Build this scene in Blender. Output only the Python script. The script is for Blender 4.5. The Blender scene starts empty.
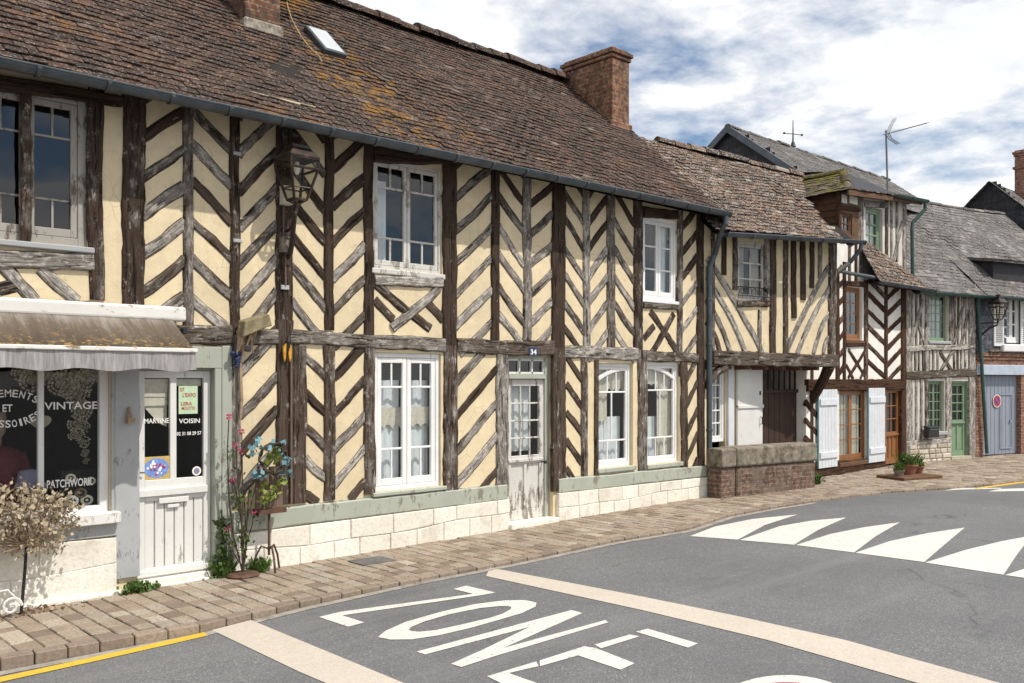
import bpy, bmesh, math, random
from mathutils import Vector, Matrix, noise as mnoise
R = random.Random(7)
S = bpy.context.scene
COL = S.collection
# ------------------------------------------------------------------ camera geometry
FOC, CX, HY, EYE = 911.0, 512.0, 380.0, 1.8
TH = math.atan(974.0 / FOC)
CT, ST = math.cos(TH), math.sin(TH)
FY = 7.89                                   # distance of the long facade


def ray(px, py):
    r = (px - CX) / FOC
    return Vector((CT + ST * r, ST - CT * r, (HY - py) / FOC))


EYEV = Vector((0, 0, EYE))


def hit(px, py, p, n):
    d = ray(px, py)
    t = (Vector(p) - EYEV).dot(n) / d.dot(n)
    return EYEV + d * t


def zg(x):                                   # street rises gently to the right
    return 0.0093 * (max(-6.0, min(60.0, x)) - 2.0)


def rdrop(x):
    return max(0.03, min(0.08, 0.08 - (x - 1.6) * 0.0145))


def zr(x):
    return zg(x) - rdrop(x)


def ground(px, py, f=zg, off=0.0):
    z = 0.0
    for _ in range(12):
        d = ray(px, py)
        t = (z + off - EYE) / d.z
        p = EYEV + d * t
        z = f(p.x)
    return Vector((p.x, p.y, z + off))


class Fac:                                   # a facade frame: s along, d outward, z up
    def __init__(self, ax, ay, deg=0.0):
        a = math.radians(deg)
        self.A = Vector((ax, ay, 0)); self.u = Vector((math.cos(a), -math.sin(a), 0)); self.n = Vector((-math.sin(a), -math.cos(a), 0))

    def W(self, s, d, z):
        p = self.A + self.u * s + self.n * d
        return Vector((p.x, p.y, z))

    def px(self, x, y, d=0.0):
        p = hit(x, y, self.A + self.n * d, self.n)
        return ((p - self.A).dot(self.u), p.z)

    def s(self, x, d=0.0):
        return self.px(x, HY, d)[0]

    def z(self, x, y, d=0.0):
        return self.px(x, y, d)[1]


F1 = Fac(0, FY, 0)
F2 = Fac(11.2, FY - 0.005, 8.7)
F3 = Fac(0, FY, 0)
F3U = Fac(0, FY + 0.06, 0)
F4 = Fac(18.15, FY, 15)
# ------------------------------------------------------------------ scene helpers
LOC = {}


def thing(name, loc, label, cat, group=None):
    o = bpy.data.objects.new(name, None); COL.objects.link(o)
    o.empty_display_size = 0.1
    o.location = loc; LOC[o.name] = Vector(loc)
    tag(o, label, cat, group)
    return o


def tag(o, label, cat, group=None):
    o['label'] = label; o['category'] = cat
    if group: o['group'] = group
    return o


def mk(name, bm, mat, parent=None, loc=None, bevel=0.0, smooth=False, kind=None, label=None, seg=1):
    me = bpy.data.meshes.new(name)
    base = LOC[parent.name] if parent is not None else Vector(loc if loc is not None else (0, 0, 0))
    bmesh.ops.translate(bm, verts=bm.verts, vec=-base)
    bmesh.ops.recalc_face_normals(bm, faces=bm.faces)
    bm.to_mesh(me); bm.free()
    o = bpy.data.objects.new(name, me); COL.objects.link(o)
    for m in (mat if isinstance(mat, (list, tuple)) else [mat]):
        me.materials.append(m)
    if len(me.materials) == 1 and me.materials[0].name.endswith('_oak') and any(p.material_index == 1 for p in me.polygons): me.materials.append(MT['gap'])
    if smooth:
        for p in me.polygons: p.use_smooth = True
    LOC[o.name] = base
    if parent is not None:
        o.parent = parent
    else:
        o.location = base
    if bevel > 0:
        b = o.modifiers.new('bevel', 'BEVEL'); b.width = bevel; b.segments = seg; b.limit_method = 'ANGLE'
    if kind: o['kind'] = kind
    if label: o['label'] = label
    return o


def NB():
    return bmesh.new()


def quad(bm, pts, mi=0):
    try:
        f = bm.faces.new([bm.verts.new(p) for p in pts]); f.material_index = mi
        return f
    except ValueError:
        return None


def hexa(bm, c, mi=0):                       # c: 8 corners, 0-3 one loop, 4-7 the opposite one
    v = [bm.verts.new(p) for p in c]
    for q in ((0, 1, 2, 3), (7, 6, 5, 4), (0, 4, 5, 1), (1, 5, 6, 2), (2, 6, 7, 3), (3, 7, 4, 0)):
        f = bm.faces.new([v[i] for i in q]); f.material_index = mi


def fbox(bm, F, s0, s1, z0, z1, d0, d1, mi=0):
    hexa(bm, [F.W(s0, d0, z0), F.W(s1, d0, z0), F.W(s1, d0, z1), F.W(s0, d0, z1),
              F.W(s0, d1, z0), F.W(s1, d1, z0), F.W(s1, d1, z1), F.W(s0, d1, z1)], mi)


def wbox(bm, x0, x1, y0, y1, z0, z1, mi=0):
    hexa(bm, [(x0, y0, z0), (x1, y0, z0), (x1, y1, z0), (x0, y1, z0), (x0, y0, z1), (x1, y0, z1), (x1, y1, z1), (x0, y1, z1)], mi)


def tube(bm, pts, r, n=8, cap=True, mi=0):
    pts = [Vector(p) for p in pts]
    rr = r if isinstance(r, (list, tuple)) else [r] * len(pts)
    rings = []
    ref = None
    for i, p in enumerate(pts):
        a = pts[max(0, i - 1)]; b = pts[min(len(pts) - 1, i + 1)]
        t = (b - a).normalized()
        if ref is None:
            ref = t.orthogonal().normalized()
        ref = (ref - t * ref.dot(t))
        ref = ref.normalized() if ref.length > 1e-6 else t.orthogonal().normalized()
        w = t.cross(ref)
        rings.append([bm.verts.new(p + (ref * math.cos(2 * math.pi * k / n) + w * math.sin(2 * math.pi * k / n)) * rr[i]) for k in range(n)])
    for i in range(len(rings) - 1):
        for k in range(n):
            f = bm.faces.new([rings[i][k], rings[i][(k + 1) % n], rings[i + 1][(k + 1) % n], rings[i + 1][k]]); f.material_index = mi
    if cap:
        bm.faces.new(rings[0][::-1]).material_index = mi; bm.faces.new(rings[-1]).material_index = mi


def lathe(bm, c, prof, n=16, mi=0):
    c = Vector(c)
    rings = [[bm.verts.new(c + Vector((r * math.cos(2 * math.pi * k / n), r * math.sin(2 * math.pi * k / n), z))) for k in range(n)] for r, z in prof]
    for i in range(len(rings) - 1):
        for k in range(n):
            bm.faces.new([rings[i][k], rings[i][(k + 1) % n], rings[i + 1][(k + 1) % n], rings[i + 1][k]]).material_index = mi
    bm.faces.new(rings[0][::-1]).material_index = mi; bm.faces.new(rings[-1]).material_index = mi


def uvl(bm):
    return bm.loops.layers.uv.get('UVMap') or bm.loops.layers.uv.new('UVMap')


def bar(bm, F, p0, p1, w, d0, d1, jit=1.0, seg=None, w1=None, bow=0.0, rnd=None):
    """hand-hewn timber from p0 to p1 (s,z) on facade F, w wide, from depth d0 to d1"""
    rn = rnd or R
    uv = uvl(bm)
    a = Vector((p0[0], p0[1])); b = Vector((p1[0], p1[1]))
    t = b - a; L = t.length
    if L < 1e-4: return
    t /= L; m = Vector((-t.y, t.x))
    n = seg or max(4, int(L / 0.075))
    w1 = w if w1 is None else w1
    c = min(0.012, w * 0.14)
    u0 = rn.random() * 50; v0 = rn.random() * 50
    ph = rn.random() * 100
    rings = []; gapc = []
    for i in range(n + 1):
        q = i / n
        ctr = a + t * (L * q) + m * (bow * math.sin(math.pi * q))
        ww = w + (w1 - w) * q
        nz = mnoise.noise(Vector((ph, q * L * 1.6, 0))); n2 = mnoise.noise(Vector((ph + 9, q * L * 4.0, 3)))
        n3 = mnoise.noise(Vector((ph + 19, q * L * 4.0, 7)))
        gapc.append(ctr + m * (jit * 0.018 * nz))
        hl = ww / 2 * (1 + jit * (0.20 * n2 + 0.11 * (rn.random() - .5))); hr = ww / 2 * (1 + jit * (0.20 * n3 + 0.11 * (rn.random() - .5)))
        ctr = ctr + m * (jit * 0.018 * nz)
        df = d1 + jit * 0.004 * (rn.random() - .5)
        prof = [(-hl, d0), (-hl, df - c), (-hl + c, df), (hr - c, df), (hr, df - c), (hr, d0)]
        rings.append(([bm.verts.new(F.W(ctr.x + m.x * o, d, ctr.y + m.y * o)) for o, d in prof], q * L, [o for o, d in prof]))
    for i in range(n):
        A, la, oa = rings[i]; B, lb, ob = rings[i + 1]
        for k in range(5):
            f = bm.faces.new([A[k], A[k + 1], B[k + 1], B[k]])
            for lp, (uu, vv) in zip(f.loops, ((la, oa[k]), (la, oa[k + 1]), (lb, ob[k + 1]), (lb, ob[k]))):
                lp[uv].uv = (u0 + uu, v0 + vv)
    gp_ = None
    if d1 < .06:
        for i in range(n + 1):
            oa = rings[i][2]; q = i / n
            ctr = gapc[i]
            g1, g2 = rn.uniform(.001, .011), rn.uniform(.001, .011)
            cur = [bm.verts.new(F.W(ctr.x + m.x * o, .002, ctr.y + m.y * o)) for o in (oa[0] - g1, oa[-1] + g2)]
            if gp_: bm.faces.new([gp_[0], gp_[1], cur[1], cur[0]]).material_index = 1
            gp_ = cur
    for Rg in (rings[0], rings[-1]):
        f = bm.faces.new(Rg[0])
        for lp, o in zip(f.loops, Rg[2]): lp[uv].uv = (u0 + o, v0 + o)


# ------------------------------------------------------------------ materials
def newmat(name):
    m = bpy.data.materials.new(name); m.use_nodes = True
    nt = m.node_tree; b = nt.nodes['Principled BSDF']
    return m, nt, b


def N(nt, typ, **kw):
    n = nt.nodes.new(typ)
    for k, v in kw.items(): setattr(n, k, v)
    return n


def pos(nt, scale=(1, 1, 1)):
    g = N(nt, 'ShaderNodeNewGeometry'); mp = N(nt, 'ShaderNodeMapping')
    nt.links.new(g.outputs['Position'], mp.inputs['Vector']); mp.inputs['Scale'].default_value = scale
    return mp.outputs[0]


def noi(nt, vec, scale, detail=5, rough=0.6, dist=0.0):
    n = N(nt, 'ShaderNodeTexNoise'); nt.links.new(vec, n.inputs['Vector'])
    n.inputs['Scale'].default_value = scale; n.inputs['Detail'].default_value = detail
    n.inputs['Roughness'].default_value = rough; n.inputs['Distortion'].default_value = dist
    return n.outputs['Fac']


def ramp(nt, fac, stops, interp='LINEAR'):
    r = N(nt, 'ShaderNodeValToRGB'); nt.links.new(fac, r.inputs[0])
    cr = r.color_ramp; cr.interpolation = interp
    while len(cr.elements) < len(stops): cr.elements.new(0.5)
    for e, (p, c) in zip(cr.elements, stops):
        e.position = p; e.color = (c[0], c[1], c[2], 1) if isinstance(c, (tuple, list)) else (c, c, c, 1)
    return r.outputs[0]


def mix(nt, fac, a, b, blend='MIX'):
    m = N(nt, 'ShaderNodeMix', data_type='RGBA', blend_type=blend)
    for s, v in ((m.inputs[0], fac), (m.inputs[6], a), (m.inputs[7], b)):
        if hasattr(v, 'links') or isinstance(v, bpy.types.NodeSocket): nt.links.new(v, s)
        elif isinstance(v, (tuple, list)): s.default_value = (v[0], v[1], v[2], 1)
        else: s.default_value = v
    return m.outputs[2]


def math_(nt, op, a, b=None, clamp=False):
    m = N(nt, 'ShaderNodeMath', operation=op, use_clamp=clamp)
    for s, v in zip(m.inputs, (a, b)):
        if v is None: continue
        if isinstance(v, bpy.types.NodeSocket): nt.links.new(v, s)
        else: s.default_value = v
    return m.outputs[0]


def bump(nt, b, h, strength=0.3, dist=0.01):
    bp = N(nt, 'ShaderNodeBump'); nt.links.new(h, bp.inputs['Height'])
    bp.inputs['Strength'].default_value = strength; bp.inputs['Distance'].default_value = dist
    nt.links.new(bp.outputs[0], b.inputs['Normal'])


def simple(name, col, rough=0.7, var=0.25, scale=8.0, bmp=0.15, spec=0.3, metal=0.0, stain=None, stthr=(0.58, 0.7), stscale=3.0, stretch=(1, 1, 1)):
    m, nt, b = newmat(name)
    p = pos(nt); ps = pos(nt, stretch)
    f = noi(nt, ps, scale, 6, 0.65)
    lo = tuple(c * (1 - var) for c in col); hi = tuple(min(1, c * (1 + var)) for c in col)
    c = ramp(nt, f, [(0.3, lo), (0.7, hi)])
    if stain:
        s = noi(nt, ps, stscale, 8, 0.7)
        c = mix(nt, ramp(nt, s, [(stthr[0], 0.0), (stthr[1], 1.0)]), c, stain)
    nt.links.new(c, b.inputs['Base Color'])
    b.inputs['Roughness'].default_value = rough; b.inputs['Metallic'].default_value = metal
    b.inputs['Specular IOR Level'].default_value = spec
    if bmp: bump(nt, b, noi(nt, ps, scale * 5, 6, 0.7), bmp, 0.01)
    return m


def plaster(name, col, dirt):
    m, nt, b = newmat(name)
    p = pos(nt)
    big = noi(nt, p, 1.3, 5, 0.6); mid = noi(nt, p, 9, 6, 0.7); fine = noi(nt, p, 90, 4, 0.7)
    c = ramp(nt, big, [(0.3, tuple(x * 0.86 for x in col)), (0.7, tuple(min(1, x * 1.1) for x in col))])
    c = mix(nt, ramp(nt, mid, [(0.5, 0.0), (0.8, 0.5)]), c, dirt)
    st = noi(nt, pos(nt, (7, 7, 0.6)), 1.5, 6, 0.7)
    c = mix(nt, ramp(nt, st, [(0.55, 0.0), (0.8, 0.45)]), c, dirt)
    c = mix(nt, ramp(nt, fine, [(0.35, 0.35), (0.55, 0.0)]), c, tuple(x * 0.75 for x in col))
    wash = ramp(nt, noi(nt, p, 3.2, 7, 0.72), [(0.50, 0.0), (0.62, 0.42)])
    c = mix(nt, wash, c, tuple(min(1, x * 1.16) for x in col))
    blot = ramp(nt, noi(nt, pos(nt, (1, 1, .7)), 5.5, 8, 0.75), [(0.60, 0.0), (0.72, 0.55)])
    c = mix(nt, blot, c, tuple(x * 0.8 for x in dirt))
    wv = N(nt, 'ShaderNodeVectorMath', operation='ADD'); nz = N(nt, 'ShaderNodeTexNoise'); nt.links.new(p, nz.inputs['Vector']); nz.inputs['Scale'].default_value = 3.0
    scn = N(nt, 'ShaderNodeVectorMath', operation='SCALE'); nt.links.new(nz.outputs['Color'], scn.inputs[0]); scn.inputs['Scale'].default_value = 0.35
    nt.links.new(p, wv.inputs[0]); nt.links.new(scn.outputs[0], wv.inputs[1])
    vo = N(nt, 'ShaderNodeTexVoronoi', feature='DISTANCE_TO_EDGE'); nt.links.new(wv.outputs[0], vo.inputs['Vector']); vo.inputs['Scale'].default_value = 2.3
    ck = math_(nt, 'MULTIPLY', ramp(nt, vo.outputs['Distance'], [(0.0, 1.0), (0.010, 0.0)]), ramp(nt, big, [(0.50, 0.0), (0.58, 0.4)]))
    c = mix(nt, ck, c, tuple(x * 0.35 for x in dirt))
    nt.links.new(c, b.inputs['Base Color'])
    b.inputs['Roughness'].default_value = 0.92; b.inputs['Specular IOR Level'].default_value = 0.15
    h = math_(nt, 'ADD', math_(nt, 'MULTIPLY', mid, 0.6), math_(nt, 'MULTIPLY', fine, 0.35))
    bump(nt, b, h, 0.55, 0.02)
    return m


def wood(name, dark, light, grey, greyness):
    """old oak; grain along UV.u; grey = weathered silver patches"""
    m, nt, b = newmat(name)
    uv = N(nt, 'ShaderNodeUVMap'); uv.uv_map = 'UVMap'
    oi = N(nt, 'ShaderNodeObjectInfo')

    def st(sx, sy):
        mp = N(nt, 'ShaderNodeMapping'); nt.links.new(uv.outputs[0], mp.inputs[0]); mp.inputs['Scale'].default_value = (sx, sy, 1)
        return mp.outputs[0]
    g = noi(nt, st(3, 70), 1.0, 8, 0.75, 0.4)
    g2 = noi(nt, st(2.2, 22), 1.0, 6, 0.7, 0.8)
    blot = noi(nt, st(3.5, 7), 1.0, 6, 0.7)
    c = ramp(nt, g, [(0.30, dark), (0.68, light)])
    gf = math_(nt, 'ADD', blot, math_(nt, 'MULTIPLY', math_(nt, 'SUBTRACT', oi.outputs['Random'], 0.5), 0.42))
    gm = ramp(nt, gf, [(0.62 - greyness * 0.45, 0.0), (0.78 - greyness * 0.45, 1.0)])
    gc = ramp(nt, g, [(0.3, tuple(x * 0.55 for x in grey)), (0.65, grey)])
    c = mix(nt, math_(nt, 'MULTIPLY', gm, 0.85), c, gc)
    crack = ramp(nt, g2, [(0.37, 1.0), (0.45, 0.0)])
    c = mix(nt, math_(nt, 'MULTIPLY', crack, 0.9), c, (0.010, 0.007, 0.006))
    chf = math_(nt, 'ADD', noi(nt, st(7, 17), 1.0, 8, 0.78), math_(nt, 'MULTIPLY', math_(nt, 'SUBTRACT', gf, 0.5), 0.30))
    chip = ramp(nt, chf, [(0.585 - greyness * .09, 0.0), (0.645 - greyness * .09, 0.85)])
    c = mix(nt, chip, c, tuple(min(1, x * 1.55) for x in grey))
    pit = ramp(nt, noi(nt, st(18, 30), 1.0, 5, 0.7), [(0.33, 0.8), (0.42, 0.0)])
    c = mix(nt, pit, c, (0.014, 0.010, 0.008))
    nt.links.new(c, b.inputs['Base Color'])
    b.inputs['Roughness'].default_value = 0.88; b.inputs['Specular IOR Level'].default_value = 0.15
    h = math_(nt, 'SUBTRACT', math_(nt, 'ADD', g, math_(nt, 'MULTIPLY', g2, 0.7)), math_(nt, 'MULTIPLY', crack, 0.6))
    bump(nt, b, h, 0.9, 0.02)
    return m


def peel(name, paint, under, amount=0.35, stretch=(1, 1, 0.35), scale=14.0, rough=0.6):
    m, nt, b = newmat(name)
    ps = pos(nt, stretch); p = pos(nt)
    n1 = noi(nt, ps, scale, 8, 0.75); n2 = noi(nt, p, 2.0, 5, 0.6); n3 = noi(nt, p, 45, 4, 0.7)
    f = math_(nt, 'ADD', n1, math_(nt, 'MULTIPLY', math_(nt, 'SUBTRACT', n2, 0.5), 0.5))
    msk = ramp(nt, f, [(0.68 - amount * 0.3, 0.0), (0.74 - amount * 0.3, 1.0)])
    c = ramp(nt, n2, [(0.3, tuple(x * 0.84 for x in paint)), (0.7, paint)])
    c = mix(nt, ramp(nt, n3, [(0.55, 0.0), (0.75, 0.3)]), c, tuple(x * 0.6 for x in paint))
    u = ramp(nt, n3, [(0.3, tuple(x * 0.6 for x in under)), (0.7, under)])
    c = mix(nt, msk, c, u)
    nt.links.new(c, b.inputs['Base Color'])
    b.inputs['Roughness'].default_value = rough; b.inputs['Specular IOR Level'].default_value = 0.3
    bump(nt, b, math_(nt, 'SUBTRACT', math_(nt, 'MULTIPLY', n3, 0.3), msk), 0.35, 0.004)
    return m


def tilemat(name, stops, lichen, lichen_amt, rough=0.9, moss=None, mossbox=None):
    m, nt, b = newmat(name)
    g = N(nt, 'ShaderNodeNewGeometry'); p = pos(nt)
    c = ramp(nt, g.outputs['Random Per Island'], stops, 'LINEAR')
    big = noi(nt, p, 0.9, 4, 0.6); mid = noi(nt, p, 7, 6, 0.7); fine = noi(nt, p, 38, 5, 0.75)
    c = mix(nt, ramp(nt, mid, [(0.35, 0.65), (0.6, 0.0)]), c, (0.020, 0.016, 0.014))
    c = mix(nt, ramp(nt, big, [(0.4, 0.5), (0.62, 0.0)]), c, (0.03, 0.022, 0.019))
    c = mix(nt, ramp(nt, fine, [(0.62 - lichen_amt * .12, 0.0), (0.72 - lichen_amt * .12, 0.9)]), c, lichen)
    fl = noi(nt, pos(nt, (0.55, 1, 1)), 62, 4, 0.7)
    c = mix(nt, ramp(nt, fl, [(0.63 - lichen_amt * .05, 0.0), (0.67 - lichen_amt * .05, 0.85)]), c, tuple(min(1, x * 1.1) for x in lichen))
    if moss:
        mf = math_(nt, 'ADD', mid, math_(nt, 'MULTIPLY', math_(nt, 'SUBTRACT', big, 0.5), 0.7))
        if mossbox:                          # lichen colony that has grown round a spot on the roof
            sx = N(nt, 'ShaderNodeSeparateXYZ'); nt.links.new(g.outputs['Position'], sx.inputs[0])
            d = math_(nt, 'ABSOLUTE', math_(nt, 'SUBTRACT', sx.outputs[0], mossbox[0]))
            w = math_(nt, 'SUBTRACT', 1.0, math_(nt, 'DIVIDE', d, mossbox[1]), True)
            mf = math_(nt, 'ADD', mf, math_(nt, 'MULTIPLY', w, mossbox[2]))
        mm = ramp(nt, mf, [(0.70, 0.0), (0.80, 0.9)])
        mc = ramp(nt, fine, [(0.35, tuple(x * 0.25 for x in moss)), (0.65, moss)])
        c = mix(nt, mm, c, mc)
    nt.links.new(c, b.inputs['Base Color'])
    b.inputs['Roughness'].default_value = rough; b.inputs['Specular IOR Level'].default_value = 0.2
    bump(nt, b, math_(nt, 'ADD', fine, mid), 0.6, 0.012)
    return m


def brickmat(name, a, bcol, mortar, sc=1.0, axis='X', stain=None):
    m, nt, b = newmat(name)
    g = N(nt, 'ShaderNodeNewGeometry'); sx = N(nt, 'ShaderNodeSeparateXYZ'); nt.links.new(g.outputs['Position'], sx.inputs[0])
    cx = N(nt, 'ShaderNodeCombineXYZ')
    nt.links.new(math_(nt, 'ADD', sx.outputs[0], sx.outputs[1]), cx.inputs[0]); nt.links.new(sx.outputs[2], cx.inputs[1])
    wob = noi(nt, g.outputs['Position'], 6, 3); 
    v = N(nt, 'ShaderNodeVectorMath', operation='ADD'); nt.links.new(cx.outputs[0], v.inputs[0])
    sc2 = N(nt, 'ShaderNodeVectorMath', operation='SCALE'); cw = N(nt, 'ShaderNodeCombineXYZ'); nt.links.new(wob, cw.inputs[0]); nt.links.new(wob, cw.inputs[1])
    nt.links.new(cw.outputs[0], sc2.inputs[0]); sc2.inputs['Scale'].default_value = 0.03; nt.links.new(sc2.outputs[0], v.inputs[1])
    t = N(nt, 'ShaderNodeTexBrick'); nt.links.new(v.outputs[0], t.inputs['Vector'])
    t.inputs['Color1'].default_value = (*a, 1); t.inputs['Color2'].default_value = (*bcol, 1); t.inputs['Mortar'].default_value = (*mortar, 1)
    t.inputs['Scale'].default_value = 1.0; t.inputs['Brick Width'].default_value = 0.22 * sc; t.inputs['Row Height'].default_value = 0.065 * sc
    t.inputs['Mortar Size'].default_value = 0.007; t.inputs['Mortar Smooth'].default_value = 0.3
    n = noi(nt, g.outputs['Position'], 14, 6, 0.7); n2 = noi(nt, g.outputs['Position'], 3, 5, 0.6)
    c = mix(nt, ramp(nt, n, [(0.38, 0.8), (0.6, 0.0)]), t.outputs['Color'], tuple(x * 0.3 for x in a))
    c = mix(nt, ramp(nt, noi(nt, g.outputs['Position'], 30, 4, 0.7), [(0.58, 0.0), (0.7, 0.6)]), c, tuple(min(1, x * 1.5) for x in mortar))
    if stain: c = mix(nt, ramp(nt, n2, [(0.48, 0.0), (0.66, 0.85)]), c, stain)
    nt.links.new(c, b.inputs['Base Color']); b.inputs['Roughness'].default_value = 0.92; b.inputs['Specular IOR Level'].default_value = 0.15
    bump(nt, b, math_(nt, 'SUBTRACT', math_(nt, 'MULTIPLY', n, 0.5), t.outputs['Fac']), 0.7, 0.012)
    return m


def glassmat(name, tint=(0.9, 0.93, 0.92), k=1.5):
    m = bpy.data.materials.new(name); m.use_nodes = True; nt = m.node_tree
    nt.nodes.remove(nt.nodes['Principled BSDF']); out = nt.nodes['Material Output']
    tr = N(nt, 'ShaderNodeBsdfTransparent'); tr.inputs[0].default_value = (*tint, 1)
    gl = N(nt, 'ShaderNodeBsdfGlossy'); gl.inputs['Roughness'].default_value = 0.03
    bp = N(nt, 'ShaderNodeBump'); nt.links.new(noi(nt, pos(nt), 2.2, 1), bp.inputs['Height']); bp.inputs['Strength'].default_value = 0.1; bp.inputs['Distance'].default_value = 0.02
    nt.links.new(bp.outputs[0], gl.inputs['Normal'])
    fr = N(nt, 'ShaderNodeLayerWeight'); fr.inputs['Blend'].default_value = 0.5
    sch = math_(nt, 'ADD', math_(nt, 'MULTIPLY', math_(nt, 'POWER', fr.outputs['Facing'], 4.0), 0.9), 0.045)
    mx = N(nt, 'ShaderNodeMixShader'); nt.links.new(math_(nt, 'MULTIPLY', sch, k, True), mx.inputs[0])
    nt.links.new(tr.outputs[0], mx.inputs[1]); nt.links.new(gl.outputs[0], mx.inputs[2]); nt.links.new(mx.outputs[0], out.inputs[0])
    return m


def islandmat(name, stops, rough=0.9, fine=40.0, dirt=(0.06, 0.05, 0.045), bmp=0.5, extra=0.0):
    m, nt, b = newmat(name)
    g = N(nt, 'ShaderNodeNewGeometry'); p = pos(nt)
    c = ramp(nt, g.outputs['Random Per Island'], stops)
    n1 = noi(nt, p, fine, 5, 0.7); n2 = noi(nt, p, 5, 5, 0.65)
    c = mix(nt, ramp(nt, n1, [(0.3, 0.6), (0.55, 0.0)]), c, dirt)
    c = mix(nt, ramp(nt, n2, [(0.5, 0.0), (0.75, 0.4)]), c, dirt)
    if extra:
        c = mix(nt, ramp(nt, noi(nt, pos(nt, (1, 1, .8)), 2.6, 8, 0.72), [(0.52, 0.0), (0.68, extra)]), c, tuple(x * .85 for x in dirt))
        c = mix(nt, ramp(nt, noi(nt, p, 17, 6, 0.75), [(0.64, 0.0), (0.70, extra)]), c, tuple(x * .55 for x in dirt))
    nt.links.new(c, b.inputs['Base Color']); b.inputs['Roughness'].default_value = rough; b.inputs['Specular IOR Level'].default_value = 0.2
    bump(nt, b, n1, bmp, 0.008)
    return m


def asphaltmat():
    m, nt, b = newmat('asphalt')
    p = pos(nt)
    v = N(nt, 'ShaderNodeTexVoronoi'); nt.links.new(p, v.inputs['Vector']); v.inputs['Scale'].default_value = 95
    sp = N(nt, 'ShaderNodeSeparateColor'); nt.links.new(v.outputs['Color'], sp.inputs[0])
    c = ramp(nt, sp.outputs[0], [(0.0, (0.115, 0.116, 0.121)), (0.6, (0.155, 0.156, 0.161)), (0.9, (0.185, 0.184, 0.182)), (1.0, (0.27, 0.265, 0.26))])
    big = noi(nt, p, 0.55, 6, 0.6); mid = noi(nt, p, 4, 6, 0.7)
    c = mix(nt, ramp(nt, big, [(0.35, 0.55), (0.65, 0.0)]), c, (0.10, 0.10, 0.105))
    c = mix(nt, ramp(nt, noi(nt, pos(nt, (.12, 1.3, 1)), 1.0, 6, 0.65), [(0.52, 0.0), (0.70, 0.45)]), c, (0.215, 0.212, 0.208))
    c = mix(nt, ramp(nt, noi(nt, p, 2.1, 5, 0.65), [(0.66, 0.0), (0.74, 0.5)]), c, (0.07, 0.07, 0.072))
    c = mix(nt, ramp(nt, mid, [(0.5, 0.0), (0.75, 0.3)]), c, (0.2, 0.197, 0.192))
    # tyre-polished, dusty lanes and hairline cracks
    w = N(nt, 'ShaderNodeTexVoronoi', feature='DISTANCE_TO_EDGE'); wv = N(nt, 'ShaderNodeVectorMath', operation='ADD')
    nz = N(nt, 'ShaderNodeTexNoise'); nt.links.new(p, nz.inputs['Vector']); nz.inputs['Scale'].default_value = 1.7
    nt.links.new(p, wv.inputs[0]); nt.links.new(nz.outputs['Color'], wv.inputs[1]); nt.links.new(wv.outputs[0], w.inputs['Vector']); w.inputs['Scale'].default_value = 0.28
    cr = ramp(nt, w.outputs['Distance'], [(0.0, 1.0), (0.006, 0.0)])
    crm = math_(nt, 'MULTIPLY', cr, ramp(nt, noi(nt, p, 0.8, 3), [(0.52, 0.0), (0.62, 0.5)]))
    c = mix(nt, crm, c, (0.02, 0.02, 0.02))
    nt.links.new(c, b.inputs['Base Color']); b.inputs['Roughness'].default_value = 0.85; b.inputs['Specular IOR Level'].default_value = 0.3
    bump(nt, b, v.outputs['Distance'], 0.5, 0.006)
    return m


def paintmark(name, col, wear, wearcol=(0.14, 0.14, 0.14)):
    m, nt, b = newmat(name)
    p = pos(nt)
    v = N(nt, 'ShaderNodeTexVoronoi'); nt.links.new(p, v.inputs['Vector']); v.inputs['Scale'].default_value = 80
    sp = N(nt, 'ShaderNodeSeparateColor'); nt.links.new(v.outputs['Color'], sp.inputs[0])
    c = mix(nt, ramp(nt, sp.outputs[0], [(0.55, 0.0), (1.0, 0.35)]), col, tuple(x * 0.55 for x in col))
    big = noi(nt, p, 1.5, 6, 0.7)
    c = mix(nt, ramp(nt, big, [(0.45, 0.0), (0.75, 0.35)]), c, tuple(x * 0.7 for x in col))
    f = noi(nt, p, 26, 7, 0.8)
    c = mix(nt, ramp(nt, f, [(0.70 - wear * .15, 0.0), (0.74 - wear * .15, 0.9)]), c, wearcol)
    nt.links.new(c, b.inputs['Base Color']); b.inputs['Roughness'].default_value = 0.75; b.inputs['Specular IOR Level'].default_value = 0.3
    bump(nt, b, v.outputs['Distance'], 0.35, 0.004)
    return m


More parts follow.
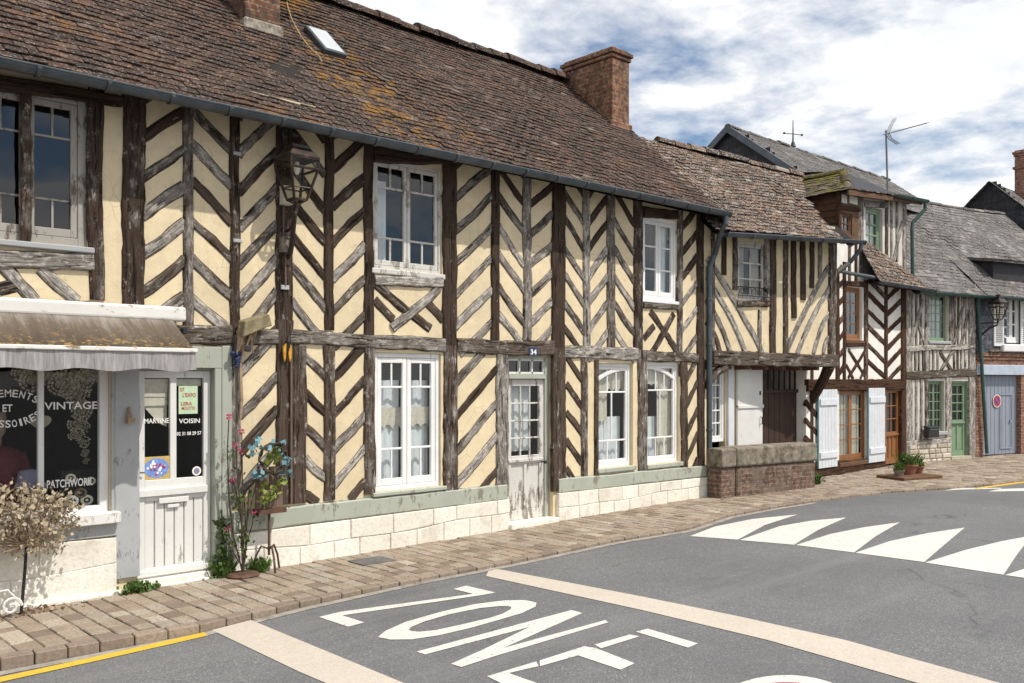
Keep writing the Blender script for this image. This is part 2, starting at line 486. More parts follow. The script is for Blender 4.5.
MT = dict(
    cream=plaster('cream_lime_plaster', (0.70, 0.585, 0.39), (0.44, 0.355, 0.24)),
    whitep=plaster('white_lime_plaster', (0.78, 0.75, 0.69), (0.52, 0.47, 0.41)),
    greyp=plaster('grey_lime_plaster', (0.62, 0.58, 0.52), (0.36, 0.33, 0.3)),
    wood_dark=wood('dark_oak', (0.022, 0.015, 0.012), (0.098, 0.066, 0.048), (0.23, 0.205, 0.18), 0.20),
    wood_mid=wood('weathered_oak', (0.032, 0.023, 0.017), (0.145, 0.104, 0.078), (0.31, 0.28, 0.25), 0.45),
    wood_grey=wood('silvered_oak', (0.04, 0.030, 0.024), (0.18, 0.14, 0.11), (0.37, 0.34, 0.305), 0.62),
    wood_brown=wood('brown_stained_oak', (0.03, 0.015, 0.009), (0.105, 0.053, 0.031), (0.17, 0.125, 0.10), 0.1),
    white=peel('white_peeling_paint', (0.74, 0.73, 0.70), (0.42, 0.38, 0.33), 0.28),
    white_clean=peel('white_gloss_paint', (0.80, 0.80, 0.79), (0.5, 0.47, 0.42), 0.0),
    white_old=peel('old_white_paint', (0.60, 0.58, 0.54), (0.36, 0.32, 0.28), 0.42),
    frame_old=peel('weathered_grey_frame', (0.36, 0.335, 0.30), (0.16, 0.12, 0.09), 0.45),
    sage=peel('grey_green_paint', (0.40, 0.42, 0.355), (0.27, 0.25, 0.2), 0.35),
    greypaint=peel('blue_grey_paint', (0.40, 0.41, 0.415), (0.26, 0.25, 0.24), 0.22),
    zinc=simple('zinc', (0.085, 0.10, 0.112), 0.45, 0.3, 5, 0.05, 0.5, 0.5),
    lead=simple('pale_mortar', (0.30, 0.27, 0.225), 0.9, 0.45, 12, 0.6, stain=(0.12, 0.09, 0.07), stthr=(0.5, 0.65), stscale=9),
    green_pipe=simple('dark_green_pipe', (0.03, 0.075, 0.065), 0.45, 0.2, 8, 0.05, 0.5),
    tile=tilemat('clay_roof_tiles', [(0.0, (0.034, 0.023, 0.020)), (0.3, (0.066, 0.039, 0.029)), (0.6, (0.085, 0.046, 0.031)), (0.85, (0.12, 0.059, 0.036)), (0.96, (0.105, 0.075, 0.06)), (1.0, (0.22, 0.175, 0.145))],
                 (0.36, 0.31, 0.26), 0.45, moss=(0.30, 0.155, 0.035), mossbox=(5.7, 2.4, 0.19)),
    tile2=tilemat('rough_clay_tiles', [(0.0, (0.035, 0.024, 0.02)), (0.3, (0.085, 0.05, 0.036)), (0.6, (0.15, 0.08, 0.052)), (0.8, (0.20, 0.115, 0.075)), (0.92, (0.2, 0.17, 0.145)), (1.0, (0.42, 0.36, 0.3))],
                  (0.46, 0.41, 0.35), 0.8),
    tile_moss=tilemat('mossy_tiles', [(0.0, (0.07, 0.055, 0.04)), (0.5, (0.16, 0.12, 0.09)), (1.0, (0.3, 0.25, 0.2))], (0.3, 0.25, 0.17), 0.5, moss=(0.21, 0.185, 0.035), mossbox=(15.9, 1.6, 0.25)),
    slate=tilemat('weathered_slate', [(0.0, (0.085, 0.08, 0.078)), (0.5, (0.15, 0.14, 0.135)), (0.85, (0.21, 0.195, 0.185)), (1.0, (0.32, 0.30, 0.28))], (0.36, 0.34, 0.32), 0.7, 0.7),
    slate_dark=tilemat('dark_slate', [(0.0, (0.03, 0.033, 0.042)), (0.6, (0.05, 0.055, 0.068)), (1.0, (0.085, 0.09, 0.105))], (0.12, 0.12, 0.13), 0.1, 0.55),
    slate_blue=tilemat('blue_slate', [(0.0, (0.07, 0.085, 0.12)), (0.6, (0.12, 0.14, 0.18)), (1.0, (0.22, 0.24, 0.28))], (0.3, 0.31, 0.33), 0.4, 0.6),
    deck=simple('roof_battens', (0.02, 0.016, 0.014), 0.95),
    brick=brickmat('chimney_brick', (0.20, 0.085, 0.05), (0.36, 0.19, 0.11), (0.33, 0.28, 0.22), 1.0, stain=(0.055, 0.043, 0.036)),
    brick_old=brickmat('old_brick', (0.15, 0.085, 0.063), (0.25, 0.165, 0.125), (0.31, 0.265, 0.22), 0.95, stain=(0.15, 0.125, 0.10)),
    brick_new=brickmat('red_brick', (0.28, 0.12, 0.075), (0.33, 0.17, 0.11), (0.4, 0.36, 0.32), 1.0),
    stone=islandmat('painted_stone', [(0.0, (0.74, 0.70, 0.61)), (1.0, (0.84, 0.81, 0.73))], 0.85, 30, (0.52, 0.46, 0.36), 0.5, 0.55),
    rubble=islandmat('pale_rubble', [(0.0, (0.42, 0.37, 0.28)), (1.0, (0.66, 0.6, 0.5))], 0.9, 20, (0.3, 0.25, 0.19)),
    capstone=simple('mossy_capstone', (0.22, 0.19, 0.15), 0.95, 0.55, 9, 0.7, stain=(0.085, 0.068, 0.05), stthr=(0.5, 0.66), stscale=5),
    glass=glassmat('window_glass', k=1.9),
    shop_glass=glassmat('shop_glass', k=0.8),
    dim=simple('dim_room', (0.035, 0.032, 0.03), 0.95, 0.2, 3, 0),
    curtain=simple('net_curtain', (0.72, 0.74, 0.77), 0.9, 0.08, 12, 0.05),
    lace=simple('lace', (0.62, 0.57, 0.48), 0.9, 0.15, 30, 0.1),
    door_white=peel('white_door_paint', (0.72, 0.71, 0.68), (0.42, 0.38, 0.33), 0.15, (1, 1, 0.3), 11),
    door_old=peel('worn_white_door', (0.62, 0.60, 0.56), (0.30, 0.26, 0.22), 0.5, (1, 1, 0.25), 12),
    oak=simple('varnished_oak', (0.24, 0.10, 0.032), 0.4, 0.3, 8, 0.1, 0.5, stretch=(6, 6, 0.6)),
    brown_door=simple('dark_brown_planks', (0.045, 0.024, 0.016), 0.7, 0.5, 9, 0.3, stretch=(5, 5, 0.4)),
    brown_board=simple('brown_weatherboard', (0.12, 0.062, 0.034), 0.75, 0.4, 7, 0.3, stretch=(1, 1, 5)),
    shutter=simple('pale_shutter_paint', (0.60, 0.62, 0.66), 0.55, 0.08, 8, 0.04),
    shutter_edge=simple('turquoise_edge', (0.18, 0.42, 0.46), 0.5, 0.1),
    green=simple('green_paint', (0.19, 0.28, 0.175), 0.5, 0.15, 8, 0.05),
    garage=simple('blue_grey_boards', (0.25, 0.28, 0.34), 0.7, 0.2, 8, 0.2, stretch=(8, 8, 0.4)),
    lintel=simple('pale_blue_lintel', (0.42, 0.48, 0.56), 0.7, 0.15, 6, 0.1),
    iron=simple('black_iron', (0.018, 0.018, 0.019), 0.5, 0.3, 12, 0.1, 0.5),
    copper=simple('old_copper_lamp', (0.032, 0.022, 0.018), 0.4, 0.5, 9, 0.1, 0.5, 0.3, stain=(0.16, 0.085, 0.05), stthr=(0.56, 0.7), stscale=9),
    lampglass=glassmat('lamp_glass', (0.95, 0.94, 0.88), 0.5),
    terracotta=simple('terracotta', (0.24, 0.10, 0.06), 0.85, 0.25, 12, 0.2),
    steel=simple('galvanised', (0.16, 0.165, 0.17), 0.6, 0.2, 9, 0.05, 0.4, 0.2),
    rust=simple('rusty_iron', (0.10, 0.055, 0.035), 0.85, 0.4, 12, 0.3),
    asphalt=asphaltmat(),
    mark=paintmark('white_road_paint', (0.62, 0.595, 0.55), 0.75),
    band=paintmark('beige_resin_band', (0.52, 0.46, 0.39), 0.05, (0.35, 0.3, 0.25)),
    yellow=paintmark('yellow_road_paint', (0.62, 0.42, 0.05), 0.35),
    redmark=paintmark('red_road_paint', (0.45, 0.08, 0.07), 0.3),
    paver=islandmat('pavers', [(0.0, (0.21, 0.16, 0.122)), (0.3, (0.30, 0.235, 0.178)), (0.6, (0.355, 0.285, 0.215)), (0.85, (0.33, 0.29, 0.235)), (1.0, (0.45, 0.385, 0.305))], 0.9, 45, (0.115, 0.09, 0.072)),
    kerb=islandmat('kerb_blocks', [(0.0, (0.22, 0.17, 0.13)), (1.0, (0.33, 0.265, 0.205))], 0.9, 40, (0.09, 0.075, 0.065)),
    gutter=simple('gutter_concrete', (0.30, 0.27, 0.235), 0.9, 0.3, 10, 0.3, stain=(0.13, 0.115, 0.1)),
    joint=simple('joint_sand', (0.125, 0.105, 0.085), 0.95, 0.3, 20, 0.3),
    leaf=simple('green_leaf', (0.075, 0.13, 0.025), 0.6, 0.5, 20, 0),
    leaf_lime=simple('lime_leaf', (0.20, 0.25, 0.05), 0.5, 0.3, 20, 0),
    leaf_blue=simple('blue_petal', (0.12, 0.25, 0.30), 0.5, 0.3, 20, 0),
    pink=simple('pink_petal', (0.42, 0.06, 0.13), 0.6, 0.3, 30, 0),
    dried=simple('cream_blossom', (0.36, 0.295, 0.205), 0.9, 0.5, 30, 0),
    stem=simple('dark_stem', (0.06, 0.045, 0.03), 0.8, 0.3, 20, 0.2),
    twig=simple('pale_twig', (0.33, 0.24, 0.16), 0.85, 0.4, 20, 0.2),
    plank=simple('old_board', (0.17, 0.12, 0.085), 0.9, 0.4, 9, 0.5, stretch=(7, 7, 0.5)),
    plank_moss=simple('mossy_board', (0.24, 0.20, 0.12), 0.9, 0.4, 12, 0.5),
    yellow_orn=simple('yellow_glaze', (0.55, 0.27, 0.02), 0.35, 0.4, 25, 0.05, 0.5),
    navy=simple('dark_blue_glaze', (0.02, 0.035, 0.10), 0.4, 0.3, 20, 0, 0.5),
    letter=simple('white_lettering', (0.82, 0.81, 0.78), 0.6, 0.03, 10, 0),
    black=simple('black_lettering', (0.02, 0.02, 0.02), 0.6, 0.1, 10, 0),
    maroon=simple('maroon_cloth', (0.10, 0.018, 0.024), 0.9, 0.3, 20, 0.2),
    lavender=simple('lavender_felt', (0.25, 0.24, 0.34), 0.9, 0.1, 20, 0.1),
    skin=simple('pale_mannequin', (0.30, 0.22, 0.17), 0.6, 0.08, 10, 0),
    poster=simple('pale_green_poster', (0.48, 0.62, 0.42), 0.7, 0.1, 30, 0),
    poster_red=simple('poster_red', (0.42, 0.06, 0.03), 0.7, 0.1, 30, 0),
    poster_yellow=simple('poster_border', (0.50, 0.36, 0.14), 0.7, 0.2, 30, 0),
    poster_blue=simple('poster_blue', (0.16, 0.28, 0.62), 0.7, 0.3, 30, 0),
    red=simple('sign_red', (0.5, 0.06, 0.05), 0.5, 0.05),
    blue=simple('sign_blue', (0.04, 0.10, 0.34), 0.5, 0.05),
    gap=simple('shrinkage_gap', (0.07, 0.05, 0.035), 0.95, 0.5, 30, 0),
    dim_lace=simple('dim_crochet', (0.34, 0.29, 0.22), 0.9, 0.2, 30, 0.1),  # darker copy of lace; the dimness indoors is put into its colour
    canvas=None, awn_casing=None, valance=None,
)


def awnmats():
    m, nt, b = newmat('stained_awning_canvas')
    p = pos(nt); g = N(nt, 'ShaderNodeNewGeometry'); sx = N(nt, 'ShaderNodeSeparateXYZ'); nt.links.new(g.outputs['Position'], sx.inputs[0])
    n1 = noi(nt, pos(nt, (9, 1.2, 1.2)), 1.0, 7, 0.75); n2 = noi(nt, p, 22, 6, 0.75)
    # algae that settled towards the lower, outer edge of the cloth
    low = math_(nt, 'DIVIDE', math_(nt, 'SUBTRACT', 7.83, sx.outputs[1]), 0.55, True)
    f = math_(nt, 'ADD', math_(nt, 'MULTIPLY', low, 0.55), math_(nt, 'MULTIPLY', n1, 0.75))
    c = ramp(nt, f, [(0.36, (0.31, 0.28, 0.25)), (0.58, (0.12, 0.092, 0.068)), (0.85, (0.06, 0.043, 0.028))])
    c = mix(nt, ramp(nt, math_(nt, 'ADD', n2, math_(nt, 'MULTIPLY', low, 0.2)), [(0.68, 0.0), (0.78, 0.8)]), c, (0.34, 0.22, 0.07))
    nt.links.new(c, b.inputs['Base Color']); b.inputs['Roughness'].default_value = 0.95
    bump(nt, b, n2, 0.3, 0.01)
    MT['canvas'] = m
    MT['awn_casing'] = peel('white_metal_casing', (0.74, 0.72, 0.68), (0.30, 0.24, 0.14), 0.28, (0.4, 1, 1), 12)
    MT['valance'] = simple('dirty_valance', (0.30, 0.285, 0.28), 0.95, 0.35, 5, 0.1, stain=(0.2, 0.17, 0.15), stretch=(9, 9, 0.8))


awnmats()

# ------------------------------------------------------------------ generic builders


def wall(bm, F, s0, s1, z0, z1, holes, reveal=0.10, d=0.0, mi=0):
    ss = sorted({s0, s1, *[v for h in holes for v in h[:2] if s0 < v < s1]})
    zs = sorted({z0, z1, *[v for h in holes for v in h[2:4] if z0 < v < z1]})
    for a, b in zip(ss, ss[1:]):
        for c, e in zip(zs, zs[1:]):
            ms, mz = (a + b) / 2, (c + e) / 2
            if any(h[0] < ms < h[1] and h[2] < mz < h[3] for h in holes): continue
            quad(bm, [F.W(a, d, c), F.W(b, d, c), F.W(b, d, e), F.W(a, d, e)], mi)
    for h in holes:
        a, b, c, e = h[:4]; r = h[4] if len(h) > 4 else reveal
        for P in (((a, c), (a, e)), ((b, c), (b, e)), ((a, c), (b, c)), ((a, e), (b, e))):
            quad(bm, [F.W(P[0][0], d, P[0][1]), F.W(P[1][0], d, P[1][1]), F.W(P[1][0], d - r, P[1][1]), F.W(P[0][0], d - r, P[0][1])], mi)


def curtain_bm(F, s0, s1, z0, z1, d, amp=0.012, freq=9.0, scallop=0.0):
    bm = NB(); n = max(10, int((s1 - s0) * 60)); ph = R.random() * 6
    rows = []
    for j in range(5):
        q = j / 4
        row = []
        for i in range(n + 1):
            s = s0 + (s1 - s0) * i / n
            zb = z0 + scallop * abs(math.sin((s - s0) / (s1 - s0) * math.pi * 3))
            row.append(bm.verts.new(F.W(s, d + amp * math.sin(freq * 2 * math.pi * s + ph + q) * (0.6 + 0.4 * q), z1 + (zb - z1) * q)))
        rows.append(row)
    for a, b in zip(rows, rows[1:]):
        for i in range(n):
            bm.faces.new([a[i], a[i + 1], b[i + 1], b[i]])
    return bm


def window(parent, F, x0, x1, yt, yb, ncase, vs, cols, mat, d=-0.05, fr=0.045, st=0.04, mu=0.018, xm=None, glass='glass', th=0.05, name='window', curtains=(), sill=None, arch=None, label=None):
    """x0..yb in photo pixels on the facade; ncase casements; vs: horizontal bars (0 top..1 bottom), cols: panes per band"""
    xm = xm if xm is not None else (x0 + x1) / 2
    s0, s1 = F.s(x0), F.s(x1); z1, z0 = F.z(xm, yt), F.z(xm, yb)
    bm = NB()
    fbox(bm, F, s0, s0 + fr, z0, z1, d - th, d); fbox(bm, F, s1 - fr, s1, z0, z1, d - th, d)
    fbox(bm, F, s0 + fr, s1 - fr, z1 - fr, z1, d - th, d); fbox(bm, F, s0 + fr, s1 - fr, z0, z0 + fr, d - th, d)
    W = (s1 - s0 - 2 * fr) / ncase
    for k in range(ncase):
        a, b = s0 + fr + W * k + .003, s0 + fr + W * (k + 1) - .003; c, e = z0 + fr + .003, z1 - fr - .003
        dd = d - 0.008 if ncase > 0 else d
        fbox(bm, F, a, a + st, c, e, d - th + .005, dd); fbox(bm, F, b - st, b, c, e, d - th + .005, dd)
        fbox(bm, F, a + st, b - st, e - st, e, d - th + .005, dd); fbox(bm, F, a + st, b - st, c, c + st * 1.3, d - th + .005, dd)
        ga, gb, gc, ge = a + st, b - st, c + st * 1.3, e - st
        lv = [0.0] + list(vs) + [1.0]
        for v in vs:
            zz = ge + (gc - ge) * v
            fbox(bm, F, ga, gb, zz - mu / 2, zz + mu / 2, d - th + .012, dd - .006)
        for i, nc in enumerate(cols):
            za, zb = ge + (gc - ge) * lv[i + 1], ge + (gc - ge) * lv[i]
            for j in range(1, nc):
                sx = ga + (gb - ga) * j / nc
                fbox(bm, F, sx - mu / 2, sx + mu / 2, za, zb, d - th + .014, dd - .008)
    if arch:                                 # half of a segmental glazing arch
        n = 12
        for i in range(n):
            q0, q1 = i / n, (i + 1) / n
            h = lambda q: arch[0] * (1 - (1 - q) ** 2.2)
            A, B = (s0 + fr + (s1 - s0 - 2 * fr) * (q0 if arch[1] > 0 else 1 - q0), z1 - fr - arch[0] + h(q0)), (s0 + fr + (s1 - s0 - 2 * fr) * (q1 if arch[1] > 0 else 1 - q1), z1 - fr - arch[0] + h(q1))
            hexa(bm, [F.W(A[0], d - th, A[1] - .05), F.W(B[0], d - th, B[1] - .05), F.W(B[0], d - th, B[1] + .0), F.W(A[0], d - th, A[1] + .0),
                      F.W(A[0], d - .004, A[1] - .05), F.W(B[0], d - .004, B[1] - .05), F.W(B[0], d - .004, B[1] + .0), F.W(A[0], d - .004, A[1] + .0)])
    w = mk(name, bm, MT[mat], parent, bevel=0.004, label=label)
    bm = NB(); quad(bm, [F.W(s0 + fr, d - th * .62, z0 + fr), F.W(s1 - fr, d - th * .62, z0 + fr), F.W(s1 - fr, d - th * .62, z1 - fr), F.W(s0 + fr, d - th * .62, z1 - fr)])
    mk('glass', bm, MT[glass], w)
    for cu in curtains:                      # (u0,u1,v0,v1,mat,scallop)
        ca, cb = s0 + fr + (s1 - s0 - 2 * fr) * cu[0], s0 + fr + (s1 - s0 - 2 * fr) * cu[1]
        mk('curtain', curtain_bm(F, ca, cb, z1 + (z0 - z1) * cu[3], z1 + (z0 - z1) * cu[2], d - th - (0.07 if cu[4] == 'curtain' else 0.035), scallop=cu[5] if len(cu) > 5 else 0.0), MT[cu[4]], w, smooth=True)
    if sill:                                 # (height, projection, overhang, mat)
        bm = NB(); fbox(bm, F, s0 - sill[2], s1 + sill[2], z0 - sill[0], z0 - 0.002, d - th, sill[1])
        mk('sill', bm, MT[sill[3]], w, bevel=0.008)
    return w, (s0, s1, z0, z1)


def roof_tiles(bm, E, u, v, L, H, tw, co, inside=None, th=0.014, jit=1.0, sag=0.0, lift=0.02, edge=0.0):
    """lay plain tiles on the plane E + u*s + v*t"""
    E = Vector(E); u = Vector(u).normalized(); v = Vector(v).normalized(); n = u.cross(v).normalized()
    if n.z < 0: n = -n
    rows = int(H / co) + 1
    for r in range(rows):
        off = (r % 2) * tw * 0.5 + R.uniform(-.02, .02) * jit
        for c in range(-1, int(L / tw) + 1):
            a = c * tw + off; b = a + tw - 0.004 - R.random() * 0.004 * jit
            t0 = r * co + R.uniform(-.010, .010) * jit - 0.02
            t1 = t0 + co * 1.55
            m = ((a + b) / 2, t0 + co * .5)
            if inside and not inside(*m): continue
            a = max(a, 0.0); b = min(b, L)
            t1 = min(t1, H)
            if b - a < 0.03 or t1 - t0 < 0.03: continue
            sg = sag * (mnoise.noise(Vector((a * .45, r * co * .6, 3.3))) + 0.35 * mnoise.noise(Vector((a * 1.6, r * co * 1.6, 8.1))))
            h0 = lift + R.uniform(-.004, .007) * jit + sg; h1 = 0.006 + sg
            sk = R.uniform(-.006, .006) * jit
            tl = R.uniform(-.004, .004) * jit
            P = lambda s, t, h: E + u * s + v * t + n * h
            c0, c1, c2, c3 = P(a, t0 + sk, h0 + tl), P(b, t0 - sk, h0 - tl), P(b, t1, h1), P(a, t1, h1)
            V = [bm.verts.new(p) for p in (c0, c1, c2, c3, c0 - n * th, c1 - n * th)]
            bm.faces.new((V[0], V[1], V[2], V[3])); bm.faces.new((V[4], V[5], V[1], V[0]))
            bm.faces.new((V[4], V[0], V[3])); bm.faces.new((V[1], V[5], V[2]))


def poly_tiles(bm, E, uv_, vv_, pts, tw, co, **k):
    u_ = Vector(uv_).normalized(); v_ = Vector(vv_); v_ = (v_ - u_ * v_.dot(u_)).normalized(); E = Vector(E)
    P2 = [((Vector(p) - E).dot(u_), (Vector(p) - E).dot(v_)) for p in pts]
    s_ = [p[0] for p in P2]; t_ = [p[1] for p in P2]

    def ins(s, t):
        c = False; n = len(P2)
        for i in range(n):
            (xa_, ya_), (xb_, yb_) = P2[i], P2[i - 1]
            if (ya_ > t) != (yb_ > t) and s < (xb_ - xa_) * (t - ya_) / (yb_ - ya_) + xa_: c = not c
        return c
    smin = min(s_); E2 = E + u_ * smin
    roof_tiles(bm, E2, u_, v_, max(s_) - smin, max(t_), tw, co, inside=lambda a, t: ins(a + smin, t), **k)


def ridge_caps(bm, p, q, r=0.11, L=0.32, up=0.02):
    p = Vector(p); q = Vector(q); t = (q - p); n = max(1, int(t.length / L)); t.normalize()
    side = t.cross(Vector((0, 0, 1))).normalized(); upv = side.cross(t).normalized()
    for i in range(n):
        a = p + (q - p) * (i / n); b = p + (q - p) * ((i + 1) / n) + t * 0.03
        ra = r * R.uniform(.9, 1.15); rb = ra * 0.88; dz = R.uniform(-.015, .02) + up
        ring = []
        for (c, rr) in ((a, ra), (b, rb)):
            ring.append([bm.verts.new(c + side * (math.cos(k * math.pi / 6) * rr * 1.1) + upv * (math.sin(k * math.pi / 6) * rr - 0.03 + dz)) for k in range(7)])
        for k in range(6):
            bm.faces.new([ring[0][k], ring[0][k + 1], ring[1][k + 1], ring[1][k]])
        bm.faces.new(ring[0]); bm.faces.new(ring[1][::-1])


def gutter_bm(p, q, r=0.06, joints=1.2):
    bm = NB(); p = Vector(p); q = Vector(q); t = (q - p); L = t.length; t.normalize()
    side = t.cross(Vector((0, 0, 1))).normalized(); up = Vector((0, 0, 1))

    def half(a, b, rr, n=10, lip=True):
        for sgn, r2 in ((1, rr), (1, rr - .006)):
            rg = [[bm.verts.new(c + side * math.cos(math.pi + k * math.pi / n) * r2 + up * math.sin(math.pi + k * math.pi / n) * r2) for k in range(n + 1)] for c in (a, b)]
            for k in range(n): bm.faces.new([rg[0][k], rg[0][k + 1], rg[1][k + 1], rg[1][k]])
    n = max(1, int(L / 0.5))
    half(p, q, r)
    tube(bm, [p + side * r, q + side * r], 0.010, 6); tube(bm, [p - side * r, q - side * r], 0.008, 6)
    for e in (p, q):
        k = 10; vs = [bm.verts.new(e + side * math.cos(math.pi + i * math.pi / k) * r + up * math.sin(math.pi + i * math.pi / k) * r) for i in range(k + 1)]
        bm.faces.new(vs)
    for i in range(n + 1):
        c = p + t * (L * i / n)
        half(c - t * .016, c + t * .016, r + .010)
    return bm


def text2d(txt, size=1.0, bold=0.0):
    cu = bpy.data.curves.new('txt', 'FONT'); cu.body = txt; cu.size = size; cu.offset = bold; cu.resolution_u = 3
    ob = bpy.data.objects.new('txt', cu); COL.objects.link(ob)
    bpy.context.view_layer.update()
    me = bpy.data.meshes.new_from_object(ob.evaluated_get(bpy.context.evaluated_depsgraph_get()))
    vs = [tuple(v.co[:2]) for v in me.vertices]; fs = [tuple(p.vertices) for p in me.polygons]
    bpy.data.objects.remove(ob); bpy.data.curves.remove(cu); bpy.data.meshes.remove(me)
    return vs, fs


def put_text(bm, F, txt, s0, s1, zb, h, d, bold=0.012, serif=True, mi=0):
    """lettering between s0 and s1, baseline zb, cap height h"""
    vs, fs = text2d(txt, 1.0, bold)
    xa = min(v[0] for v in vs); xb = max(v[0] for v in vs); ya = min(v[1] for v in vs); yb = max(v[1] for v in vs)
    vv = [bm.verts.new(F.W(s0 + (v[0] - xa) / (xb - xa) * (s1 - s0), d, zb + (v[1] - ya) / (yb - ya) * h)) for v in vs]
    for f in fs:
        try: bm.faces.new([vv[i] for i in f]).material_index = mi
        except ValueError: pass


def arc_text(bm, F, txt, cs, cz, rad, a0, a1, h, w, d, flip=False):
    n = len(txt)
    for i, ch in enumerate(txt):
        if ch == ' ': continue
        a = math.radians(a0 + (a1 - a0) * (i + .5) / n)
        vs, fs = text2d(ch, 1.0, 0.012)
        xa = min(v[0] for v in vs); xb = max(v[0] for v in vs); ya = min(v[1] for v in vs); yb = max(v[1] for v in vs)
        wid = w * (0.45 if ch == 'I' else 1.15 if ch == 'M' else 1.0)
        vv = []
        for v in vs:
            lx = ((v[0] - xa) / (xb - xa + 1e-6) - .5) * wid; ly = (v[1] - ya) / (yb - ya) * h
            # local frame: up is radial outwards (upper arc) or inwards (lower arc)
            up = Vector((math.cos(a), math.sin(a))); tg = Vector((math.sin(a), -math.cos(a)))
            if flip: up, tg = -up, -tg
            c = Vector((cs + rad * math.cos(a), cz + rad * math.sin(a))) + up * ly + tg * lx
            vv.append(bm.verts.new(F.W(c.x, d, c.y)))
        for f in fs:
            try: bm.faces.new([vv[k] for k in f])
            except ValueError: pass


# ================================================================== light, sky, camera
S.view_settings.view_transform = 'Standard'; S.view_settings.look = 'None'; S.view_settings.gamma = 1.0
S.view_settings.exposure = 0.2
SUN_AZ, SUN_EL = math.radians(24), math.radians(57)
SUNV = Vector((math.sin(SUN_AZ) * math.cos(SUN_EL), -math.cos(SUN_AZ) * math.cos(SUN_EL), math.sin(SUN_EL)))
ld = bpy.data.lights.new('sun', 'SUN'); ld.energy = 3.9; ld.angle = math.radians(0.6); ld.color = (1.0, 0.95, 0.87)
lo = bpy.data.objects.new('sun', ld); COL.objects.link(lo); lo.rotation_euler = SUNV.to_track_quat('Z', 'Y').to_euler(); lo.location = (0, -10, 20)
w = bpy.data.worlds.new('World'); S.world = w; w.use_nodes = True; nt = w.node_tree
bg = nt.nodes['Background']; out = nt.nodes['World Output']
sky = N(nt, 'ShaderNodeTexSky', sky_type='NISHITA'); sky.sun_disc = False; sky.sun_elevation = SUN_EL
sky.sun_rotation = math.atan2(SUNV.x, SUNV.y); sky.altitude = 50; sky.air_density = 1.0; sky.dust_density = 0.6; sky.ozone_density = 2.0
tc = N(nt, 'ShaderNodeTexCoord'); sx = N(nt, 'ShaderNodeSeparateXYZ'); nt.links.new(tc.outputs['Generated'], sx.inputs[0])
den = math_(nt, 'ADD', math_(nt, 'MAXIMUM', sx.outputs[2], 0.0), 0.16)
cv = N(nt, 'ShaderNodeCombineXYZ')
nt.links.new(math_(nt, 'DIVIDE', sx.outputs[0], den), cv.inputs[0]); nt.links.new(math_(nt, 'DIVIDE', sx.outputs[1], den), cv.inputs[1])
mp = N(nt, 'ShaderNodeMapping'); nt.links.new(cv.outputs[0], mp.inputs[0]); mp.inputs['Location'].default_value = (12.35, 5.75, 0)
big = noi(nt, mp.outputs[0], 0.75, 3, 0.5, 0.2); fin = noi(nt, mp.outputs[0], 3.6, 9, 0.60, 0.12); tex = noi(nt, mp.outputs[0], 6.0, 7, 0.6)
f = math_(nt, 'ADD', math_(nt, 'MULTIPLY', big, 0.85), math_(nt, 'MULTIPLY', fin, 0.65))
cover = ramp(nt, f, [(0.57, 0.0), (0.75, 1.0)])
ccol = ramp(nt, math_(nt, 'ADD', math_(nt, 'MULTIPLY', tex, 0.6), math_(nt, 'MULTIPLY', fin, 0.4)), [(0.26, (0.66, 0.71, 0.79)), (0.44, (0.90, 0.92, 0.95)), (0.58, (1.0, 1.0, 1.0))])
hs = N(nt, 'ShaderNodeHueSaturation'); nt.links.new(sky.outputs[0], hs.inputs['Color']); hs.inputs['Saturation'].default_value = 1.15
nt.links.new(hs.outputs[0], bg.inputs['Color']); bg.inputs['Strength'].default_value = 0.10
bg2 = N(nt, 'ShaderNodeBackground'); nt.links.new(ccol, bg2.inputs['Color']); bg2.inputs['Strength'].default_value = 0.93
ms = N(nt, 'ShaderNodeMixShader'); nt.links.new(cover, ms.inputs[0]); nt.links.new(bg.outputs[0], ms.inputs[1]); nt.links.new(bg2.outputs[0], ms.inputs[2])
nt.links.new(ms.outputs[0], out.inputs[0])
cam = bpy.data.cameras.new('camera'); co = bpy.data.objects.new('camera', cam); COL.objects.link(co); S.camera = co
cam.sensor_width = 36; cam.lens = 36 * FOC / 1024; cam.shift_y = (HY - 341.5) / 1024; cam.clip_end = 3000; cam.clip_start = 0.05
co.location = (0, 0, EYE); co.rotation_euler = (math.pi / 2, 0, -(math.pi / 2 - TH))

# ================================================================== street
bm = NB()
xs = [-300, -40, -6, 0, 1.6, 3, 4, 5.05, 8, 12, 16, 20, 40, 60, 400]
ys = [-400, -20, -4, 0, 3, 6, 9, 20, 400]
vv = [[bm.verts.new((x, y, zr(x))) for y in ys] for x in xs]
for i in range(len(xs) - 1):
    for j in range(len(ys) - 1): bm.faces.new([vv[i][j], vv[i + 1][j], vv[i + 1][j + 1], vv[i][j + 1]])
mk('road', bm, MT['asphalt'], kind='structure')
kpx = [(-160, 696), (-60, 674), (0, 659), (100, 642), (200, 625), (300, 602), (400, 582), (512, 561), (612, 540), (687, 528), (727, 515), (770, 507), (812, 500.5), (850, 495.5), (892, 491), (950, 487.5), (1000, 483), (1060, 475.5)]
KP = [ground(x, y) for x, y in kpx]
KP = [Vector((-6, KP[0].y + .05, zg(-6)))] + KP + [Vector((24, KP[-1].y - 3.6, zg(24)))]


def kerb_y(x):
    for a, b in zip(KP, KP[1:]):
        if a.x <= x <= b.x: return a.y + (b.y - a.y) * (x - a.x) / (b.x - a.x + 1e-9)
    return KP[-1].y if x > KP[-1].x else KP[0].y


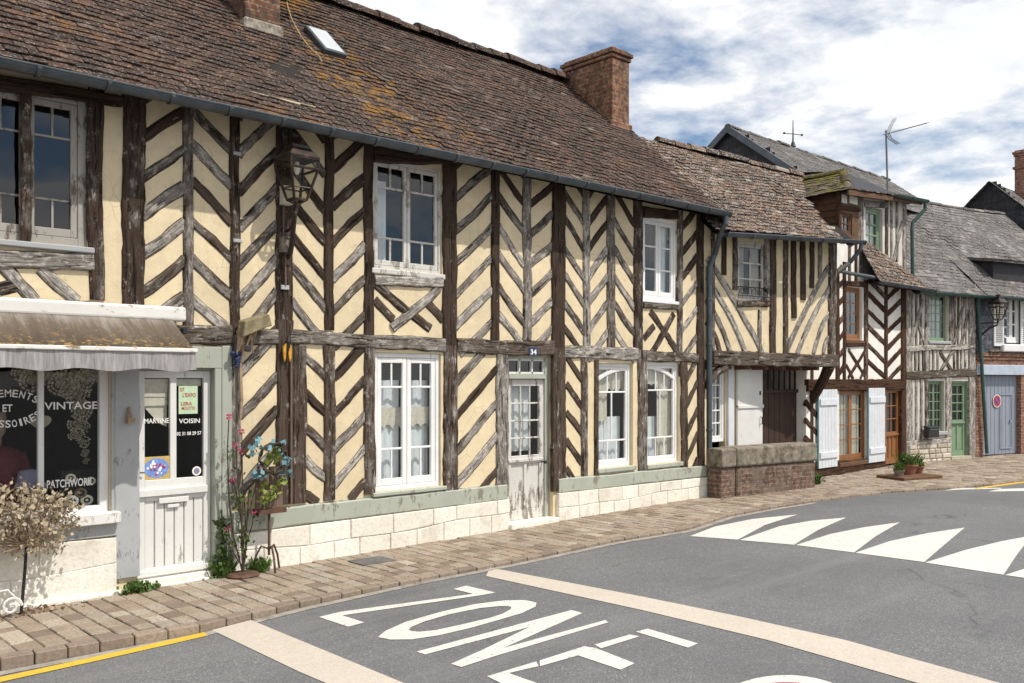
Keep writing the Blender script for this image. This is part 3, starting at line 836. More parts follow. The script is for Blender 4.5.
# pavement: sanded bed plus individual pavers
bm = NB(); prev = None
X = -5.8
while X < 23.8:
    a, b = X, X + 0.4
    quad(bm, [(a, kerb_y(a) + .08, zg(a) - .012), (b, kerb_y(b) + .08, zg(b) - .012), (b, 12, zg(b) - .012), (a, 12, zg(a) - .012)]); X = b
pv = mk('pavement', bm, MT['joint'], kind='structure')
bm = NB()
x = -3.0; col_ = 0
while x < 22.5:
    cw_ = R.choice([.13, .14, .145, .16]); x0, x1 = x, x + cw_ - .009
    y = 8.0 - R.random() * .2
    while y > 3.0:
        ln = R.choice([.13, .16, .18, .21]); y1, y0 = y, y - ln + .009; y -= ln
        k0, k1 = kerb_y(x0) + .10, kerb_y(x1) + .10
        if y1 < max(k0, k1) + .03: break
        a0, a1 = max(y0, k0), max(y0, k1)
        dz = R.uniform(-.003, .003); tl = R.uniform(-.003, .003)
        T = [(x0, a0, zg(x0) + dz + tl), (x1, a1, zg(x1) + dz - tl), (x1, y1, zg(x1) + dz - tl), (x0, y1, zg(x0) + dz + tl)]
        c = Vector(T[0]) * .25 + Vector(T[1]) * .25 + Vector(T[2]) * .25 + Vector(T[3]) * .25
        ins = [Vector(p) + (c - Vector(p)).normalized() * .009 for p in T]
        V = [bm.verts.new(p) for p in ins] + [bm.verts.new((p[0], p[1], p[2] - .009)) for p in T]
        bm.faces.new(V[:4])
        for k in range(4): bm.faces.new([V[4 + k], V[4 + (k + 1) % 4], V[(k + 1) % 4], V[k]])
    x += cw_; col_ += 1
mk('pavement_pavers', bm, MT['paver'], kind='structure')
# kerb blocks and drainage strip along the edge
bm = NB(); bg_ = NB()
for a, b in zip(KP, KP[1:]):
    t = Vector((b.x - a.x, b.y - a.y, 0)); L = t.length; t.normalize(); n = Vector((-t.y, t.x, 0))
    k = max(1, round(L / 0.21))
    for i in range(k):
        p = a + (b - a) * (i / k) + t * .004; q = a + (b - a) * ((i + 1) / k) - t * .004
        p.z, q.z = zg(p.x) + .002, zg(q.x) + .002
        D = Vector((0, 0, -.16)); j = n * R.uniform(-.004, .004)
        hexa(bm, [p + j + D, q + j + D, q + n * .11 + D, p + n * .11 + D, p + j, q + j, q + n * .11, p + n * .11])
    if a.x < 11:
        for i in range(k):
            p = a + (b - a) * (i / k) - n * .015; q = a + (b - a) * ((i + 1) / k) - n * .015
            quad(bg_, [(p.x, p.y, zr(p.x) + .004), (q.x, q.y, zr(q.x) + .004), (q.x - n.x * .085, q.y - n.y * .085, zr(q.x) + .004), (p.x - n.x * .085, p.y - n.y * .085, zr(p.x) + .004)])
mk('kerb', bm, MT['kerb'], kind='structure', bevel=.006, seg=1)
mk('kerb_drain_strip', bg_, MT['gutter'], kind='structure')


def decal(name, polys, mat, label, cat, group=None, off=0.004, f=zr):
    bm = NB(); pts = []
    for poly in polys:
        if isinstance(poly, tuple):          # ring: outer, inner
            o = [ground(x, y, f, off) for x, y in poly[0]]; i = [ground(x, y, f, off) for x, y in poly[1]]
            vo = [bm.verts.new(p) for p in o]; vi = [bm.verts.new(p) for p in i]
            n = len(vo)
            for k in range(n): bm.faces.new([vo[k], vo[(k + 1) % n], vi[(k + 1) % n], vi[k]])
            pts += o
        else:
            o = [ground(x, y, f, off) for x, y in poly]
            bm.faces.new([bm.verts.new(p) for p in o]); pts += o
    bmesh.ops.triangulate(bm, faces=[q for q in bm.faces if len(q.verts) > 4])
    bmesh.ops.recalc_face_normals(bm, faces=bm.faces)
    for q in bm.faces:
        if q.normal.z < 0: q.normal_flip()
    c = sum(pts, Vector()) / len(pts)
    me_loc = (c.x, c.y, c.z)
    o = mk(name, bm, mat, loc=me_loc)
    tag(o, label, cat, group); return o


Z1 = lambda l: [(310 + x / 5.12, 570 + y / 5.12) for x, y in l]
Z2 = lambda l: [(480 + x / 4.267, 600 + y / 4.267) for x, y in l]
Zl = [Z1([(45, 240), (130, 220), (160, 213), (165, 232)]), Z1([(45, 240), (165, 232), (278, 268), (195, 290)]), Z1([(160, 213), (835, 122), (875, 129), (165, 232)]), Z1([(735, 97), (800, 80), (950, 115), (875, 129), (835, 122)])]
Oo = [(378, 637), (385, 631), (405, 622), (440, 612), (475, 604), (505, 600.3), (525, 600), (536.5, 602.5), (535.5, 606.5), (522, 613), (500, 619.5), (470, 628), (440, 635), (412, 639.3), (390, 639.5)]
Oi = [(408.7, 629.5), (411, 627), (424, 621.5), (450, 614), (480, 608), (500, 606), (508, 606), (511.3, 607), (510.5, 609.2), (503, 613.5), (490, 617.8), (460, 624.8), (435, 630.2), (420, 631.6), (411, 631)]
Nl = [[(416.4, 651.6), (571.4, 610), (582.4, 613), (425, 654.4)], [(556, 614.2), (582.4, 613), (503, 648), (484, 649)], [(451, 663.8), (484, 649), (503, 648), (605.4, 620), (608.4, 622.3), (495, 656), (461.4, 667)]]
El = [Z2([(30, 325), (240, 262), (250, 282), (120, 312)]), Z2([(254, 258), (445, 197), (495, 205), (415, 237), (256, 282)]), Z2([(415, 235), (497, 206), (660, 270), (600, 297)]), Z2([(488, 190), (640, 147), (680, 155), (517, 206)]),
      Z2([(665, 135), (715, 122), (930, 185), (888, 203)]), Z2([(30, 325), (118, 310), (265, 362), (330, 400), (180, 400)])]
wd = thing('road_word', ground(500, 640, zr), 'white painted word ZONE on the grey road', 'road marking')
for nm, polys in (('letter_z', Zl), ('letter_o', [(Oo, Oi)]), ('letter_n', Nl), ('letter_e', El)):
    bm = NB()
    for poly in polys:
        if isinstance(poly, tuple):
            vo = [bm.verts.new(ground(x, y, zr, .004)) for x, y in poly[0]]; vi = [bm.verts.new(ground(x, y, zr, .004)) for x, y in poly[1]]
            for k in range(len(vo)): bm.faces.new([vo[k], vo[(k + 1) % len(vo)], vi[(k + 1) % len(vi)], vi[k]])
        else: bm.faces.new([bm.verts.new(ground(x, y, zr, .004)) for x, y in poly])
    mk('letter', bm, MT['mark'], wd)
el = lambda rx, ry, n=48: [(786 + rx * math.cos(2 * math.pi * k / n), 713.5 + ry * math.sin(2 * math.pi * k / n)) for k in range(n)]
spd = thing('road_roundel', ground(786, 712, zr), 'white edged red ring painted on road, cut off by the bottom of the photo', 'road marking')
for nm, a_, b_, m_, o_ in (('white_rim', el(76, 38.5), el(66, 31.5), 'mark', .004), ('red_ring', el(66, 31.5), el(48, 23), 'redmark', .004), ('white_centre', el(48, 23), el(2, 1), 'mark', .004)):
    bm = NB(); vo = [bm.verts.new(ground(x, y, zr, o_)) for x, y in a_]; vi = [bm.verts.new(ground(x, y, zr, o_)) for x, y in b_]
    for k in range(48): bm.faces.new([vo[k], vo[(k + 1) % 48], vi[(k + 1) % 48], vi[k]])
    mk(nm, bm, MT[m_], spd)
TR = [[(690, 536), (715, 526.5), (752, 519), (797.6, 514.4), (765, 525), (737.8, 539.6)], [(739.8, 540), (780, 526), (812, 520.5), (846.3, 517.5), (818, 530), (794, 544.7)], [(795.9, 545), (830, 534), (865, 527), (900, 522.2), (876, 536), (854, 552.4)],
      [(855.3, 552.7), (890, 541), (928, 533), (964.9, 527.5), (944, 545), (924.2, 562)], [(925.2, 562.5), (965, 550), (1000, 541.5), (1032, 535.5), (1018, 553), (1003.5, 574.6)], [(1005, 575), (1045, 562), (1080, 553), (1115, 547), (1104, 567), (1098, 588)]]
tl = ['smallest white triangle of the row painted on the road, nearest the kerb', 'second white road triangle, counting from the kerb', 'third white road triangle, counting from the kerb', 'fourth white road triangle, counting from the kerb', 'largest wholly visible white road triangle, fifth from the kerb', 'white road triangle cut off by the right edge of the photo']
for p, l in zip(TR, tl): decal('road_triangle', [p], MT['mark'], l, 'road marking', 'white triangles across the road')
decal('road_band', [[(490, 567.5), (640, 596), (740, 616.5), (845.6, 640), (1000, 683), (1090, 710), (1010, 710), (918, 683), (768, 640), (640, 609.5), (486, 576)]], MT['band'], 'long beige resin band crossing the road beyond the word ZONE', 'road marking', 'beige bands across the road')
decal('road_band', [[(251, 620), (404, 683), (470, 710), (390, 710), (300, 672), (212, 630)]], MT['band'], 'short beige resin band crossing the road at the end of the yellow line', 'road marking', 'beige bands across the road')
decal('yellow_line', [[(-120, 698), (0, 677), (100, 655.5), (204, 632), (208, 635.5), (100, 660), (0, 682), (-120, 704)]], MT['yellow'], 'yellow no parking line along the near kerb', 'road marking', 'yellow kerb lines', .0045)
decal('yellow_line', [[(974, 488.2), (1000, 484.5), (1060, 476), (1060, 478), (1000, 486), (976, 489)]], MT['yellow'], 'yellow line along the far kerb by the garage', 'road marking', 'yellow kerb lines', .0045)
decal('road_arrow_mark', [[(944, 490.6), (957, 488), (1000, 487.8), (1002, 488.6), (960, 489.6)]], MT['mark'], 'thin white mark on the road beside the far yellow line', 'road marking', None, .004)
decal('road_arrow_mark', [[(988, 491.5), (1000, 489), (1040, 487.6), (1040, 490.8)]], MT['mark'], 'white pointed mark on the far road at the right edge of the photo', 'road marking', None, .004)
# manhole cover set in the pavement
g0 = ground(372, 561)
bm = NB(); wbox(bm, g0.x - .19, g0.x + .19, g0.y - .14, g0.y + .14, g0.z - .02, g0.z + .009)
for k in range(5): wbox(bm, g0.x - .16, g0.x + .16, g0.y - .10 + k * .05 - .008, g0.y - .10 + k * .05 + .008, g0.z + .009, g0.z + .012)
o = mk('manhole_cover', bm, simple('grey_cast_iron', (0.13, 0.125, 0.12), 0.7, .3), loc=g0, bevel=.003)
tag(o, 'small grey rectangular cover set in the brick pavement', 'manhole cover')
# ================================================================== long timber-framed house
EAVE_Y, EAVE_Z, RT = FY - 0.36, 4.16, 0.9      # eave line and roof slope
XR = 11.28                                     # right end of its roof
XL = -2.5
h1 = thing('timber_house', (4.5, FY, zg(4.5)), 'long half-timbered house with cream plaster, herringbone timbers and shop front', 'house')
F = F1
holes = []
ZTOP = 4.44


def wadd(fr):
    holes.append((fr[0], fr[1], fr[2], fr[3])); return fr


CL = 'curtain'
# upper windows
w_, fr = window(h1, F, -36, 88, 92, 245, 2, [.245, .765], [2, 1, 2], 'frame_old', d=-.03, fr=.07, st=.05, xm=60, sill=(.05, .05, .04, 'greypaint'), name='window',
                label='wide weathered upper window with brown middle post'); wadd(fr)
bm = NB(); sm = F.s(25); bar(bm, F, (sm, fr[2]), (sm, fr[3]), .075, -.03, .012); mk('centre_post', bm, MT['wood_dark'], w_)
sa, za = F.px(-30, 0)[0], 0
w_, fr = window(h1, F, 373, 442, 163, 271, 2, [.22, .76], [2, 1, 2], 'white_old', d=-.02, fr=.035, st=.042, mu=.022, sill=(.06, .03, .03, 'white_old'),
                curtains=[(.02, .26, .18, .99, CL)], label='upper window in worn white paint with a white curtain drawn aside'); wadd(fr)
w_, fr = window(h1, F, 642, 677, 218, 300, 2, [.33, .67], [1, 1, 1], 'white_clean', d=-.02, fr=.05, st=.05, mu=.022, sill=(.05, .03, .02, 'white_clean'), curtains=[(.55, .97, .0, .99, CL)]); wadd(fr)
# lower windows
w_, fr = window(h1, F, 375, 441, 353, 489, 2, [.21, .745], [2, 1, 2], 'white_clean', d=-.03, fr=.05, st=.055, mu=.022, sill=(.045, .05, .05, 'sage'),
                curtains=[(.02, .47, .2, .99, CL), (.53, .98, .2, .99, CL), (.04, .46, .40, .56, 'lace', .05), (.54, .96, .40, .56, 'lace', .05)]); wadd(fr)
w_, fr = window(h1, F, 597.5, 633, 363, 467, 1, [.25, .79], [3, 2, 3], 'white_clean', d=-.05, fr=.05, st=.035, mu=.022, sill=(.06, .045, .03, 'sage'), arch=(.16, 1),
                curtains=[(.02, .98, .52, .99, CL), (.0, .45, .0, .6, 'lace', .06), (.45, 1.0, .0, .28, 'lace', .05)]); wadd(fr)
w_, fr = window(h1, F, 647, 680, 362, 463, 1, [.25, .79], [3, 2, 3], 'white_clean', d=-.05, fr=.05, st=.035, mu=.022, sill=(.06, .045, .03, 'sage'), arch=(.16, -1),
                curtains=[(.02, .98, .54, .99, CL), (.5, 1.0, .0, .99, 'lace', .06), (.0, .5, .0, .25, 'lace', .05)]); wadd(fr)
# entrance door with transom
s0, s1 = F.s(508), F.s(553); zt = F.z(530, 355); zb = F.z(530, 521.5); holes.append((s0, s1, zb - .3, zt, .22))
bm = NB(); D0 = -.06
jw = .05
fbox(bm, F, s0, s0 + jw, zb, zt, D0 - .08, D0); fbox(bm, F, s1 - jw * 1.6, s1, zb, zt, D0 - .08, D0); fbox(bm, F, s0 + jw, s1 - jw * 1.6, zt - jw, zt, D0 - .08, D0)
ztr = F.z(530, 376)
fbox(bm, F, s0 + jw, s1 - jw * 1.6, ztr - .035, ztr + .03, D0 - .08, D0 + .025)
dfr = mk('door_frame', bm, MT['sage'], h1, bevel=.005)
a, b = s0 + jw, s1 - jw * 1.6
bm = NB(); c, e = ztr + .03, zt - jw
for k in range(4):
    x = a + (b - a) * k / 3; fbox(bm, F, x - .012, x + .012, c, e, D0 - .05, D0 - .012)
fbox(bm, F, a, b, c, c + .02, D0 - .05, D0 - .012); fbox(bm, F, a, b, e - .02, e, D0 - .05, D0 - .012)
tw = mk('transom_window', bm, MT['white'], h1)
bm = NB(); quad(bm, [F.W(a, D0 - .04, c), F.W(b, D0 - .04, c), F.W(b, D0 - .04, e), F.W(a, D0 - .04, e)]); mk('glass', bm, MT['glass'], tw)


def glazed_door(name, F, a, b, z0, z1, gz0, gz1, nc, nr, mat, D, st, label=None, panels=2, mould=True, parent=None, mu=.02, glassm='glass'):
    bm = NB()
    fbox(bm, F, a, a + st, z0, z1, D - .04, D); fbox(bm, F, b - st, b, z0, z1, D - .04, D)
    fbox(bm, F, a + st, b - st, gz1, z1, D - .04, D); fbox(bm, F, a + st, b - st, gz0 - .10, gz0, D - .04, D)
    fbox(bm, F, a + st, b - st, z0, z0 + .12, D - .04, D)
    fbox(bm, F, a + st, b - st, z0 + .12, gz0 - .10, D - .035, D - .018)
    if panels > 1:
        for k in range(1, panels):
            x = a + st + (b - a - 2 * st) * k / panels; fbox(bm, F, x - .025, x + .025, z0 + .12, gz0 - .10, D - .03, D - .001)
    if mould: fbox(bm, F, a + .02, b - .02, gz0 - .075, gz0 - .04, D, D + .022)
    for k in range(1, nc):
        x = a + st + (b - a - 2 * st) * k / nc; fbox(bm, F, x - mu / 2, x + mu / 2, gz0, gz1, D - .035, D - .004)
    for k in range(1, nr):
        z = gz0 + (gz1 - gz0) * k / nr; fbox(bm, F, a + st, b - st, z - mu / 2, z + mu / 2, D - .034, D - .006)
    d = mk(name, bm, mat, parent, bevel=.004, label=label)
    bm = NB(); quad(bm, [F.W(a + st, D - .025, gz0), F.W(b - st, D - .025, gz0), F.W(b - st, D - .025, gz1), F.W(a + st, D - .025, gz1)]); mk('glass', bm, MT[glassm], d)
    return d


dr = glazed_door('door', F, a + .004, b - .004, zb + .02, ztr - .038, F.z(526, 456), F.z(526, 386), 3, 4, MT['door_old'], D0 - .02, .075, 'worn white door with twelve panes', parent=h1)
mk('curtain', curtain_bm(F, a + .06, b - .17, F.z(526, 452), F.z(526, 384), D0 - .12), MT['curtain'], dr, smooth=True)
bm = NB(); tube(bm, [F.W(b - .035, D0 - .02, F.z(548, 462)), F.W(b - .035, D0 + .035, F.z(548, 462))], .009); lathe(bm, F.W(b - .035, D0 + .04, F.z(548, 462)) - Vector((0, 0, .02)), [(.008, 0), (.022, .01), (.022, .03), (.008, .04)], 10); mk('handle', bm, MT['iron'], dr)
bm = NB(); fbox(bm, F, s0 - .03, s1 + .02, zb - .06, zb + .018, -.2, .10); mk('door_step', bm, MT['stone'], h1, bevel=.01)
bm = NB(); fbox(bm, F, F.s(135), F.s(222), -.15, F.z(178, 577) + .012, -.2, .03); mk('door_step', bm, MT['stone'], h1, bevel=.01)
# house number
bm = NB(); fbox(bm, F, F.s(527), F.s(535), F.z(531, 356), F.z(531, 347.5), .03, .042); pl_ = mk('number_plate', bm, MT['navy'], h1)
bm = NB(); put_text(bm, F, '34', F.s(528), F.s(534), F.z(531, 354.6), .062, .0445, .02); mk('lettering', bm, MT['letter'], pl_)

# shop door
s0, s1 = F.s(137), F.s(219); zt, zb = F.z(178, 368), F.z(178, 577); holes.append((s0, s1, zb - .3, zt, .2))
bm = NB(); D0 = -.05
fbox(bm, F, F.s(214), F.s(220.9), zb, zt, D0 - .08, D0 + .068); fbox(bm, F, s0, F.s(214), zt - .02, zt, D0 - .08, D0 + .01)
fbox(bm, F, F.s(221), F.s(231), zb + .12, F.z(226, 346), -.04, .022); fbox(bm, F, F.s(137), F.s(221), zt, F.z(178, 346), -.04, .02)
mk('door_frame', bm, MT['sage'], h1, bevel=.005)
a, b = s0 + .004, F.s(214) - .004; dz0 = zb + .01; dz1 = zt - .024
ga, gb, gm0, gm1 = F.s(147.5), F.s(206.5), F.s(173), F.s(179.5); gz0, gz1 = F.z(176, 479), F.z(176, 378); D = D0 - .01
bm = NB()
fbox(bm, F, a, ga, dz0, dz1, D - .04, D); fbox(bm, F, gb, b, dz0, dz1, D - .04, D); fbox(bm, F, ga, gb, gz1, dz1, D - .04, D); fbox(bm, F, gm0, gm1, gz0, gz1, D - .04, D - .002)
zp1, zp0 = F.z(176, 500), F.z(176, 566)
fbox(bm, F, ga, gb, zp1, gz0, D - .04, D); fbox(bm, F, ga, gb, dz0, zp0, D - .04, D)
fbox(bm, F, a + .02, b - .04, F.z(176, 495), F.z(176, 488), D, D + .03)
n = 6
for k in range(n):
    x0, x1 = ga + (gb - ga) * k / n, ga + (gb - ga) * (k + 1) / n; fbox(bm, F, x0 + .004, x1 - .004, zp0, zp1, D - .035, D - .012)
fbox(bm, F, a + .01, b - .01, dz0 + .02, dz0 + .07, D, D + .025)
sd = mk('door', bm, MT['door_white'], h1, bevel=.004, label='white boarded shop door with two tall panes')
for x0, x1 in ((ga, gm0), (gm1, gb)):
    bm = NB(); quad(bm, [F.W(x0, D - .02, gz0), F.W(x1, D - .02, gz0), F.W(x1, D - .02, gz1), F.W(x0, D - .02, gz1)]); mk('glass', bm, MT['shop_glass'], sd)
bm = NB(); fbox(bm, F, F.s(161), F.s(191), F.z(176, 503), F.z(176, 497.5), D, D + .02); fbox(bm, F, F.s(170), F.s(182), F.z(176, 508), F.z(176, 504.5), D, D + .012); mk('letter_slot', bm, MT['white'], sd, bevel=.004)
bm = NB(); put_text(bm, F, 'MARTINE', F.s(147.8), F.s(172.5), F.z(160, 423.5), .042, D - .016); mk('lettering', bm, MT['letter'], sd); bm = NB(); put_text(bm, F, 'VOISIN', F.s(182.5), F.s(203.5), F.z(193, 423.5), .042, D - .016)
mk('lettering', bm, MT['letter'], sd); bm = NB(); put_text(bm, F, '02 31 08 29 57', F.s(180.2), F.s(205), F.z(193, 435.5), .032, D - .016, .016); mk('lettering', bm, MT['letter'], sd)
bm = NB(); tube(bm, [F.W(F.s(137.5), D + .02, F.z(140, 473)), F.W(F.s(146), D + .03, F.z(146, 473))], .006); mk('handle', bm, MT['iron'], sd)
# folded white blinds behind the door panes
bm = NB(); zz = lambda y, x=160: F.z(x, y)
for k in range(3):
    fbox(bm, F, ga + .005, gm0, zz(379 + (k + 1) * 9), zz(379 + k * 9), D - .06 - .006 * k, D - .05 - .006 * k)
quad(bm, [F.W(ga + .005, D - .075, zz(405)), F.W(gm0, D - .075, zz(405)), F.W(gm0, D - .075, zz(428)), F.W(F.s(164), D - .075, zz(423))])
fbox(bm, F, gm1, gb - .004, F.z(193, 386), F.z(193, 379), D - .06, D - .05)
mk('blind', bm, MT['lace'], sd)
# shop window
wx0, wx1 = -60, 110; s0, s1 = F.s(wx0), F.s(wx1); zt, zb = F.z(60, 355), F.z(60, 516); holes.append((s0, s1, zb, zt, .15))
bm = NB(); D = -.03
fbox(bm, F, F.s(101), s1, zb, zt, D - .06, D); fbox(bm, F, s0, s0 + .08, zb, zt, D - .06, D); fbox(bm, F, s0, s1, zb, zb + .055, D - .06, D + .001); fbox(bm, F, s0, s1, zt - .06, zt, D - .06, D + .001)
fbox(bm, F, F.s(39.5), F.s(45.5), zb + .055, zt - .06, D - .05, D - .005)
sw = mk('shop_window', bm, MT['white_clean'], h1, bevel=.005)
bm = NB(); quad(bm, [F.W(s0, D - .03, zb), F.W(s1, D - .03, zb), F.W(s1, D - .03, zt), F.W(s0, D - .03, zt)]); mk('glass', bm, MT['shop_glass'], sw)
bm = NB(); dl = D - .026
put_text(bm, F, 'VINTAGE', F.s(46.5), F.s(100), F.z(73, 409.5), .062, dl); mk('lettering', bm, MT['letter'], sw); bm = NB(); put_text(bm, F, 'PATCHWORK', F.s(49), F.s(95), F.z(72, 487.5), .066, dl, .016)
mk('lettering', bm, MT['letter'], sw); bm = NB(); put_text(bm, F, 'ET', F.s(4.5), F.s(14.5), F.z(9, 412), .058, dl, .018)
mk('lettering', bm, MT['letter'], sw); bm = NB()
cs = F.s(10); arc_text(bm, F, 'VETEMENTS', cs, F.z(10, 397) - .39, .39, 122, 58, .058, .040, dl); mk('lettering', bm, MT['letter'], sw); bm = NB(); arc_text(bm, F, 'ACCESSOIRES', cs, F.z(10, 428) + .40, .40, 231, 309, .058, .038, dl, True)
mk('lettering', bm, MT['letter'], sw)
bm = NB(); fbox(bm, F, s0, F.s(116.5), F.z(60, 527), F.z(60, 516) + .004, -.05, .11); mk('sill', bm, MT['white'], sw, bevel=.008)
bm = NB(); fbox(bm, F, s0, F.s(115.5), F.z(60, 541), F.z(60, 527), -.02, .045); mk('apron_board', bm, MT['greypaint'], h1, bevel=.005)
bm = NB(); bar(bm, F, (F.s(126), F.z(126, 577)), (F.s(126), F.z(126, 320)), .215, -.05, .03, .35); mk('painted_post', bm, MT['greypaint'], h1)
bm = NB(); fbox(bm, F, F.s(110.5), F.s(115), F.z(113, 515), F.z(113, 340), -.03, .02); mk('window_jamb', bm, MT['greypaint'], h1, bevel=.004)
# dark rooms behind the panes
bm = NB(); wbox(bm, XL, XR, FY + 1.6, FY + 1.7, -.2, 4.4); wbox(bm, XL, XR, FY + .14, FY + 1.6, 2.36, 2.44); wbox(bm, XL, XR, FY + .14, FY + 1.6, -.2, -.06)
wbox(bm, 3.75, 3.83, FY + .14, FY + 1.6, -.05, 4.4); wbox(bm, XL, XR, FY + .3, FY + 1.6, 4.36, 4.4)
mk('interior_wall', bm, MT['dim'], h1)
# plaster wall
bm = NB(); wall(bm, F, XL, XR, -.25, 4.5, holes, .12)
YB = FY + 4.9
quad(bm, [(XL, FY, -.25), (XL, YB, -.25), (XL, YB, 4.5), (XL, FY, 4.5)]); quad(bm, [(XR, FY, -.25), (XR, YB, -.25), (XR, YB, 4.5), (XR, FY, 4.5)]); quad(bm, [(XL, YB, -.25), (XR, YB, -.25), (XR, YB, 4.5), (XL, YB, 4.5)])
RY = (1.8 + 0) and 10.34; RZ = EAVE_Z + RT * (RY - EAVE_Y)
for X_ in (XL + .02, XR - .02): quad(bm, [(X_, FY, 4.4), (X_, YB, 4.4), (X_, RY, RZ - .05)])
mk('wall', bm, MT['cream'], h1)
# ---- timbers
def pmat(k): return MT[{'d': 'wood_dark', 'm': 'wood_mid', 'g': 'wood_grey'}[k]]


def post(x0, x1, yt, yb, k='d', F=F1, top=None, bot=None, d1=.026, par=None, name='post', jit=.8):
    s = (F.s(x0) + F.s(x1)) / 2; w_ = F.s(x1) - F.s(x0); xm = (x0 + x1) / 2
    zt = top if top is not None else F.z(xm, yt); zb = bot if bot is not None else F.z(xm, yb)
    bm = NB(); bar(bm, F, (s, zb), (s + R.uniform(-.008, .008), zt), w_, -.03, d1, jit); return mk(name, bm, pmat(k), par or h1)


def beam(x0, y0a, y0b, x1, y1a, y1b, k='g', F=F1, d1=.034, par=None, name='beam', jit=.9):
    sa, za = F.px(x0, (y0a + y0b) / 2); sb, zb = F.px(x1, (y1a + y1b) / 2)
    h0 = F.z(x0, y0a) - F.z(x0, y0b); h1_ = F.z(x1, y1a) - F.z(x1, y1b)
    bm = NB(); bar(bm, F, (sa, za), (sb, zb), h0, -.03, d1, jit, w1=h1_); return mk(name, bm, pmat(k), par or h1)


for x0, x1, yb, k in ((88, 103, 300, 'd'), (122, 144, 307, 'd'), (183, 192.5, 326, 'd'), (324, 333, 330, 'd'), (364, 373, 340, 'd'), (491, 499, 340, 'd'), (523, 531, 340, 'm'), (583, 589.5, 348, 'm'), (607, 614.5, 348, 'd'), (633.5, 642, 352, 'd'), (677, 682, 355, 'd')):
    post(x0, x1, 0, yb, k, top=ZTOP)
for x0, x1, ym, yb, k, k2 in ((230.5, 239.5, 335, 505, 'd', 'm'), (276, 292, 320, 504, 'd', 'm'), (442.5, 456, 345, 494, 'd', 'm'), (551.5, 564.5, 348, 491, 'd', 'm'), (696.5, 703, 357, 467, 'd', 'd')):
    zm = F.z((x0 + x1) / 2, ym)
    post(x0, x1, 0, 0, k, top=ZTOP, bot=zm, d1=.03); post(x0 + .5, x1 + .5, 0, yb, k2, top=zm, d1=.03)
for x0, x1, yt, yb, k in ((292.5, 306, 346, 503, 'm'), (324, 335, 346, 500, 'm'), (364, 374.5, 345, 494, 'm'), (496, 508, 346, 497, 'm'), (581, 587, 357, 478, 'm'), (594, 597.5, 360, 475, 'm'), (637.5, 646.5, 350, 473, 'g'), (680.5, 687, 362, 468, 'm')):
    post(x0, x1, yt, yb, k)
for b_ in ((144, 325, 343, 231, 327, 344, 'g'), (239, 328, 343, 277, 329, 344, 'g'), (289, 330, 343, 444, 339, 352, 'm'), (456, 339, 353, 553, 341, 355, 'g'), (563, 346, 357, 637, 348, 360, 'g'), (645, 351, 361, 697, 354, 363, 'm'),
           (-20, 249, 266, 93, 254, 271, 'g'), (-20, 300, 309, 90, 303, 312, 'g'), (374, 276, 285, 442, 277, 287, 'g'), (643, 303, 308, 677, 305, 310, 'm'), (373, 147, 162.5, 442, 154, 165, 'd'), (643, 207, 217.5, 677, 211, 219, 'd')):
    beam(*b_)
beam(-60, 66, 82, 121, 97, 107, 'd', name='wall_plate', d1=.05)
for b_ in ((231, 513, 533, 505, 484, 499), (557, 479, 493, 706, 465, 476)):
    sa, za = F.px(b_[0], (b_[1] + b_[2]) / 2); sb, zb_ = F.px(b_[3], (b_[4] + b_[5]) / 2)
    bm = NB(); bar(bm, F, (sa, za), (sb, zb_), F.z(b_[0], b_[1]) - F.z(b_[0], b_[2]), -.03, .04, .5, w1=F.z(b_[3], b_[4]) - F.z(b_[3], b_[5])); mk('sole_plate', bm, MT['sage'], h1)
for s_, w_ in ((.15, .14), (-.75, .11), (-1.55, .16), (-2.4, .2)):   # the same frame goes on to the left
    bm = NB(); bar(bm, F1, (s_, .35), (s_, ZTOP), w_, -.03, .026, .8); mk('post', bm, pmat('d'), h1)
BR = []


def chev(x0, x1, yl, yr, per, zb, zt, F=F1, wd=.078, low='g', hi='d', zsw=None, d1=.014, store=BR):
    sl, zl = F.px(x0, yl); sr, zr_ = F.px(x1, yr); p = abs(F.z((x0 + x1) / 2, 300) - F.z((x0 + x1) / 2, 300 + per))
    for k in range(-14, 15):
        dz = R.uniform(-.018, .018)
        a = Vector((sl - .02, zl + k * p + dz)); b = Vector((sr + .02, zr_ + k * p + dz + R.uniform(-.012, .012)))
        if max(a.y, b.y) < zb + .05 or min(a.y, b.y) > zt - .04: continue
        def clip(u, v):
            for lim, sg in ((zb - .03, 1), (zt + .03, -1)):
                if (u.y - lim) * sg < 0:
                    q = (lim - u.y) / (v.y - u.y); u = u + (v - u) * q
            return u
        a2, b2 = clip(a, b), clip(b, a)
        if (b2 - a2).length < .07: continue
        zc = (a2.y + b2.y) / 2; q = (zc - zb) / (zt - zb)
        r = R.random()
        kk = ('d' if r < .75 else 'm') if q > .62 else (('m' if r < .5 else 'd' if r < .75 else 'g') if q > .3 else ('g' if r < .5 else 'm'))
        store.append((F, a2, b2, wd * R.uniform(.85, 1.12), d1, kk))


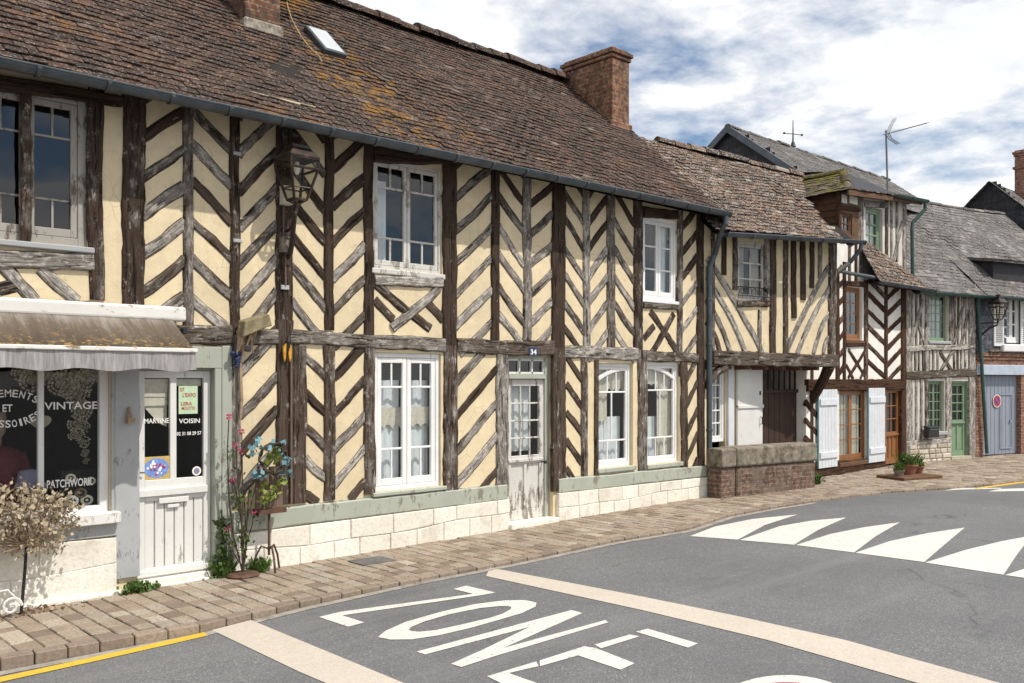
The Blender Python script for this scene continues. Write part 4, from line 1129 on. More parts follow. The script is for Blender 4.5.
zmid = lambda x: F1.z(x, 318 + .062 * x)      # top of the middle rail
UP = [(144, 183, 178, 147, 38), (192.5, 230.5, 145, 187, 37.5), (240, 276, 192, 150, 36.3), (292, 324, 232, 277, 34), (333, 364, 243, 209, 35), (456, 491, 232, 197, 31.5), (499, 523, 195, 234, 29.3), (531, 551.5, 235, 214, 29), (564, 583, 217, 250, 27.5), (589, 607, 250, 223, 27), (614.5, 633.5, 247, 280, 27.5), (682, 696.5, 280, 258, 26)]
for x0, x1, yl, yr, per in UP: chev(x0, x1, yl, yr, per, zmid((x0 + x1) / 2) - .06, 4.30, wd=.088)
LO = [(240, 276, 415, 372, 39, 345, 505), (306, 324, 357, 379, 34, 346, 501), (335, 364, 415, 378, 35, 346, 497), (457, 496, 418, 370, 33.5, 354, 487), (567, 581, 413, 436, 28, 358, 478), (687, 697, 407, 382, 25.5, 362, 467)]
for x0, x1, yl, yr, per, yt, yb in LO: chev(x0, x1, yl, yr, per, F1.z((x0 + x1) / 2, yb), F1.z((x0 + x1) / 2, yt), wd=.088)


def brace(pts, wd, k='m', d1=.014, F=F1, store=BR): store.append((F, Vector(F.px(*pts[0])), Vector(F.px(*pts[1])), wd, d1, k))


for q, k, d1 in (((376, 284, 430, 329), 'm', .016), ((374, 300, 393, 320), 'm', .012), ((424, 299, 443, 320), 'd', .012), ((438, 288, 392, 329), 'g', .022),
                 ((650, 311, 678, 353), 'd', .016), ((674, 315, 651, 353), 'd', .02), ((654, 326, 644, 339), 'm', .012), ((669, 340, 677, 352), 'm', .012),
                 ((2, 265, 34, 301), 'g', .016), ((40, 269, 76, 302), 'g', .016), ((-30, 265, -4, 300), 'm', .016), ((24, 284, -12, 292), 'g', .012)):
    brace(((q[0], q[1]), (q[2], q[3])), .095, k, d1)
BR.sort(key=lambda b: -(b[2] - b[1]).length / (b[1].x + 3.0))
rest = NB(); nrest = 0
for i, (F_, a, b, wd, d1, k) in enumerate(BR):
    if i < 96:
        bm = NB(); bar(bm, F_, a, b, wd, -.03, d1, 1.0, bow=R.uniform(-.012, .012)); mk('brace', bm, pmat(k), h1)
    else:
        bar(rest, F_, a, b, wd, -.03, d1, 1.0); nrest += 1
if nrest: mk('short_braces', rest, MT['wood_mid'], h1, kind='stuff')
else: rest.free()
# ---- painted stone plinth
def plinth(F, x0, x1, ytop0, ytop1, rows, par, mat='stone', d1=.05, below=.12, name='plinth', bw=(.35, .6)):
    s0, z0 = F.px(x0, ytop0); s1, z1 = F.px(x1, ytop1)
    bm = NB()
    gz = lambda s: zg(F.W(s, 0, 0).x)
    top = lambda s: z0 + (z1 - z0) * (s - s0) / (s1 - s0)
    fbox(bm, F, s0, s1, -.2, min(z0, z1) - .02, -.03, d1 - .014)
    for r in range(rows):
        s = s0
        while s < s1 - .02:
            e = min(s1, s + R.uniform(*bw)); e = s1 if s1 - e < .15 else e
            wv_ = lambda q, r: (0.022 * math.sin(q * 1.7 + rows) + .012 * math.sin(q * 5.1)) if 0 < r < rows else 0
            f0 = lambda q: gz(q) - (below if r == 0 else 0) + (top(q) - gz(q)) * (r / rows) + wv_(q, r)
            f1 = lambda q: gz(q) + (top(q) - gz(q)) * ((r + 1) / rows) + wv_(q, r + 1)
            g_ = .0035; dd = d1 + R.uniform(-.004, .004)
            hexa(bm, [F.W(s + g_, -.02, f0(s) + g_), F.W(e - g_, -.02, f0(e) + g_), F.W(e - g_, -.02, f1(e) - g_), F.W(s + g_, -.02, f1(s) - g_),
                      F.W(s + g_, dd, f0(s) + g_), F.W(e - g_, dd, f0(e) + g_), F.W(e - g_, dd, f1(e) - g_), F.W(s + g_, dd, f1(s) - g_)])
            s = e
    return mk(name, bm, MT[mat], par, bevel=.006)


plinth(F1, -160, 115, 560, 536.5, 2, h1, bw=(.4, .75)); bm = NB(); fbox(bm, F1, XL, F1.s(-160) - .01, -.2, .62, -.02, .045); mk('plinth', bm, MT['stone'], h1, bevel=.008); plinth(F1, 231, 507, 534, 498.5, 2, h1, bw=(.3, .62)); plinth(F1, 556, 707, 493, 476.5, 2, h1, bw=(.28, .5))
bm = NB(); fbox(bm, F1, F1.s(-160), F1.s(118), -.2, .035, -.02, .085); fbox(bm, F1, F1.s(118), F1.s(225), -.2, .03, -.02, .06); mk('footing', bm, MT['stone'], h1, bevel=.012)
# ---- roof
sl = math.hypot(1, RT); v1 = Vector((0, 1, RT)).normalized(); RH = (RY - EAVE_Y) * sl
E1 = Vector((XL, EAVE_Y, EAVE_Z)); U = Vector((1, 0, 0))
RN = Vector((0, -RT, 1)).normalized()


def on_roof(px, py, h=0.0): return hit(px, py, E1 + RN * h, RN)


bm = NB()
for t_, col in ((.0, 0),):
    quad(bm, [E1 - RN * .01, E1 + U * (XR - XL) - RN * .01, E1 + U * (XR - XL) + v1 * RH - RN * .01, E1 + v1 * RH - RN * .01])
yb2 = 2 * RY - EAVE_Y
quad(bm, [(XL, yb2, EAVE_Z), (XR, yb2, EAVE_Z), (XR, RY, RZ), (XL, RY, RZ)])
quad(bm, [(XL, EAVE_Y + .02, EAVE_Z - .03), (XR, EAVE_Y + .02, EAVE_Z - .03), (XR, FY, EAVE_Z + RT * .36 - .05), (XL, FY, EAVE_Z + RT * .36 - .05)])
mk('roof_deck', bm, MT['deck'], h1)
bm = NB(); roof_tiles(bm, E1 + RN * .012, U, v1, XR - XL + .04, RH, .17, .098, sag=.05)
rf = mk('roof', bm, MT['tile'], h1)
bm = NB(); ridge_caps(bm, (XL, RY, RZ + .02), (XR - .4, RY, RZ + .02), .13, .34); mk('ridge', bm, MT['tile'], rf)
bm = NB(); quad(bm, [(XR + .02, EAVE_Y - .02, EAVE_Z - .04), (XR + .02, RY, RZ - .02), (XR + .02, RY, RZ - .18), (XR + .02, EAVE_Y + .02, EAVE_Z - .16)]); mk('verge_board', bm, MT['deck'], rf)
gp, gq = Vector((XL, EAVE_Y - .075, EAVE_Z - .035)), Vector((XR - .05, EAVE_Y - .075, EAVE_Z + .045))
mk('gutter', gutter_bm(gp, gq, .062), MT['zinc'], h1, smooth=False)
bm = NB(); tube(bm, [gq - Vector((.06, 0, .05)), gq - Vector((.06, 0, .16)), gq + Vector((-.06, .06, -.22)), F1.W(F1.s(708), .12, F1.z(708, 255)), F1.W(F1.s(705), .075, F1.z(705, 268)), F1.W(F1.s(705), .075, .55)], .042, 12)
for y_ in (300, 345, 430): lathe(bm, F1.W(F1.s(705), .075, F1.z(705, y_)), [(.043, -.02), (.049, -.015), (.049, .015), (.043, .02)], 12)
mk('downpipe', bm, MT['zinc'], h1)


def chimney(par, x0, x1, y0, y1, z0, z1, mat='brick', cap=2, flash=False, pots=0):
    bm = NB(); wbox(bm, x0, x1, y0, y1, z0, z1 - .16)
    for i in range(cap): wbox(bm, x0 - .025 * (i + 1), x1 + .025 * (i + 1), y0 - .025 * (i + 1), y1 + .025 * (i + 1), z1 - .16 + i * .065, z1 - .16 + (i + 1) * .065 - .003)
    wbox(bm, x0, x1, y0, y1, z1 - .16 + cap * .065, z1 - .08 + cap * .065 - .04)
    c = mk('chimney', bm, MT[mat], par, bevel=.008)
    return c


p0, p1 = on_roof(245, 25), on_roof(281, 36)
c1 = chimney(h1, p0.x, p1.x, p0.y, p0.y + .75, p0.z - .3, 8.2)
bm = NB(); wbox(bm, p0.x - .02, p1.x + .03, p0.y - .035, p0.y + .4, p0.z - .25, p0.z + .09); mk('mortar_skirt', bm, MT['lead'], c1, bevel=.02)
c2 = chimney(h1, 10.84, 11.25, 9.30, 10.34, 5.5, 7.00)
bm = NB(); wbox(bm, 10.77, 11.30, 9.265, 10.45, 5.5, EAVE_Z + RT * (9.3 - EAVE_Y) + .10); mk('mortar_skirt', bm, MT['brick'], c2, bevel=.02)
a = [on_roof(*q, h=.05) for q in ((307, 33), (323, 34.5), (343, 57.5), (330, 56))]
cx_ = sum(a, Vector()) / 4
bm = NB(); hw, hh = .15, .30
P = lambda s, t, h: on_roof(324, 45, 0) + U * s + v1 * t + RN * h
hexa(bm, [P(-hw, -hh, 0), P(hw, -hh, 0), P(hw, hh, 0), P(-hw, hh, 0), P(-hw, -hh, .07), P(hw, -hh, .07), P(hw, hh, .07), P(-hw, hh, .07)])
skl = mk('skylight', bm, MT['zinc'], rf, bevel=.01) if False else mk('skylight', bm, MT['zinc'], h1, bevel=.01)
bm = NB(); quad(bm, [P(-hw + .03, -hh + .03, .073), P(hw - .03, -hh + .03, .073), P(hw - .03, hh - .03, .073), P(-hw + .03, hh - .03, .073)])
mk('skylight_pane', bm, simple('pale_roof_glass', (0.42, 0.44, 0.46), 0.15, .1, 5, 0, .6), skl)
bm = NB(); tube(bm, [on_roof(x, y, .05) for x, y in ((287, 2), (288, 8), (292, 20), (299, 33), (306, 43), (312, 50), (319, 56), (322, 62))], .007, 6)
o = mk('roof_cable', bm, simple('yellow_rope', (0.33, 0.22, 0.09), .8), loc=on_roof(319, 56)); tag(o, 'thin yellowish cable hanging down the tiled roof beside the skylight', 'cable')
# ================================================================== porch house with a jettied upper floor
F = F2
h2 = thing('porch_house', F2.W(1.5, 0, zg(12.5)), 'small house with jettied cream upper floor over an open timber porch', 'house')
BR2 = []
sR = F2.s(835); sL = -.02; zB = F2.z(770, 364); zE = 4.30
holes2 = []
w_, fr = window(h2, F2, 737, 764, 242, 301, 1, [.33, .67], [2, 2, 2], 'white_old', d=-.02, fr=.045, st=.04, mu=.025, sill=(.05, .04, .03, 'wood_pl'), curtains=[(.02, .98, .0, .99, 'lace')]) if 'wood_pl' in MT else window(h2, F2, 737, 767, 242, 301, 1, [.33, .67], [2, 2, 2], 'white_old', d=-.02, fr=.045, st=.04, mu=.025, sill=(.05, .04, .03, 'plank'), curtains=[(.0, .35, .0, .99, 'dim_lace'), (.65, 1, .0, .99, 'dim_lace')], label='small upper window with lace and an iron rail')
holes2.append(fr)
bm = NB(); a, b = fr[0] - .03, fr[1] + .03
for z in (fr[2] + .07, fr[2] + .2): tube(bm, [F2.W(a, .05, z), F2.W(b, .05, z)], .008, 6)
for k in range(9):
    x = a + (b - a) * k / 8; tube(bm, [F2.W(x, .05, fr[2] + .05), F2.W(x + .03, .05, fr[2] + .135), F2.W(x, .05, fr[2] + .2)], .006, 5)
mk('iron_rail', bm, MT['iron'], w_)
bm = NB(); wall(bm, F2, sL, sR, zB + .02, 4.35, holes2, .12)
YW = 8.02                                    # back wall of the porch
FP = Fac(0, YW, 0)
quad(bm, [F2.W(sR, 0, zB), (F2.W(sR, 0, 0).x, YB, zB), (F2.W(sR, 0, 0).x, YB, 4.3), F2.W(sR, 0, 4.3)])
ph = [(FP.s(711.5), FP.s(725.5), zg(12) + .12, FP.z(718, 366)), (FP.s(760), FP.s(803), zg(13) + .02, FP.z(780, 369))]
wall(bm, FP, 11.2, 14.6, -.2, 2.6, ph, .12)
mk('wall', bm, MT['cream'], h2)
bm = NB(); hexa(bm, [F2.W(sL, .01, zB - .0), F2.W(sR, .01, zB), (F2.W(sR, 0, 0).x, YW + .05, zB), (F2.W(sL, 0, 0).x, YW + .05, zB), F2.W(sL, .01, zB + .05), F2.W(sR, .01, zB + .05), (F2.W(sR, 0, 0).x, YW + .05, zB + .05), (F2.W(sL, 0, 0).x, YW + .05, zB + .05)])
for k in range(7):
    s_ = .25 + k * .42; p = F2.W(s_, 0, 0); wbox(bm, p.x - .05, p.x + .05, p.y + .06, YW, zB - .09, zB - .001)
mk('porch_ceiling', bm, MT['brown_board'], h2)
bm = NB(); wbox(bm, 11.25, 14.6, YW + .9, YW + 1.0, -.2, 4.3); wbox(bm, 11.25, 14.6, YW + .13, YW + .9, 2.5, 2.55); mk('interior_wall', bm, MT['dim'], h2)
# timbers of the upper floor
for x0, x1, yb, k in ((711, 714, 352, 'd'), (721.5, 726, 275, 'd'), (732.5, 737, 290, 'd'), (764.5, 769, 305, 'm'), (769.5, 775.5, 354, 'm'), (783, 787.5, 354, 'm'), (791, 796, 318, 'd'), (800, 805, 300, 'd'), (809.5, 813.5, 288, 'd'), (818, 821.5, 278, 'd'), (758, 761, 354, 'm')):
    post(x0, x1, 0, yb, k, F=F2, top=4.3 if x0 != 758 else F2.z(759, 310), par=h2)
post(828, 835, 0, 356, 'm', F=F2, top=4.3, par=h2, d1=.035)
for q, wd in (((707, 258, 762, 353), .10), ((707, 277, 746, 353), .095), ((706, 300, 730, 352), .09), ((706, 322, 720, 352), .085), ((829, 267, 786, 354), .10), ((832, 284, 797, 354), .095), ((832, 309, 813, 354), .09), ((832, 334, 823, 354), .08)):
    s0_, z0_ = F2.px(q[0], q[1]); s1_, z1_ = F2.px(q[2], q[3])
    bm = NB(); bar(bm, F2, (max(s0_, .0), z0_), (s1_, z1_), wd, -.03, .02, 1.0, bow=.05 if q[0] < 800 else -.05); mk('brace', bm, pmat('g' if R.random() < .5 else 'm'), h2)
beam(712, 350.5, 364.5, 756, 352, 366, 'g', F=F2, d1=.05, par=h2, name='bressummer'); beam(756, 352, 366, 836, 355.5, 367, 'g', F=F2, d1=.055, par=h2, name='bressummer')
beam(768, 301, 307, 736, 300, 306, 'd', F=F2, par=h2, d1=.04)
# porch fittings
glz = window(h2, FP, 711.5, 725.5, 367, 442, 1, [.2, .4, .6, .8], [2, 2, 2, 2, 2], 'white_clean', d=-.03, fr=.05, st=.03, mu=.02, curtains=[(.0, 1, .1, .99, CL)], label='tall white glazed porch window')
bm = NB(); fbox(bm, FP, FP.s(726.5), FP.s(732), -.1, 2.4, -.02, .04); mk('post', bm, MT['shutter'], h2, bevel=.005)
bm = NB(); a, b = FP.s(735), FP.s(760); zz0, zz1 = zg(12.5) + .03, FP.z(748, 367); zm = FP.z(748, 406)
fbox(bm, FP, a, b, zz0, zm - .012, .01, .05); fbox(bm, FP, a, b, zm + .012, zz1, .01, .052); fbox(bm, FP, a - .01, b + .01, zm - .035, zm + .02, .05, .07)
fbox(bm, FP, a + .02, b - .02, zz1 - .1, zz1 - .03, .052, .066)
pd = mk('stable_door', bm, MT['door_white'], h2, bevel=.006, label='white two-leaf stable door')
bm = NB(); tube(bm, [FP.W(b - .08, .055, FP.z(755, 417)), FP.W(b - .08, .09, FP.z(755, 417)), FP.W(b - .08, .09, FP.z(755, 424)), FP.W(b - .08, .055, FP.z(755, 424))], .008, 6); mk('handle', bm, MT['iron'], pd); bm = NB(); fbox(bm, FP, b - .1, b - .07, FP.z(755, 395), FP.z(755, 391), .05, .065); mk('latch', bm, MT['iron'], pd)
bm = NB(); a, b = ph[1][0], ph[1][1]; n = 8
for k in range(n):
    x0, x1 = a + (b - a) * k / n, a + (b - a) * (k + 1) / n; fbox(bm, FP, x0 + .003, x1 - .003, ph[1][2], ph[1][3] - .35, -.08, -.045 + R.uniform(-.004, .004))
fbox(bm, FP, a, b, ph[1][3] - .40, ph[1][3] - .34, -.08, -.01)
for k in range(9):
    x = a + (b - a) * k / 8; fbox(bm, FP, x - .012, x + .012, ph[1][3] - .34, ph[1][3], -.07, -.04)
fbox(bm, FP, a - .04, a, ph[1][2], ph[1][3] + .05, -.05, .02); fbox(bm, FP, b, b + .35, ph[1][2], ph[1][3] + .05, -.05, .02)
pd = mk('plank_door', bm, MT['brown_door'], h2, bevel=.004, label='dark brown plank door')
# brackets under the jetty
bm = NB(); bar(bm, F2, (.09, F2.z(713, 386)), (.52, F2.z(728, 367)), .10, -.06, .04, .7, bow=.04); mk('bracket', bm, MT['wood_grey'], h2)
pR = FP.s(805)
FB = Fac(pR, YW, 90 + 0)                     # bracket in a plane square to the wall
bm = NB(); wbox(bm, pR - .06, pR + .05, YW - .14, YW - .005, zg(14), zB); mk('porch_post', bm, MT['wood_brown'], h2, bevel=.01) if False else None
bm.free() if False else None
uvl(bm)
mk('porch_post', bm, MT['brown_door'], h2, bevel=.01)
bm = NB(); e0 = Vector((pR, YW - .12, F2.z(805, 402))); e1 = F2.W(sR - .12, -.02, zB - .01)
tube(bm, [e0, e0 + (e1 - e0) * .35 + Vector((0, 0, -.03)), e0 + (e1 - e0) * .7 + Vector((0, 0, -.03)), e1], [.075, .08, .085, .10], 8); mk('bracket', bm, MT['brown_door'], h2)
# roof of the porch house
ea, eb = F2.W(.05, .36, 0), F2.W(sR + .15, .36, 0); ea.z, eb.z = 3.95, 4.10
u2 = (eb - ea).normalized(); nb_ = -F2.n; v2 = (nb_ * 1.0 + Vector((0, 0, .92))).normalized(); L2 = 6.2; H2 = 2.62
RN2 = u2.cross(v2).normalized(); RN2 = RN2 if RN2.z > 0 else -RN2
A2 = ea - u2 * .12
bm = NB(); o_ = -RN2 * .02
Le = (eb - ea).length + .12
for q_ in range(400):
    p_ = A2 + u2 * (2.5 + q_ * .01) + v2 * H2
    r_ = (p_.x * ST - p_.y * CT) / (p_.x * CT + p_.y * ST)
    if r_ * FOC + CX > 801: break
L2 = 2.5 + q_ * .01
RB = [hit(x, y, A2, RN2) for x, y in ((851, 247), (838, 235.5), (821, 217), (806, 200), (801, 180))]
H2R = (RB[-1] - A2).dot(v2); L2 = (RB[-1] - A2).dot(u2)
bm.faces.new([bm.verts.new(p + o_) for p in [A2, A2 + u2 * Le] + RB + [A2 + v2 * H2]])
CB = [Vector((15.55, FY + .06, 4.41)), Vector((15.55, FY + .40, 4.76)), Vector((15.55, FY + .78, 5.14)), Vector((15.9, 9.5, 5.4))]
for k in range(3): quad(bm, [RB[k + 1] + o_, RB[k + 2] + o_, CB[k + 1], CB[k]])
bk = nb_ * 2.4 + Vector((0, 0, -2.2))
quad(bm, [A2 + v2 * H2 + o_, A2 + u2 * L2 + v2 * H2R + o_, A2 + u2 * L2 + v2 * H2R + bk, A2 + v2 * H2 + bk])
quad(bm, [A2 + o_ * 3, A2 + u2 * Le + o_ * 3, A2 + u2 * Le + nb_ * .45 + Vector((0, 0, .30)), A2 + nb_ * .45 + Vector((0, 0, .30))])
mk('roof_deck', bm, MT['deck'], h2)
bm = NB(); poly_tiles(bm, A2 + RN2 * .012, u2, v2, [A2 - u2 * .05 - v2 * .05, A2 + u2 * Le - v2 * .05] + RB + [A2 - u2 * .05 + v2 * H2], .155, .09, sag=.05, jit=1.4)
r2 = mk('roof', bm, MT['tile2'], h2)
bm = NB(); ridge_caps(bm, A2 + v2 * H2 + u2 * .6 - v2 * .06, A2 + v2 * H2R + u2 * L2, .11, .30); mk('ridge', bm, MT['tile2'], r2)
g2a, g2b = ea - nb_ * .07 + Vector((0, 0, -.04)), eb - nb_ * .07 + Vector((0, 0, -.03))
mk('gutter', gutter_bm(g2a, g2b, .055), MT['zinc'], h2)
bm = NB(); tube(bm, [g2b + Vector((-.06, 0, -.04)), g2b + Vector((-.06, .02, -.14)), g2b + Vector((-.10, .16, -.32)), Vector((15.2, FY - .10, 3.72)), Vector((15.75, FY - .14, 3.70)), Vector((16.25, FY - .30, 3.66))], .035, 10); mk('downpipe', bm, MT['zinc'], h2)

# low wall in front of the porch
pw_ = thing('parapet_wall', F2.W(1.3, .2, zg(12.4)), 'low old brick wall with a thick mossy stone cap in front of the porch', 'wall')
cA, cB = F2.px(737, 470, .33)[0], F2.px(815.5, 470, .33)[0]
zt_, zk = F2.z(737, 447.5, .33), F2.z(737, 467, .33)
bm = NB()
for (s0_, s1_, d0_, d1_) in ((cA, cB, .03, .33),): fbox(bm, F2, s0_, s1_, zg(12) - .1, zk, d0_, d1_)
fbox(bm, F2, .06, cA - .0, zg(12) - .1, zk, .045, .31)
mk('brick_base', bm, MT['brick_old'], pw_, bevel=.02)
bm = NB(); fbox(bm, F2, cA - .02, cB + .02, zk + .002, zt_, .0, .36); fbox(bm, F2, .05, cA - .021, zk + .002, zt_ - .01, .03, .35); mk('coping', bm, MT['capstone'], pw_, bevel=.03, seg=2)

# ================================================================== white and brown house
F = F3
h3 = thing('narrow_house', (16.5, FY, zg(16.5)), 'narrow white plastered house with brown herringbone timbers and a tiled dormer', 'house')
x3l, x3r = F3.s(806), F3.s(905); x3r = 18.12
BR3 = []; holes3 = []
w_, fr = window(h3, F3, 845, 862, 287, 340, 1, [.25, .5, .75], [2, 2, 2, 2], 'oak', d=-.05, fr=.045, st=.045, mu=.02, th=.03, sill=(.06, .04, .03, 'brown_board'), label='brown upper window'); holes3.append(fr)
w_, fr = window(h3, F3, 839, 867, 389, 461, 2, [.25, .5, .75], [2, 2, 2, 2], 'oak', d=-.05, fr=.05, st=.055, mu=.02, th=.03, sill=(.08, .05, .05, 'brown_board'), curtains=[(.02, .98, .02, .99, 'lace')], label='wide french window in varnished brown wood'); holes3.append(fr)
d0, d1 = F3.s(885), F3.s(902); zd1, zd0 = F3.z(893, 389), zg(17.7) + .02; holes3.append((d0, d1, zd0 - .2, zd1))
glazed_door('door', F3, d0 + .03, d1 - .03, zd0, zd1 - .03, F3.z(893, 432), F3.z(893, 393), 2, 3, MT['oak'], -.05, .09, 'varnished brown door with six panes', panels=3, parent=h3)
bm = NB(); fbox(bm, F3, d0 - .02, d0 + .03, zd0, zd1, -.1, .01); fbox(bm, F3, d1 - .03, d1 + .02, zd0, zd1, -.1, .01); fbox(bm, F3, d0 + .03, d1 - .03, zd1 - .03, zd1 + .02, -.1, .01); mk('door_frame', bm, MT['oak'], h3)
bm = NB(); wall(bm, F3, x3l, x3r, -.1, 3.7, holes3, .12); wall(bm, F3, x3l, F3.s(859), 3.7, 4.3, [], .12)
quad(bm, [(x3l, FY, -.1), (x3l, YB, -.1), (x3l, YB, 4.2), (x3l, FY, 4.2)]); quad(bm, [(x3r, FY, -.1), (x3r, YB, -.1), (x3r, YB, 4.2), (x3r, FY, 4.2)]); mk('wall', bm, MT['whitep'], h3)
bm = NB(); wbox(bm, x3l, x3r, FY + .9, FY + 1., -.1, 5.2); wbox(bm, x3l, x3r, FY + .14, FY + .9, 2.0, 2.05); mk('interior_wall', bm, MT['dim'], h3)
pm3 = MT['wood_brown']


def t3(p0, p1, wpx=None, w=.1, d1=.02, F=F3, par=None, name='brace', mat=None, store=None):
    s0_, z0_ = F.px(*p0); s1_, z1_ = F.px(*p1)
    bm = NB(); bar(bm, F, (s0_, z0_), (s1_, z1_), w, -.03, d1, .7); return mk(name, bm, mat or pm3, par or h3)


for x, w_, y0, y1 in ((837, .12, 270, 384), (844, .09, 262, 384), (865.5, .13, 280, 384), (885.5, .11, 285, 384), (903, .2, 288, 480), (872, .09, 386, 462), (883, .1, 386, 474), (849, .07, 240, 283), (855.5, .08, 244, 284)):
    t3((x, y1), (x, y0), w=w_, d1=.028, name='post')
t3((806, 385.5), (903, 384.5), w=.20, d1=.045, name='beam'); t3((845, 343.5), (865, 343.5), w=.10, d1=.035, name='beam')
t3((806, 470.5), (884, 464), w=.24, d1=.035, name='beam'); t3((844, 283), (866, 284.5), w=.09, d1=.035, name='beam')
BB = []
chev(838, 844, 306, 297, 17.5, F3.z(841, 380), F3.z(841, 268), F=F3, wd=.10, store=BB)
chev(867, 884.5, 293, 312, 16.5, F3.z(876, 379), F3.z(876, 282), F=F3, wd=.10, store=BB)
chev(886.5, 902, 316, 300, 16.5, F3.z(894, 379), F3.z(894, 286), F=F3, wd=.10, store=BB)
chev(806, 818, 402, 417, 18, F3.z(812, 476), F3.z(812, 392), F=F3, wd=.10, store=BB)
for q in ((848, 349, 866, 378), (866, 349, 848, 378), (846, 365, 853, 379), (866, 366, 860, 379)): BB.append((F3, Vector(F3.px(q[0], q[1])), Vector(F3.px(q[2], q[3])), .07, .016, 'm'))
for F_, a, b, wd, dd, k in BB:
    bm = NB(); bar(bm, F_, a, b, wd, -.03, dd, .7); mk('brace', bm, pm3, h3)
# shutters folded back on the wall
for x0, x1, y0, y1, lab in ((818.5, 837, 389.5, 467.5, None), (868.5, 884.5, 388, 462, None)):
    a, b = F3.s(x0, .05), F3.s(x1, .05); xm = (x0 + x1) / 2; z0_, z1_ = F3.z(xm, y1, .05), F3.z(xm, y0, .05)
    bm = NB(); n = 6
    for k in range(n): fbox(bm, F3, a + (b - a) * k / n + .002, a + (b - a) * (k + 1) / n - .002, z0_, z1_, .035, .062)
    for z in (z0_ + .22, z1_ - .22): fbox(bm, F3, a + .02, b - .02, z - .055, z + .055, .062, .085)
    sh = mk('shutter', bm, MT['shutter'], h3, bevel=.004)
    bm = NB(); fbox(bm, F3, a - .012, a - .001, z0_, z1_, .036, .061); mk('edge_strip', bm, MT['shutter_edge'], sh)
# hipped pent roof over the front
pe = 3.60; yE = FY - .36; xa, xb = 16.15, 18.42; ap = F3U.px(867, 243); AX, AZ = ap
bm = NB(); Eo = Vector((xa, yE, pe)); vt = Vector((0, FY + .05 - yE, AZ - pe)); Hh = vt.length; vt.normalize()
hipx = lambda t: xb - (xb - AX) * (t / Hh)
roof_tiles(bm, Eo, Vector((1, 0, 0)), vt, xb - xa, Hh, .15, .075, inside=lambda s, t: xa + s < hipx(t), jit=1.3)
pr = mk('pent_roof', bm, MT['tile2'], h3)
bm = NB(); quad(bm, [(xa, yE, pe - .02), (xb, yE, pe - .02), (AX, FY + .04, AZ - .02), (xa, FY + .04, AZ - .02)]); quad(bm, [(xb, yE, pe - .02), (xb, FY + .04, pe - .02), (AX, FY + .04, AZ - .02)])
quad(bm, [(xa, yE + .01, pe - .04), (xb, yE + .01, pe - .04), (xb, FY + .05, pe + .0), (xa, FY + .05, pe + .0)]); mk('roof_deck', bm, MT['deck'], h3)
mk('gutter', gutter_bm((xa, yE - .06, pe - .02), (xb + .02, yE - .06, pe - .02), .05), MT['zinc'], h3)
# tall wall above it: brown dormer on the left, green window on the right
F = F3U; holesU = []
xd = 15.55                                    # dormer corner
w_, fr = window(h3, F3U, 840.5, 852, 213, 234, 1, [.5], [2, 2], 'brown_board', d=-.02, fr=.035, st=.03, mu=.018, label='small brown dormer window', curtains=[(.02, .98, .02, .99, CL)]); holesU.append(fr)
w_, fr = window(h3, F3U, 865.5, 882.5, 207.5, 262, 1, [.25, .5, .75], [2, 2, 2, 2], 'green', d=-.06, fr=.05, st=.05, mu=.03, label='green upper window', curtains=[(.02, .98, .3, .99, CL)]); holesU.append(fr)
xu1 = F3U.s(906)
zT = F3U.z(880, 197); bm = NB(); wall(bm, F3U, F3U.s(859), xu1, 3.6, 5.42, holesU[1:], .12); quad(bm, [F3U.W(xu1, 0, 3.6), F3U.W(xu1, -3.5, 3.6), F3U.W(xu1, -3.5, 5.42), F3U.W(xu1, 0, 5.42)]); mk('wall', bm, MT['greyp'], h3)
bm = NB(); wall(bm, F3U, xd, F3U.s(859), 4.2, 5.25, holesU[:1], .1)
rowsn = 9
for k in range(rowsn):
    z0_ = 4.15 + k * .122; hexa(bm, [(xd - .018, FY + .06, z0_), (xd + .02, FY + .06, z0_), (xd + .02, FY + 1.6, z0_), (xd - .018, FY + 1.6, z0_), (xd - .004, FY + .06, z0_ + .12), (xd + .02, FY + .06, z0_ + .12), (xd + .02, FY + 1.6, z0_ + .12), (xd - .004, FY + 1.6, z0_ + .12)])
dm = mk('dormer', bm, MT['brown_board'], h3)
for (x0, x1, y0, y1) in ((841, 846.5, 195, 203), (849, 857, 196.5, 204)):
    bm = NB(); fbox(bm, F3U, F3U.s(x0), F3U.s(x1), F3U.z((x0 + x1) / 2, y1), F3U.z((x0 + x1) / 2, y0), -.02, .012); mk('plaster_infill', bm, MT['whitep'], dm)
for x, w_, y0, y1 in ((861, .13, 195, 275), (886, .10, 196, 262), (891, .06, 197, 268), (896.5, .08, 198, 262), (904, .13, 198, 290), (839, .1, 192, 258)):
    t3((x, y1), (x, y0), w=w_, d1=.03, F=F3U, name='post', mat=MT['wood_grey'] if x > 858 else MT['wood_brown'])
t3((863, 203.5), (886, 205.5), w=.11, d1=.035, F=F3U, name='beam', mat=MT['wood_grey']); t3((902, 222), (893, 262), w=.1, d1=.024, F=F3U, mat=MT['wood_grey'])
t3((840, 208), (859, 209.5), w=.08, d1=.03, F=F3U, name='beam', mat=MT['wood_brown'])
bm = NB(); wbox(bm, xd + .1, xu1 - .1, FY + 1.0, FY + 1.1, 4, 5.3); mk('interior_wall', bm, MT['dim'], h3)
# dormer roof: mossy left slope, front slope, and the low slope running back to the slate roof
e0 = Vector((15.40, FY + 1.0, 5.15)); eC = Vector((15.42, FY - .16, 5.19)); pk = Vector((16.08, FY + .28, 5.68)); pb = Vector((16.05, FY + 1.5, 5.62)); eR = Vector((18.52, FY - .16, 5.42)); tR = Vector((18.5, FY + .10, 5.46))


